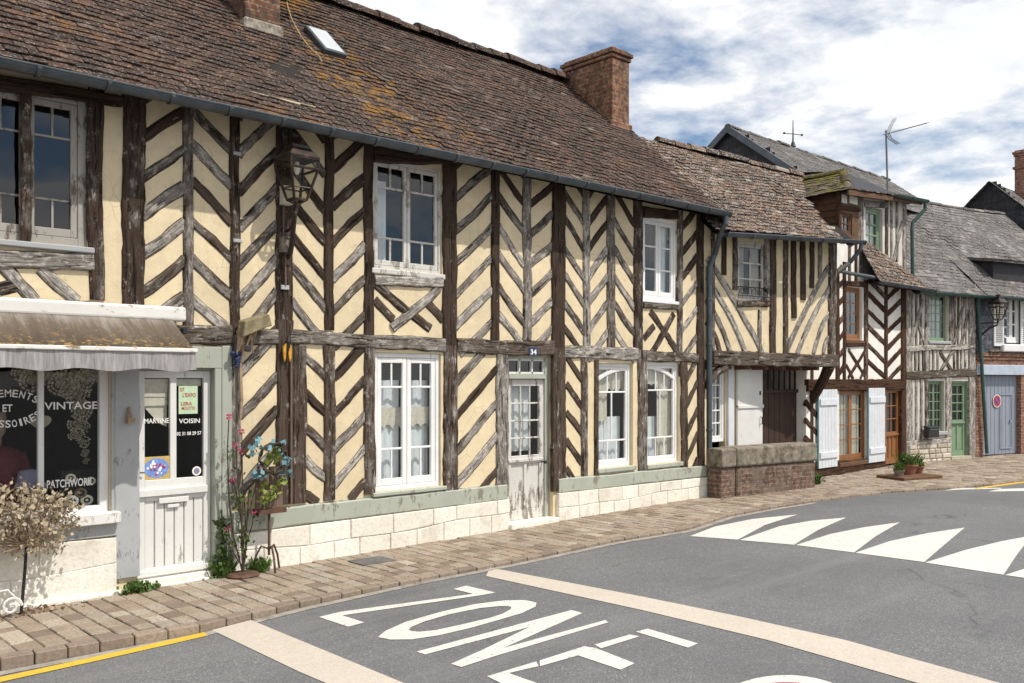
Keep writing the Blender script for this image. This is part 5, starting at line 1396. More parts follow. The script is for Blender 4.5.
bm = NB(); poly_tiles(bm, eC, e0 - eC, pk - eC, [eC + Vector((0, -.02, -.02)), e0 + Vector((0, .6, -.02)), pb, pk], .15, .085, jit=1.5)
dr_ = mk('dormer_roof', bm, MT['tile_moss'], h3)
bm = NB(); poly_tiles(bm, eC, eR - eC, tR - eR, [eC + Vector((-.02, 0, -.02)), eR, tR, pk], .15, .085, jit=1.3); mk('front_slope', bm, MT['tile2'], dr_)
bm = NB(); quad(bm, [pk, tR, Vector((18.5, 9.6, 5.9)), Vector((16.1, 9.6, 5.9))]); quad(bm, [eC, eR, tR, pk]); quad(bm, [eC, pk, pb, e0]); quad(bm, [eC - Vector((0, 0, .03)), eR - Vector((0, 0, .03)), Vector((18.5, FY + .1, 5.36)), Vector((15.42, FY + .1, 5.13))])
mk('roof_deck', bm, MT['slate_dark'], h3)
bm = NB(); ridge_caps(bm, pb, pk, .09, .25, .01); ridge_caps(bm, pk, eC + (pk - eC) * .1, .07, .22, .01); mk('ridge', bm, MT['tile_moss'], dr_)
mk('gutter', gutter_bm(Vector((17.2, FY - .22, 5.335)), Vector((18.56, FY - .22, 5.40)), .05), MT['green_pipe'], h3)
bm = NB(); sD = F3U.s(908.5, .1); tube(bm, [Vector((18.5, FY - .22, 5.36)), Vector((18.5, FY - .22, 5.22)), Vector((18.30, FY - .06, 4.95)), Vector((18.26, FY - .06, 4.8)), Vector((18.30, FY - .06, 3.72))], .035, 10); mk('downpipe', bm, MT['green_pipe'], h3)
bm = NB(); e = F3U.px(852, 200, .1); hexa(bm, [(eC.x, eC.y, eC.z - .10), (eR.x, eR.y, eR.z - .10), (eR.x, eR.y + .03, eR.z - .10), (eC.x, eC.y + .03, eC.z - .10), (eC.x, eC.y, eC.z - .01), (eR.x, eR.y, eR.z - .01), (eR.x, eR.y + .03, eR.z - .01), (eC.x, eC.y + .03, eC.z - .01)]); mk('fascia', bm, MT['brown_board'], h3)

# ================================================================== slate-roofed house rising behind
h7 = thing('slate_roofed_house', (20, 11, 0), 'house behind with weathered slate roof and a dark gable above the tiled roofs', 'house')
xg = 16.6; af = Vector((xg, 9.0, 5.68)); aa = Vector((xg, 10.97, 7.17)); ab = Vector((xg, 12.9, 5.7)); LX = 7.6
bm = NB(); E_ = af + Vector((-.12, 0, 0)); roof_tiles(bm, E_, Vector((1, 0, 0)), aa - af, LX, (aa - af).length, .24, .13, jit=.6, th=.008, lift=.014)
rs = mk('roof', bm, MT['slate'], h7)
bm = NB(); roof_tiles(bm, ab + Vector((-.12, 0, 0)), Vector((1, 0, 0)), aa - ab, LX, (aa - ab).length, .24, .13, jit=.6, th=.008, lift=.014); mk('roof', bm, MT['slate'], h7)
bm = NB(); L_ = Vector((LX - .1, 0, 0))
quad(bm, [af, af + L_, aa + L_, aa]); quad(bm, [ab, ab + L_, aa + L_, aa]); mk('roof_deck', bm, MT['deck'], h7)
bm = NB(); Fg = Fac(xg, 14, 270)
roof_tiles(bm, Vector((xg - .01, 8.9, 4.6)), Vector((0, 1, 0)), Vector((-.0001, 0, 1)), 4.1, 2.6, .2, .12, inside=lambda s, t: 4.6 + t < 7.12 - abs(8.9 + s - 10.97) * .76, th=.008, jit=.5, lift=.014)
quad(bm, [(xg, 8.9, 3.5), (xg, 13.0, 3.5), (xg, 13.0, 5.6), aa, (xg, 8.9, 5.6)]); quad(bm, [(xg, 9.05, 0), (xg + LX, 9.05, 0), (xg + LX, 9.05, 5.6), (xg, 9.05, 5.6)]); quad(bm, [(xg + LX - .1, 8.9, 3.5), (xg + LX - .1, 13.0, 3.5), ab + L_, aa + L_, af + L_])
mk('gable_wall', bm, MT['slate_dark'], h7)
bm = NB()
for p, q in ((af, aa), (ab, aa)):
    o = Vector((-.13, 0, 0)); hexa(bm, [p + o + Vector((0, 0, -.13)), q + o + Vector((0, 0, -.13)), q + o + Vector((.1, 0, -.13)), p + o + Vector((.1, 0, -.13)), p + o + Vector((0, 0, .03)), q + o + Vector((0, 0, .03)), q + o + Vector((.1, 0, .03)), p + o + Vector((.1, 0, .03))])
mk('verge_board', bm, MT['zinc'], rs)
bm = NB(); ridge_caps(bm, aa + Vector((-.1, 0, .0)), aa + L_, .07, .4, .0); mk('ridge', bm, MT['slate'], rs)
fx = 10.97 * ((CT + ST * (793 - CX) / FOC) / (ST - CT * (793 - CX) / FOC)); bm = NB(); base = Vector((fx, 10.97, 7.2))
tube(bm, [base, base + Vector((0, 0, .12))], [.07, .03], 10); tube(bm, [base + Vector((0, 0, .1)), base + Vector((0, 0, .62))], [.02, .008], 8)
tube(bm, [base + Vector((-.22, .1, .3)), base + Vector((.22, -.1, .3))], .009, 6)
for e in (Vector((-.22, .1, .27)), Vector((.22, -.1, .27))): lathe(bm, base + e, [(.002, 0), (.03, .02), (.03, .04), (.002, .06)], 8)
o = mk('roof_finial', bm, MT['iron'], loc=base); tag(o, 'small black metal finial with crossbar on the slate ridge', 'finial')
# TV aerial
bs = hit(888, 193, Vector((0, 9.2, 0)), Vector((0, 1, 0))); tp = hit(886, 134, Vector((0, 9.2, 0)), Vector((0, 1, 0)))
an = thing('tv_aerial', bs, 'thin grey television aerial on a tall mast above the roofs', 'aerial')
bm = NB(); tube(bm, [bs - Vector((0, 0, .3)), tp + Vector((0, 0, .08))], .022, 8); mk('mast', bm, MT['steel'], an)
bm = NB(); en = hit(927, 123, Vector((0, 9.2, 0)), Vector((0, 1, 0))); dv = (en - tp); tube(bm, [tp - dv * .05, en], .014, 6)
sd_ = Vector((.3, 1, 0)).normalized() * .14
for k in range(12):
    c = tp + dv * (.15 + .85 * k / 11); tube(bm, [c - sd_ * (1 - .03 * k) * .7, c + sd_ * (1 - .03 * k) * .7], .006, 5)
mk('boom', bm, MT['steel'], an)
bm = NB()
for sg in (1, -1):
    for k in (1, 2, 3):
        o_ = sd_ * (k - 2) * .3; tube(bm, [tp + dv * .04 + o_, tp + dv * .10 + o_ + Vector((0, 0, .14 * sg)), tp + dv * (.2 if sg > 0 else .28) + o_ + Vector((0, 0, .30 * sg))], .009, 5)
mk('reflector', bm, MT['steel'], an)
# ================================================================== grey timbered house with green joinery
F = F4
h4 = thing('grey_timber_house', F4.W(1.0, 0, zg(19)), 'grey half-timbered house with green windows, green door and slate roof', 'house')
sA, sM, sZ = -.04, F4.s(974.5), 6.6            # h4 runs to sM, the slate-hung house from there to sZ
ZE4 = 3.78; holes4 = []
GW = MT['wood_grey']
w_, fr = window(h4, F4, 929, 948, 294, 341, 2, [.2, .4, .6, .8], [2, 2, 2, 2, 2], 'green', d=-.06, fr=.03, st=.024, mu=.014, th=.02, sill=(.06, .05, .05, 'greypaint'), curtains=[(.02, .98, .02, .99, CL)], label='green upper window of many panes'); holes4.append(fr)
w_, fr = window(h4, F4, 928, 944.5, 381, 431.5, 2, [.2, .4, .6, .8], [2, 2, 2, 2, 2], 'green', d=-.06, fr=.03, st=.024, mu=.014, th=.02, sill=(.07, .06, .05, 'greypaint'), label='green lower window of many panes'); holes4.append(fr)
a, b = F4.s(951), F4.s(969); zd1, zd0 = F4.z(960, 381), F4.z(960, 456.5); holes4.append((a, b, zd0 - .3, zd1))
glazed_door('door', F4, a + .05, b - .05, zd0, zd1 - .05, F4.z(959, 420), F4.z(959, 386), 2, 4, MT['green'], -.06, .07, 'green door with eight panes', panels=2, parent=h4)
bm = NB(); fbox(bm, F4, a, a + .05, zd0, zd1, -.12, -.03); fbox(bm, F4, b - .05, b, zd0, zd1, -.12, -.03); fbox(bm, F4, a + .05, b - .05, zd1 - .05, zd1, -.12, -.03); mk('door_frame', bm, MT['green'], h4)
bm = NB(); fbox(bm, F4, a - .03, b + .03, -.1, zd0 + .01, -.2, .04); mk('door_step', bm, MT['rubble'], h4)
bm = NB(); wall(bm, F4, sA, sM, -.1, 3.76, holes4, .12); mk('wall', bm, MT['greyp'], h4)
bm = NB(); fbox(bm, F4, sA, sZ, -.1, 4.4, -1.1, -1.0); fbox(bm, F4, sA, sZ, 1.98, 2.03, -1.0, -.14); mk('interior_wall', bm, MT['dim'], h4)


def t4(p0, p1, w=.1, d1=.02, name='stud', mat=GW): return t3(p0, p1, w=w, d1=d1, F=F4, par=h4, name=name, mat=mat)


for x, w_, y0, y1 in ((907.5, .16, 286, 455), (926.5, .11, 286, 380), (950.5, .11, 286, 348), (971.5, .2, 284, 458), (948, .16, 375, 456), (926, .08, 376, 445)): t4((x, y1), (x, y0), w_, .03, 'post')
for x in (912, 916, 920.5, 954.5, 958, 962, 966): t4((x, 347), (x, 288), .055)
for x in (911.5, 916, 921): t4((x, 442), (x, 376), .065)
for x in (911, 915, 919, 923, 928.5, 933, 937.5, 954, 957.5, 961, 965): t4((x, 373), (x, 350), .055)
for q in ((923, 300, 910, 345), (916, 318, 925, 345), (966, 292, 954, 344), (968, 310, 961, 345), (939, 350, 953, 373), (953, 350, 939, 373)): t4((q[0], q[1]), (q[2], q[3]), .08, .024, 'brace')
for q, w_ in (((905, 349, 974, 346.5), .11), ((905, 375.5, 974, 372.5), .16), ((905, 443.5, 949, 440.5), .11), ((927, 290.5, 951, 290), .10)): t4((q[0], q[1]), (q[2], q[3]), w_, .04, 'beam')
bm = NB(); s0_, s1_ = F4.s(908), F4.s(949.5)
for r in range(4):
    s_ = s0_
    while s_ < s1_ - .02:
        e_ = min(s1_, s_ + R.uniform(.15, .34)); z_a = zg(19) - .06 + (F4.z(930, 443.5) - zg(19) + .06) * r / 4; z_b = zg(19) - .06 + (F4.z(930, 443.5) - zg(19) + .06) * (r + 1) / 4
        fbox(bm, F4, s_ + .006, e_ - .006, z_a + .005, z_b - .005, -.02, .045 + R.uniform(-.012, .012)); s_ = e_
fbox(bm, F4, s0_, s1_, -.1, F4.z(930, 445), -.03, .02); mk('plinth', bm, MT['rubble'], h4, bevel=.015)
# slate roof shared by eye, but each house keeps its own length
sl4 = math.atan(.95); vt4 = (-F4.n + Vector((0, 0, .95))).normalized(); HR4 = 3.62; e4 = F4.W(-.03, .26, ZE4 - .22)
uu = F4.u.copy(); rn4 = uu.cross(vt4).normalized(); rn4 = rn4 if rn4.z > 0 else -rn4


def roof4(par, s0_, s1_):
    E = e4 + uu * (s0_ + .03)
    bm = NB(); roof_tiles(bm, E + rn4 * .01, uu, vt4, s1_ - s0_, HR4, .22, .12, jit=.7, th=.008, lift=.014, sag=.05); r = mk('roof', bm, MT['slate'], par)
    bm = NB(); W_ = uu * (s1_ - s0_); dn = -rn4 * .04
    quad(bm, [E + dn, E + W_ + dn, E + W_ + vt4 * HR4 + dn, E + vt4 * HR4 + dn]); bk = -F4.n * 2.4 - Vector((0, 0, 2.3))
    quad(bm, [E + vt4 * HR4 + dn, E + W_ + vt4 * HR4 + dn, E + W_ + vt4 * HR4 + bk, E + vt4 * HR4 + bk])
    quad(bm, [E + dn * 2, E + W_ + dn * 2, E + W_ - F4.n * .3 + Vector((0, 0, .18)), E - F4.n * .3 + Vector((0, 0, .18))]); mk('roof_deck', bm, MT['deck'], par)
    bm = NB(); ridge_caps(bm, E + vt4 * HR4, E + W_ + vt4 * HR4, .07, .4, .0); mk('ridge', bm, MT['slate'], r)
    mk('gutter', gutter_bm(E - rn4 * .03 + F4.n * .06, E + W_ - rn4 * .03 + F4.n * .06, .05), MT['green_pipe'], par)
    return r


roof4(h4, -.03, sM)
h5 = thing('slate_hung_house', F4.W(3.4, 0, zg(21)), 'house with slate-hung upper wall above a blue-grey garage door', 'house')
holes5 = []
bm = NB(); tube(bm, [F4.W(F4.s(972), .16, 3.55), F4.W(F4.s(973.5), .09, 3.38), F4.W(F4.s(975), .08, 3.2), F4.W(F4.s(983.5), .08, .25)], .036, 10); mk('downpipe', bm, MT['green_pipe'], h5)
zs0, zs1 = F4.z(990, 352), 4.2
w_, fr = window(h5, F4, 1004, 1020, 293, 343, 2, [.33, .67], [1, 1, 1], 'white_clean', d=-.02, fr=.06, st=.05, mu=.03, curtains=[(.02, .98, .02, .99, CL)], label='white upper window'); holes5.append(fr)
bm = NB(); fbox(bm, F4, F4.s(999), F4.s(1031), F4.z(1012, 352), F4.z(1012, 344.5), -.05, .11); mk('sill', bm, MT['white_clean'], w_, bevel=.02)
for x0, x1 in ((994, 1003.5), (1021, 1032)):
    bm = NB(); a, b = F4.s(x0, .05), F4.s(x1, .05); z0_, z1_ = F4.z(998, 346, .05), F4.z(998, 295, .05)
    fbox(bm, F4, a, a + .04, z0_, z1_, .03, .06); fbox(bm, F4, b - .04, b, z0_, z1_, .03, .06)
    for z in (z0_, (z0_ + z1_) / 2, z1_ - .05): fbox(bm, F4, a + .04, b - .04, z, z + .05, .03, .058)
    k = z0_ + .05
    while k < z1_ - .05: hexa(bm, [F4.W(a + .04, .035, k), F4.W(b - .04, .035, k), F4.W(b - .04, .05, k + .03), F4.W(a + .04, .05, k + .03), F4.W(a + .04, .042, k - .004), F4.W(b - .04, .042, k - .004), F4.W(b - .04, .057, k + .026), F4.W(a + .04, .057, k + .026)]); k += .045
    mk('shutter', bm, MT['white_clean'], h5)
bm = NB(); E5 = F4.W(sM + .02, .02, zs0 - .02); roof_tiles(bm, E5, F4.u, Vector((0, 0, 1)), sZ - sM, 1.5, .17, .10, jit=.5, th=.007, lift=.014, inside=lambda s, t: t + zs0 < 3.7 and not (fr[0] - .03 < s + sM + .02 < fr[1] + .03 and fr[2] - .12 < t + zs0 < fr[3] + .08)); mk('slate_hanging', bm, MT['slate_blue'], h5)
ga_, gb_ = F4.s(983.5), F4.s(1021); zl0, zl1 = F4.z(1000, 375), F4.z(1000, 365); holes5.append((ga_, gb_, -.1, zl0))
bm = NB(); wall(bm, F4, sM, sZ, zs0 - .05, 3.76, holes5[:1], .12); quad(bm, [F4.W(sZ, 0, -.1), F4.W(sZ, -4.5, -.1), F4.W(sZ, -4.5, 3.76), F4.W(sZ, 0, 3.76)]); mk('upper_wall', bm, MT['slate_dark'], h5)
bm = NB(); wall(bm, F4, sM, sZ, -.1, zs0 - .05, [(ga_, gb_, -.2, zl1)], .2); fbox(bm, F4, sM + .05, sZ, zs0 - .09, zs0 - .02, 0, .05); fbox(bm, F4, sM + .05, sZ, zs0 - .16, zs0 - .095, 0, .025); mk('brick_wall', bm, MT['brick_new'], h5)
bm = NB(); fbox(bm, F4, sM + .06, sZ, zl0, zl1, -.2, .03); mk('lintel', bm, MT['lintel'], h5, bevel=.008)
bm = NB(); fbox(bm, F4, F4.s(987), F4.s(998), zs0 - .015, zs0 + .05, .02, .09); mk('lichen_ledge', bm, MT['tile_moss'], h5, bevel=.02)
bm = NB(); n = 10
for k in range(n):
    x0, x1 = ga_ + (gb_ - ga_) * k / n, ga_ + (gb_ - ga_) * (k + 1) / n; fbox(bm, F4, x0 + .004, x1 - .004, zg(21) + .02, zl0 - .01, -.14, -.10)
gd = mk('garage_door', bm, MT['garage'], h5, bevel=.004)
bm = NB(); a, b = F4.s(1004), F4.s(1016); z0_, z1_ = F4.z(1010, 449), F4.z(1010, 394)
for (q0, q1, q2, q3) in ((a, a + .025, z0_, z1_), (b - .025, b, z0_, z1_), (a + .025, b - .025, z1_ - .025, z1_), (a + .025, b - .025, z0_, z0_ + .025)): fbox(bm, F4, q0, q1, q2, q3, -.1, -.085)
fbox(bm, F4, b - .09, b - .05, (z0_ + z1_) / 2 - .03, (z0_ + z1_) / 2 + .03, -.1, -.07); mk('wicket_door', bm, MT['garage'], gd)
roof4(h5, sM, sZ)
# slate dormer on its roof
zd = lambda x, y, d: F4.z(x, y, d)
dA, dB, dd = F4.s(992, -.15), 5.2, -.12
bm = NB(); z0_, z1_ = zd(993, 281, dd) - .15, zd(993, 259, dd)
hexa(bm, [F4.W(dA, dd, z0_), F4.W(dB, dd, z0_), F4.W(dB, dd - 2., z0_), F4.W(dA, dd - 2., z0_), F4.W(dA, dd, z1_), F4.W(dB, dd, z1_), F4.W(dB, dd - 2., z1_ + .3), F4.W(dA, dd - 2., z1_ + .3)]); do = mk('dormer', bm, MT['slate_dark'], h5)
bm = NB(); Ed = F4.W(dA - .1, dd + .12, z1_ - .02); roof_tiles(bm, Ed, F4.u, -F4.n + Vector((0, 0, .16)), dB - dA + .1, 1.5, .2, .12, jit=.6, th=.008, lift=.014)
hexa(bm, [Ed + Vector((0, 0, -.05)), Ed + F4.u * 2 + Vector((0, 0, -.05)), Ed + F4.u * 2 - F4.n * 1.5 + Vector((0, 0, .19)), Ed - F4.n * 1.5 + Vector((0, 0, .19)), Ed, Ed + F4.u * 2, Ed + F4.u * 2 - F4.n * 1.5 + Vector((0, 0, .24)), Ed - F4.n * 1.5 + Vector((0, 0, .24))]); mk('dormer_roof', bm, MT['slate'], do)
# dark gabled house and brick chimney further back
h6 = thing('gabled_house', (30, 9, 0), 'dark slate-hung gabled house with a tall brick chimney behind the slate roofs', 'house')
PX = Vector((25.6, 0, 0)); NX = Vector((1, 0, 0))
g_a, g_l = hit(991, 182, PX, NX), hit(960, 214, PX, NX); sl6 = (g_a.z - g_l.z) / (g_l.y - g_a.y); g_r = g_a + Vector((0, -3.0, -3.0 * sl6)); g_L = g_a + Vector((0, 3.0, -3.0 * sl6)); LX6 = 9.0; X6 = Vector((LX6, 0, 0))
bm = NB(); dn = Vector((0, 0, -.03))
quad(bm, [(g_r.x, g_r.y, 0), (g_L.x, g_L.y, 0), g_L, g_r]); quad(bm, [g_r, g_a, g_L]); quad(bm, [(g_r.x, g_r.y, 0), (g_r.x + LX6, g_r.y, 0), g_r + X6, g_r])
roof_tiles(bm, Vector((g_r.x - .01, g_r.y, g_r.z - 1.2)), Vector((0, 1, 0)), Vector((-.0001, 0, 1)), 6.0, 3.0 * sl6 + 1.2, .22, .13, jit=.5, th=.008, lift=.014, inside=lambda s, t: t - 1.2 < 3.0 * sl6 - abs(s - 3.0) * sl6 - .05); mk('gable_wall', bm, MT['slate_dark'], h6)
bm = NB(); roof_tiles(bm, g_r + Vector((-.15, 0, 0)), Vector((1, 0, 0)), g_a - g_r, LX6, (g_a - g_r).length, .24, .14, jit=.6, th=.008, lift=.014); roof_tiles(bm, g_L + Vector((-.15, 0, 0)), Vector((1, 0, 0)), g_a - g_L, LX6, (g_a - g_L).length, .24, .14, jit=.6, th=.008, lift=.014)
quad(bm, [g_r + dn, g_r + X6 + dn, g_a + X6 + dn, g_a + dn]); quad(bm, [g_L + dn, g_L + X6 + dn, g_a + X6 + dn, g_a + dn]); mk('roof', bm, MT['slate'], h6)
cc = hit(1014.5, 165, Vector((27.2, 0, 0)), NX); ct = hit(1014.5, 151, Vector((27.2, 0, 0)), NX)
c6 = chimney(h6, 27.2, 27.75, cc.y - .95, cc.y, g_r.z - .2, ct.z, 'brick_new', cap=2)
bm = NB(); wbox(bm, 27.16, 27.79, cc.y - .99, cc.y + .04, cc.z - .12, cc.z - .06); mk('string_course', bm, MT['brick_new'], c6)
# ================================================================== awning
F = F1
aw = thing('shop_awning', F1.W(F1.s(60), .3, 2.05), 'stained brown canvas awning over the shop window, with a pale frilled edge', 'awning')
ax0, ax1 = -1.0, F1.s(166); dF = .60
zc1, zc0 = F1.z(120, 304, .1), F1.z(120, 319, .1); zf = F1.z(192, 350, dF) + .0
bm = NB(); fbox(bm, F1, ax0, ax1 + .12, zc0, zc1, .035, .16); mk('casing', bm, MT['awn_casing'], aw, bevel=.025, seg=3)
bm = NB(); n = 40; rows = []
for j in range(7):
    q = j / 6; rows.append([bm.verts.new(F1.W(ax0 + (ax1 - ax0) * i / n, .12 + (dF - .12) * q, zc0 + .03 + (zf - zc0 - .03) * q - .018 * math.sin(q * math.pi) + .004 * math.sin(i * 1.7 + j))) for i in range(n + 1)])
for a_, b_ in zip(rows, rows[1:]):
    for i in range(n): bm.faces.new([a_[i], a_[i + 1], b_[i + 1], b_[i]])
cv_ = mk('canvas', bm, MT['canvas'], aw, smooth=True); sm_ = cv_.modifiers.new('thickness', 'SOLIDIFY'); sm_.thickness = .004
bm = NB(); fbox(bm, F1, ax0, ax1 + .015, zf - .022, zf + .012, dF - .015, dF + .02); mk('front_bar', bm, MT['awn_casing'], aw, bevel=.006)
bm = NB(); n = 120; rows = []
for j in range(4):
    q = j / 3; rows.append([bm.verts.new(F1.W(ax0 + (ax1 - ax0) * i / n, dF + .004 + .016 * q * math.sin(i * .9 + .6 * math.sin(i * .23)), zf - .022 - q * (.145 + .012 * math.sin(i * .45)))) for i in range(n + 1)])
for a_, b_ in zip(rows, rows[1:]):
    for i in range(n): bm.faces.new([a_[i], a_[i + 1], b_[i + 1], b_[i]])
mk('valance', bm, MT['valance'], aw, smooth=True)
bm = NB(); tube(bm, [F1.W(ax1 - .03, .06, zc0 - .12), F1.W(ax1 - .03, .33, zf - .02), F1.W(ax1 - .03, dF, zf - .005)], .012, 8); lathe(bm, F1.W(ax1 + .12, .09, F1.z(187, 335)), [(.01, 0), (.03, .01), (.03, .05), (.01, .06)], 10); mk('arm', bm, MT['iron'], aw)

# ================================================================== wall lanterns


def lantern(name, F, s, d, zt, zb, half, label, post_s, bz, group='wall lanterns'):
    """four-sided street lantern hung on a wall bracket"""
    c = F.W(s, d, zb); t = thing(name, c, label, 'street lamp', group); H = zt - zb
    ring = lambda z, h: [F.W(s + sx_ * h, d + sy_ * h, z) for sx_, sy_ in ((-1, 1), (1, 1), (1, -1), (-1, -1))]
    z_e = zb + H * .53; z_r = zb + H * .83
    bm = NB()
    z_b = zb + H * .66
    a, b, c_ = ring(z_b, half * 1.06), ring(z_b + H * .035, half * 1.10), ring(z_r, half * .60)
    for A, B in ((a, b), (b, c_)):
        for k in range(4): quad(bm, [A[k], A[(k + 1) % 4], B[(k + 1) % 4], B[k]])
    quad(bm, c_); c2_ = ring(z_r + H * .035, half * .62); c3_ = ring(z_r - .005, half * .62)
    hexa(bm, c3_ + c2_); lathe(bm, F.W(s, d, z_r + H * .03), [(half * .42, 0), (half * .28, H * .03), (half * .2, H * .05), (half * .42, H * .085), (half * .36, H * .12), (half * .05, H * .14)], 14)
    cap = mk('lamp_cap', bm, MT['copper'], t)
    bm = NB(); tp2 = ring(z_b, half * 1.04); top, bot = ring(z_e, half), ring(zb + H * .10, half * .46)
    for k in range(4): tube(bm, [tp2[k], top[k]], half * .095, 6)
    for k in range(4):
        tube(bm, [top[k], bot[k]], half * .095, 6); tube(bm, [top[k], top[(k + 1) % 4]], half * .09, 6); tube(bm, [bot[k], bot[(k + 1) % 4]], half * .09, 6)
        m0 = top[k].lerp(bot[k], .62); m1 = top[(k + 1) % 4].lerp(bot[(k + 1) % 4], .62); tube(bm, [m0, m1], half * .055, 5)
        tube(bm, [bot[k], F.W(s, d, zb + .01)], half * .05, 6)
    lathe(bm, F.W(s, d, zb - .02), [(half * .08, 0), (half * .18, .02), (half * .12, .05), (half * .04, .07)], 10)
    mk('lamp_frame', bm, MT['copper'], t)
    bm = NB()
    for k in range(4): quad(bm, [top[k].lerp(F.W(s, d, z_e), .04), top[(k + 1) % 4].lerp(F.W(s, d, z_e), .04), bot[(k + 1) % 4], bot[k]])
    for k in range(4): quad(bm, [top[k], top[(k + 1) % 4], tp2[(k + 1) % 4], tp2[k]])
    mk('glass', bm, MT['lampglass'], t)
    bm = NB(); lathe(bm, F.W(s, d, z_b - .13), [(.012, 0), (.028, .03), (.03, .07), (.016, .12)], 12); mk('bulb', bm, MT['white_clean'], t)
    bm = NB(); tube(bm, [F.W(post_s, .03, bz - .25), F.W(post_s, .10, bz - .22), F.W(post_s + (s - post_s) * .4, d * .6, bz - .10), F.W(s - .02, d, zb - .06), F.W(s, d, zb + .01)], [.024, .026, .024, .02, .016], 8)
    tube(bm, [F.W(post_s, .03, bz), F.W(post_s + (s - post_s) * .5, d * .5, bz + .02), F.W(s, d, zb - .02)], .014, 8)
    fbox(bm, F, post_s - .03, post_s + .03, bz - .32, bz + .05, .02, .045); mk('bracket', bm, MT['copper'], t)
    return t


lantern('street_lantern', F1, F1.s(297, .26), .26, F1.z(297, 137, .26), F1.z(297, 207, .26), .142, 'old copper wall lantern hung on a dark post beside the first upper window', F1.s(285), F1.z(285, 232))
lantern('street_lantern', F4, F4.s(998, .35), .35, F4.z(998, 294, .35), F4.z(998, 322, .35), .125, 'black wall lantern beside the shutter above the garage', F4.s(978), F4.z(978, 324))
for x0, x1, y0, y1, nm, lab, d_, mt in ((278, 287, 189, 206, 'meter_box', 'larger cream electric box fixed on the timber post behind the lantern', .09, 'lace'), (277.5, 284, 239, 253, 'meter_box', 'smaller pale electric box fixed lower on the post under the lantern', .07, 'capstone'), (279, 287, 285.5, 290, 'cable_tag', 'small white tag on the post below the lantern', .02, 'greypaint'),
                                   (231.5, 239, 152.5, 156, 'cable_tag', 'small white numbered tag high on the narrow timber post', .02, 'greypaint'), (231.5, 240, 239.5, 243, 'cable_tag', 'small white tag halfway up the narrow timber post', .02, 'greypaint')):
    a, b = F1.s(x0), F1.s(x1); xm = (x0 + x1) / 2; z0_, z1_ = F1.z(xm, y1), F1.z(xm, y0)
    bm = NB(); fbox(bm, F1, a, b, z0_, z1_, .028, .028 + d_)
    if d_ > .05: fbox(bm, F1, a - .006, b + .006, z1_, z1_ + .012, .025, .04 + d_)
    o = mk(nm, bm, MT[mt], loc=F1.W((a + b) / 2, .03, z0_), bevel=.004); tag(o, lab, 'box' if nm == 'meter_box' else 'tag', None)
bm = NB(); tube(bm, [F1.W(F1.s(281), .05, F1.z(281, y)) for y in (206, 222, 239)], .008, 6); tube(bm, [F1.W(F1.s(283), .05, F1.z(283, y)) for y in (253, 270, 286)], .008, 6); tube(bm, [F1.W(F1.s(288.5), .05, F1.z(288, y)) for y in (345, 420, 503)], .012, 6)
o = mk('wall_cable', bm, MT['plank'], loc=F1.W(F1.s(283), .05, F1.z(283, 290))); tag(o, 'thin cable running down the timber post under the lantern', 'cable')

# ================================================================== things on and before the wall


def leafy(bm, c, spread, n, size, up=.3, mi=0):
    c = Vector(c)
    for _ in range(n):
        p = c + Vector((R.gauss(0, 1) * spread[0], R.gauss(0, 1) * spread[1], R.gauss(0, 1) * spread[2]))
        d = Vector((R.uniform(-1, 1), R.uniform(-1, 1), R.uniform(-.4, 1) + up)).normalized(); s_ = d.orthogonal().normalized(); s_ = (s_ * math.cos(R.random() * 6) + d.cross(s_) * math.sin(R.random() * 6)).normalized()
        L_ = size * R.uniform(.6, 1.3); W_ = L_ * R.uniform(.3, .45)
        f = bm.faces.new([bm.verts.new(q) for q in (p, p + d * L_ * .4 + s_ * W_, p + d * L_, p + d * L_ * .45 - s_ * W_)]); f.material_index = mi


def tuft(bm, c, r, h, n, w_=.008):
    for _ in range(n):
        a = R.random() * 6.28; p = Vector(c) + Vector((math.cos(a) * r[0] * R.random(), math.sin(a) * r[1] * R.random(), 0)); l = h * R.uniform(.4, 1.1); b = Vector((R.uniform(-.5, .5), R.uniform(-.5, .5), 1)).normalized()
        s_ = Vector((math.cos(a + 1), math.sin(a + 1), 0)) * w_
        quad(bm, [p - s_, p + s_, p + b * l * .6 + s_ * .7, p + b * l + Vector((b.x, b.y, 0)) * l * .3])


def bloom(bm, c, r, n=9):
    for k in range(n):
        d = Vector((R.gauss(0, 1), R.gauss(0, 1), R.gauss(0, 1))).normalized(); s_ = d.orthogonal().normalized() * r * .6; e = d.cross(s_)
        f = [Vector(c) + d * r * .2 - s_ * .3, Vector(c) + d * r + e * .4, Vector(c) + d * r * 1.1, Vector(c) + d * r - e * .4 + s_]
        quad(bm, f)


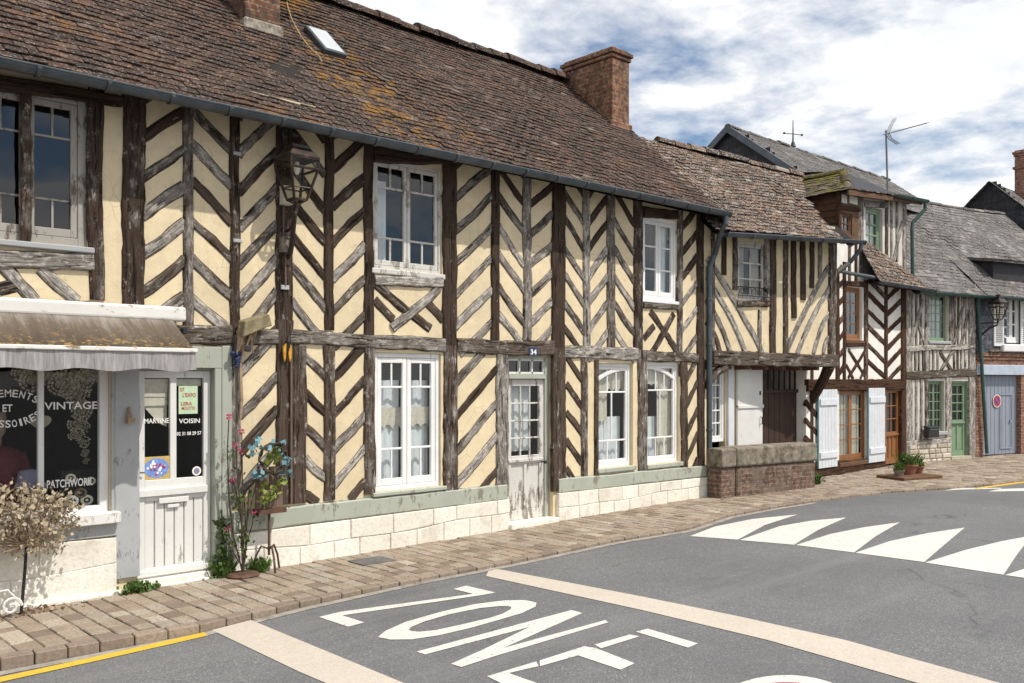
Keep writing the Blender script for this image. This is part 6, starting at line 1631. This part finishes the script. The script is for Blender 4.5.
# pink metal-stemmed roses by the shop door
rd = .22; rc = ground(243, 576); rs_ = thing('rose_bush', rc, 'tall thin rose bush with pink blooms on a round base by the shop door', 'plant')
FR = Fac(0, rc.y, 0)
bm = NB(); lathe(bm, rc, [(.14, 0), (.15, .012), (.13, .03), (.02, .035)], 18); mk('round_base', bm, MT['rust'], rs_)
bmS, bmF, bmL = NB(), NB(), NB()
for x, y in ((229, 417), (243, 432), (234, 445), (236, 481), (252, 511), (231, 530), (241, 452), (258, 466), (249, 488)):
    e = FR.W(*[FR.px(x, y)[0], 0, FR.px(x, y)[1]]) + Vector((0, R.uniform(-.05, .08), 0)); m = rc.lerp(e, .5) + Vector((R.uniform(-.06, .06), R.uniform(-.04, .04), 0))
    tube(bmS, [rc + Vector((0, 0, .02)), rc.lerp(m, .5) + Vector((R.uniform(-.03, .03), 0, 0)), m, m.lerp(e, .6) + Vector((R.uniform(-.02, .02), 0, 0)), e], [.009, .008, .007, .006, .005], 5)
    for k in range(7):
        leafy(bmL, rc.lerp(e, R.uniform(.15, .95)), (.025, .025, .02), 2, .045)
    if (x, y) != (249, 488): bloom(bmF, e, .028, 14)
mk('stems', bmS, MT['stem'], rs_); mk('blossom', bmF, MT['pink'], rs_, kind='stuff'); mk('leaves', bmL, MT['leaf'], rs_, kind='stuff')
# board on an iron stand with blue flowers and lime leaves
sc_ = ground(269, 572); sb = thing('flower_stand', sc_, 'iron tripod stand with an old wooden board, blue metal flowers and lime leaves', 'plant stand')
FS = Fac(0, sc_.y, 0); P3 = lambda x, y, d=0: FS.W(FS.px(x, y)[0], d, FS.px(x, y)[1])
bm = NB(); tube(bm, [P3(269, 555), P3(269, 510)], .012, 8)
for a in (0.4, 2.5, 4.6): tube(bm, [P3(269, 549), P3(269, 548) + Vector((math.cos(a) * .07, math.sin(a) * .07, .02)), P3(269, 556) + Vector((math.cos(a) * .12, math.sin(a) * .12, 0)), Vector((P3(269, 570).x + math.cos(a) * .15, sc_.y + math.sin(a) * .15, sc_.z + .012))], .010, 6)
fbox(bm, FS, FS.s(256), FS.s(284), FS.z(270, 513), FS.z(270, 508.5), -.08, .05); mk('iron_frame', bm, MT['rust'], sb)
bm = NB()
for k in range(4):
    a, b = FS.s(256.5 + k * 6.7), FS.s(256.5 + (k + 1) * 6.7); fbox(bm, FS, a + .002, b - .002, FS.z(270, 508.5) + .002, FS.z(270, 468 + R.uniform(-2, 2)), -.03, -.01)
mk('board', bm, MT['plank'], sb)
bmB, bmL = NB(), NB()
for x, y in ((247, 453), (252, 449), (262, 445), (277, 447), (284, 474), (257, 475), (281, 470), (251, 476), (279, 453), (284, 463)): leafy(bmB, P3(x, y, .06), (.025, .02, .03), 9, .055)
for x, y in ((270, 452), (273, 458), (266, 460), (262, 488), (268, 494), (264, 502), (271, 490), (272, 449), (261, 498), (277, 483)): leafy(bmL, P3(x, y, .06), (.025, .02, .03), 8, .065)
mk('blue_flowers', bmB, MT['leaf_blue'], sb, kind='stuff'); mk('lime_leaves', bmL, MT['leaf_lime'], sb, kind='stuff')
bm = NB(); pr_ = [P3(270 + 13 * math.cos(a * .35), 458 + 14 * math.sin(a * .35), .05) + Vector((R.uniform(-.015, .015),) * 3) for a in range(20)]
tube(bm, pr_, .012, 5); tube(bm, [p + Vector((R.uniform(-.02, .02), -.02, R.uniform(-.02, .02))) for p in pr_], .009, 5)
tube(bm, [P3(255, 474, .05), P3(263, 470, .06), P3(271, 474, .06), P3(280, 468, .05)], .014, 5); mk('twig_wreath', bm, MT['stem'], sb)
# weeds at the foot of the wall
for x, y, r, h, n, lab in ((138, 592, (.17, .07), .09, 150, 'low green weeds growing at the foot of the grey shop post'), (218, 575, (.12, .07), .20, 140, 'tuft of green weeds at the corner of the shop door'), (258, 572, (.13, .05), .16, 120, 'green weeds growing behind the rose base'), (817, 484, (.10, .06), .20, 90, 'small weed at the far corner of the low brick wall')):
    g_ = ground(x, y); g_.y = min(g_.y, FY - .06); bm = NB(); tuft(bm, g_, r, h, n); leafy(bm, g_ + Vector((0, 0, h * .35)), (r[0] * .5, r[1] * .5, h * .25), n // 2, .05)
    o = mk('weed', bm, MT['leaf'], loc=g_); tag(o, lab, 'weed')
iv = F1.W(F1.s(219), .06, zg(4)); bm = NB()
for k in range(60): leafy(bm, F1.W(F1.s(219) + R.gauss(0, .025), .06, F1.z(219, R.uniform(520, 576))), (.02, .02, .02), 3, .05)
tube(bm, [F1.W(F1.s(219), .05, zg(4)), F1.W(F1.s(220), .05, .35), F1.W(F1.s(219), .05, .62)], .008, 5)
o = mk('ivy', bm, simple('dark_ivy', (0.05, 0.085, 0.02), .6, .5, 20, 0), loc=iv); tag(o, 'dark ivy climbing the edge of the shop door frame', 'plant')
# driftwood bird house, grape ornament and yellow ornament on the posts
b0 = F1.W(F1.s(240), .08, F1.z(240, 345)); bh = thing('driftwood_ornament', b0, 'mossy wooden board over a bundle of driftwood twigs hung on the narrow post', 'ornament')
bm = NB(); q = [F1.px(x, y) for x, y in ((233, 337), (262, 325), (259, 314), (235, 321))]
hexa(bm, [F1.W(a, .06, z) for a, z in q] + [F1.W(a, .20, z - .01) for a, z in q]); mk('board', bm, MT['plank_moss'], bh, bevel=.008)
bm = NB()
for k in range(26):
    x = R.uniform(234, 248); y0_, y1_ = R.uniform(326, 332), R.uniform(336, 355); d_ = R.uniform(.05, .13)
    tube(bm, [F1.W(F1.s(x), d_, F1.z(x, y0_)), F1.W(F1.s(x + R.uniform(-2, 2)), d_ + .02, F1.z(x, (y0_ + y1_) / 2)), F1.W(F1.s(x + R.uniform(-4, 3)), d_, F1.z(x, y1_))], [.012, .014, .006], 5)
tube(bm, [F1.W(F1.s(245), .1, F1.z(245, 331)), F1.W(F1.s(255), .14, F1.z(255, 327)), F1.W(F1.s(264), .15, F1.z(264, 326))], [.016, .013, .006], 6)
tube(bm, [F1.W(F1.s(237), .07, F1.z(237, 350)), F1.W(F1.s(237), .07, F1.z(237, 375)), F1.W(F1.s(238), .07, F1.z(238, 400)), F1.W(F1.s(236), .07, F1.z(236, 425))], [.012, .016, .018, .01], 6)
mk('twigs', bm, MT['twig'], bh); bm = NB(); fbox(bm, F1, F1.s(237), F1.s(244), F1.z(240, 352), F1.z(240, 345.5), .13, .15); mk('slate_chip', bm, MT['slate_dark'], bh, bevel=.01)
bm = NB(); gc = F1.W(F1.s(232), .08, F1.z(232, 358))
for k in range(22):
    t_ = R.random(); r_ = .05 * (1 - t_ * .75); a = R.random() * 6.28; lathe(bm, gc + Vector((math.cos(a) * r_, math.sin(a) * r_ * .6, -.13 * t_ + .05)), [(.002, -.018), (.014, -.010), (.018, 0), (.014, .010), (.002, .018)], 8)
tube(bm, [gc + Vector((0, .03, .05)), gc + Vector((0, .04, .10))], .006, 5)
o = mk('grape_ornament', bm, MT['navy'], loc=gc); tag(o, 'dark blue bunch of grapes ornament hung beside the shop door frame', 'ornament')
yc = F1.W(F1.s(283), .06, F1.z(283, 362)); yo = thing('cicada_ornament', yc, 'yellow winged insect ornament fixed on the thick timber post', 'ornament')
bm = NB(); tube(bm, [F1.W(F1.s(285.5), .07, F1.z(285, 336)), F1.W(F1.s(284.5), .08, F1.z(285, 342)), F1.W(F1.s(283), .07, F1.z(283, 352)), F1.W(F1.s(282), .06, F1.z(282, 360))], [.012, .026, .02, .006], 8); mk('body', bm, MT['black'], yo)
bm = NB()
for x0, x1, xa_ in ((279, 282, 284), (284, 287.5, 285)):
    q = [F1.px(x, y) for x, y in ((xa_, 341), (x1, 348), (x1 - .5, 358), ((x0 + x1) / 2, 362), (x0 + .3, 355), (x0, 347))]; A_ = [bm.verts.new(F1.W(a, .085, z)) for a, z in q]; B_ = [bm.verts.new(F1.W(a, .065, z)) for a, z in q]
    bm.faces.new(A_); bm.faces.new(B_[::-1])
    for k in range(6): bm.faces.new([A_[k], A_[(k + 1) % 6], B_[(k + 1) % 6], B_[k]])
mk('wings', bm, MT['yellow_orn'], yo)
# dried shrub on a black stem, with a scroll stand
tc_ = ground(21, 615); tr_ = thing('dried_shrub', tc_, 'round dry cream blossomed shrub on a thin black stem before the shop window', 'plant')
FT = Fac(0, tc_.y, 0); T3 = lambda x, y, d=0: FT.W(FT.px(x, y)[0], d, FT.px(x, y)[1])
bm = NB(); tube(bm, [tc_, T3(25, 570), T3(27, 535), T3(28, 515)], [.013, .012, .011, .009], 8); mk('trunk', bm, MT['black'], tr_)
bmT, bmL = NB(), NB(); cc_ = T3(20, 524)
for k in range(170):
    a_ = R.random() * 6.28; rr_ = R.random() ** .5
    d = Vector((math.cos(a_) * rr_ * .42, R.gauss(0, .13), math.sin(a_) * rr_ * .26 + .02)); e = cc_ + d
    if k % 2 == 0: tube(bmT, [T3(28, 545) + Vector((R.uniform(-.03, .03), R.uniform(-.03, .03), 0)), T3(27, 533).lerp(e, .5) + Vector((0, 0, R.uniform(-.06, .02))), e], [.005, .004, .002], 4, cap=False)
    leafy(bmL, e, (.035, .035, .03), 9, .042)
mk('twigs', bmT, MT['twig'], tr_); mk('crown', bmL, MT['dried'], tr_, kind='stuff')
bm = NB(); sp = [tc_ + Vector((-.05 - .02 * k * 0 + math.cos(k * .5) * (.075 - .0035 * k) - .03, -.05, .085 + math.sin(k * .5) * (.075 - .0035 * k))) for k in range(18)]
tube(bm, sp, .010, 6); sp2 = [p + Vector((-.22, -.02, .03)) for p in sp]; tube(bm, sp2, .010, 6); tube(bm, [sp[0], sp[0] + Vector((-.1, .0, .13)), sp2[0] + Vector((0, 0, .1))], .009, 6)
o = mk('scroll_stand', bm, MT['white'], loc=tc_ + Vector((-.1, -.05, 0))); tag(o, 'white wrought iron scroll stand at the foot of the dry shrub', 'stand')
bm = NB()
for k in range(70):
    p = tc_ + Vector((R.gauss(.08, .16), R.gauss(.0, .05), 0)); p.z = zg(p.x) + .008; leafy(bm, p, (.004, .004, .002), 1, .05, up=-.2)
o = mk('dead_leaves', bm, MT['twig'], loc=tc_, kind='stuff'); tag(o, 'brown dead leaves lying round the foot of the dry shrub', 'leaves')
# ------------------------------------------------------------------ behind the shop glass
IN = -.24; I3 = lambda x, y, d=IN: F1.W(F1.px(x, y, d)[0], d, F1.px(x, y, d)[1])
bm = NB(); wbox(bm, XL + .05, 3.2, FY + .2, FY + .75, F1.z(60, 508, -.2) - .35, F1.z(60, 508, -.2) - .02); mk('display_shelf', bm, MT['brown_door'], h1)
zsh = F1.z(60, 508, -.2) - .02
mc = Vector((I3(-3, 480).x, FY + .30, zsh)); mn = thing('mannequin', mc, 'shop mannequin in a maroon jacket cut off by the left edge of the photo', 'mannequin')
bm = NB(); base = mc; hh = (I3(0, 449).z - zsh)
lathe(bm, base, [(.17, 0), (.19, hh * .3), (.16, hh * .55), (.20, hh * .85), (.17, hh * .97), (.06, hh * 1.05)], 18); tube(bm, [base + Vector((.17, -.02, hh * .92)), base + Vector((.215, -.05, hh * .6)), base + Vector((.20, -.12, hh * .2))], [.05, .05, .04], 10); mk('jacket', bm, MT['maroon'], mn, smooth=True)
bm = NB(); lathe(bm, base + Vector((0, 0, hh * 1.04)), [(.05, 0), (.048, .07), (.075, .11), (.088, .19), (.075, .27), (.02, .30)], 16); lathe(bm, base + Vector((.045, -.075, hh * 1.04 + .17)), [(.004, 0), (.016, .01), (.006, .05)], 8); mk('head', bm, MT['skin'], mn, smooth=True)
bm = NB(); lathe(bm, base + Vector((-.012, .012, hh * 1.04 + .19)), [(.09, -.08), (.096, 0), (.085, .09), (.03, .125)], 16); mk('hair', bm, MT['black'], mn, smooth=True)
hc = I3(27, 486); hc = Vector((hc.x, hc.y, zsh)); ht = thing('hat_stand', hc, 'lavender brimmed hat on a pale head form in the shop window', 'hat')
hz = I3(27, 488).z - zsh
bm = NB(); lathe(bm, hc, [(.07, 0), (.065, hz * .6), (.075, hz), (.08, hz + .07), (.06, hz + .12)], 16); mk('head_form', bm, MT['dried'], ht, smooth=True)
bm = NB(); lathe(bm, hc + Vector((0, 0, hz + .055)), [(.15, -.045), (.152, -.04), (.10, .012), (.088, .02), (.08, .085), (.03, .10)], 20); mk('hat', bm, MT['lavender'], ht, smooth=True)


def doily(bm, c, r, F=F1):
    n = 16; c_s, c_z, d = c; ph = R.random()
    for ring_ in ((.0, .42), (.52, .72), (.8, 1.0)):
        for k in range(n):
            if ring_[0] > 0 and R.random() < .18: continue
            a0, a1 = 2 * math.pi * (k + ph) / n, 2 * math.pi * (k + ph + .78) / n
            pt = lambda rr, a: F.W(c_s + r * rr * math.cos(a), d + .02 * math.sin(3 * a), c_z + r * rr * math.sin(a))
            quad(bm, [pt(ring_[0], a0), pt(ring_[1], a0), pt(ring_[1], a1), pt(ring_[0], a1)])


bm = NB(); dg = -.10
for x, y, r in ((22, 372, .08), (32, 380, .10), (50, 376, .09), (60, 384, .10), (74, 375, .12), (86, 380, .10), (78, 395, .10), (68, 388, .09), (90, 372, .08), (82, 410, .09), (78, 423, .08), (76, 434, .06), (84, 428, .06), (84, 442, .05), (86, 453, .035), (86, 461, .025)):
    a, z = F1.px(x, y, dg); doily(bm, (a, z, dg + R.uniform(-.03, .03)), r)
g0_ = F1.W(F1.s(75, dg), dg, F1.z(75, 465, dg)); o = mk('lace_garland', bm, MT['dim_lace'], loc=g0_); tag(o, 'cream crochet lace garland hanging in the shop window', 'garland')
bm = NB(); hs_, hz_ = F1.px(40.5, 436, -.08)
pts = [(16 * math.sin(t) ** 3, 13 * math.cos(t) - 5 * math.cos(2 * t) - 2 * math.cos(3 * t) - math.cos(4 * t)) for t in [2 * math.pi * k / 28 for k in range(28)]]
A_ = [bm.verts.new(F1.W(hs_ + x * .0052, -.08, hz_ + .11 + y * .0045)) for x, y in pts]; B_ = [bm.verts.new(F1.W(hs_ + x * .0052, -.095, hz_ + .11 + y * .0045)) for x, y in pts]
bm.faces.new(A_); bm.faces.new(B_[::-1])
for k in range(28): bm.faces.new([A_[k], A_[(k + 1) % 28], B_[(k + 1) % 28], B_[k]])
o = mk('heart_ornament', bm, MT['dim_lace'], loc=F1.W(hs_, -.09, hz_)); tag(o, 'pale heart ornament hanging behind the shop window bar', 'ornament')
for x, y, r, lab, m_ in ((72, 501, .055, 'white ring button card lying at the front of the shop window', 'letter'), (87, 500, .05, 'beige round box beside the white ring in the shop window', 'lace'), (81, 493, .05, 'brown round box behind the white ring in the shop window', 'plank'), (91, 481, .04, 'small pale disc leaning at the right end of the window display', 'lace'), (71, 478, .04, 'small pale disc leaning at the middle of the window display', 'lace')):
    a, z = F1.px(x, y, -.12); bm = NB(); n = 20
    for r0, r1 in ((r * .55, r), (0.0, r * .25)):
        for k in range(n):
            a0, a1 = 2 * math.pi * k / n, 2 * math.pi * (k + 1) / n; pt = lambda rr, q, dd: F1.W(a + rr * math.cos(q), dd, z + rr * .85 * math.sin(q))
            quad(bm, [pt(r0, a0, -.12), pt(r1, a0, -.12), pt(r1, a1, -.12), pt(r0, a1, -.12)]); quad(bm, [pt(r1, a0, -.12), pt(r1, a1, -.12), pt(r1, a1, -.14), pt(r1, a0, -.14)])
    o = mk('display_disc', bm, MT[m_], loc=F1.W(a, -.13, z)); tag(o, lab, 'disc')
bm = NB(); a0_ = I3(62, 503); a1_ = I3(98, 503); wbox(bm, a0_.x, a1_.x, FY + .28, FY + .42, zsh, I3(80, 470).z); fbox(bm, F1, (a0_.x + a1_.x) / 2 - .04, (a0_.x + a1_.x) / 2 + .04, I3(80, 473).z, I3(80, 470).z, -.28, -.272)
o = mk('suitcase', bm, MT['black'], loc=Vector(((a0_.x + a1_.x) / 2, FY + .35, zsh)), bevel=.02); tag(o, 'dark case standing behind the word patchwork in the shop window', 'case')
# posters on the shop door
PD = -.074


def poster(x0, x1, y0, y1, nm, lab, m_, d=PD):
    a, b = F1.s(x0), F1.s(x1); xm = (x0 + x1) / 2; z0_, z1_ = F1.z(xm, y1), F1.z(xm, y0); bm = NB(); fbox(bm, F1, a, b, z0_, z1_, d, d + .004)
    o = mk(nm, bm, MT[m_], loc=F1.W((a + b) / 2, d, z0_)); tag(o, lab, 'poster'); return o, a, b, z0_, z1_


p_, a, b, z0_, z1_ = poster(182, 201, 386, 414, 'poster', 'pale green poster with red lettering on the shop door pane', 'poster')
bm = NB(); w__ = b - a; h__ = z1_ - z0_
for tx, u0, u1, v, hh_ in (('57', .06, .3, .80, .13), ('L\'EXPO', .2, .9, .60, .15), ('LERA', .12, .7, .30, .13), ('MOUTTE', .15, .85, .14, .12)): put_text(bm, F1, tx, a + u0 * w__, a + u1 * w__, z0_ + v * h__, hh_ * h__, PD + .0055, .02)
mk('lettering', bm, MT['poster_red'], p_)
p_, a, b, z0_, z1_ = poster(146, 173, 457, 480, 'shop_card', 'wide yellow edged card with pink and blue flowers at the foot of the door pane', 'poster_yellow')
bm = NB(); n = 28; cs_, cz_ = (a + b) / 2, (z0_ + z1_) / 2; bm.faces.new([bm.verts.new(F1.W(cs_ + (b - a) * .46 * math.cos(2 * math.pi * k / n), PD + .006, cz_ + (z1_ - z0_) * .42 * math.sin(2 * math.pi * k / n))) for k in range(n)]); mk('blue_oval', bm, MT['poster_blue'], p_)
bm = NB(); bm2 = NB()
for k in range(26):
    q = R.random() * 6.28; rr = R.uniform(.2, .85); c_ = (cs_ + (b - a) * .44 * rr * math.cos(q), cz_ + (z1_ - z0_) * .38 * rr * math.sin(q)); r_ = R.uniform(.006, .014); (bm if k % 2 else bm2).faces.new([(bm if k % 2 else bm2).verts.new(F1.W(c_[0] + r_ * math.cos(t), PD + .0075 + k * .0001, c_[1] + r_ * math.sin(t))) for t in [2 * math.pi * j / 8 for j in range(8)]])
mk('flowers', bm, MT['pink'], p_, kind='stuff'); mk('flowers', bm2, MT['letter'], p_, kind='stuff')
bm = NB(); a, z = F1.px(200, 471.5); n = 24
fbm = lambda r, d: [F1.W(a + r * math.cos(2 * math.pi * k / n), d, z + r * math.sin(2 * math.pi * k / n)) for k in range(n)]
bm.faces.new([bm.verts.new(p) for p in fbm(.042, PD + .004)]); o = mk('round_sticker', bm, MT['letter'], loc=F1.W(a, PD, z)); tag(o, 'round white sticker at the foot of the right door pane', 'sticker')
bm = NB(); bm.faces.new([bm.verts.new(p) for p in fbm(.028, PD + .0055)]); mk('grey_centre', bm, MT['lavender'], o)
bm = NB(); cb = F1.W(F1.s(127), .05, F1.z(127, 420)); fbox(bm, F1, F1.s(124), F1.s(131), F1.z(127, 423), F1.z(127, 417.5), .03, .10); lathe(bm, cb + Vector((0, 0, .03)), [(.02, -.02), (.024, .0), (.02, .03), (.01, .045), (.015, .06), (.012, .075), (.003, .085)], 12)
o = mk('door_figurine', bm, MT['twig'], loc=cb); tag(o, 'little brown figurine on a bracket on the grey post by the shop door', 'figurine')
# flower pots by the brown door, on a low slab
sl_ = ground(903, 479); bm = NB(); q = [ground(x, y) for x, y in ((876, 477.5), (904, 481), (943, 478), (912, 475))]
hexa(bm, [p - Vector((0, 0, .02)) for p in q] + [p + Vector((0, 0, .05)) for p in q]); o = mk('door_slab', bm, MT['brown_board'], loc=sl_, bevel=.01); tag(o, 'low brown board step before the brown front door, carrying flower pots', 'step')
for x, y, r, h, lf, lab, m_ in ((908, 477, .16, .17, .22, 'largest brown pot of grassy green leaves by the brown door', 'terracotta'), (899, 479, .09, .1, .13, 'small pale pot of green leaves at the front corner of the step', 'capstone'), (917, 476, .12, .13, .16, 'dark pot with a bushy plant behind the largest pot', 'terracotta')):
    g_ = ground(x, y); g_.z += .05; t = thing('flower_pot', g_, lab, 'flower pot', 'flower pots by the brown door')
    bm = NB(); lathe(bm, g_, [(r * .7, 0), (r * .95, h * .85), (r * 1.05, h * .86), (r * 1.05, h), (r * .9, h), (r * .85, h * .9)], 16); mk('pot', bm, MT[m_], t)
    bm = NB(); tuft(bm, g_ + Vector((0, 0, h * .9)), (r, r), lf * 1.2, 130, .010); leafy(bm, g_ + Vector((0, 0, h + lf * .3)), (r * .5, r * .5, lf * .25), 70, .045); mk('plant', bm, MT['leaf'], t, kind='stuff')
# letter box and no-parking sign
bm = NB(); a, b = F4.s(921.5), F4.s(932); z0_, z1_ = F4.z(927, 437), F4.z(927, 425.5); fbox(bm, F4, a, b, z0_, z1_ - .03, .05, .17); hexa(bm, [F4.W(a - .01, .04, z1_ - .03), F4.W(b + .01, .04, z1_ - .03), F4.W(b + .01, .19, z1_ - .04), F4.W(a - .01, .19, z1_ - .04), F4.W(a - .01, .04, z1_), F4.W(b + .01, .04, z1_), F4.W(b + .01, .19, z1_ - .025), F4.W(a - .01, .19, z1_ - .025)])
lb = mk('letter_box', bm, MT['iron'], loc=F4.W((a + b) / 2, .05, z0_), bevel=.006); tag(lb, 'black letter box on the grey timbered wall under the green window', 'letter box')
bm = NB(); fbox(bm, F4, a + .04, b - .04, z1_ - .075, z1_ - .06, .171, .176); mk('slot', bm, MT['steel'], lb)
s_, z_ = F4.px(997, 401, -.08); n = 28; sg = thing('no_parking_sign', F4.W(s_, -.09, z_), 'round no parking sign, red ring on blue, fixed on the garage door', 'sign')
def ringf(r0, r1, d):
    bm = NB(); 
    for k in range(n):
        a0, a1 = 2 * math.pi * k / n, 2 * math.pi * (k + 1) / n; P_ = lambda r, q: F4.W(s_ + r * math.cos(q), d, z_ + r * math.sin(q)); quad(bm, [P_(r0, a0), P_(r1, a0), P_(r1, a1), P_(r0, a1)])
    return bm
mk('blue_disc', ringf(0.002, .115, -.080), MT['blue'], sg); mk('red_ring', ringf(.085, .125, -.077), MT['red'], sg); mk('white_rim', ringf(.125, .14, -.079), MT['letter'], sg)
bm = NB(); quad(bm, [F4.W(s_ + x, -.074, z_ + y) for x, y in ((-.082, .054), (-.054, .082), (.082, -.054), (.054, -.082))]); mk('red_bar', bm, MT['red'], sg)
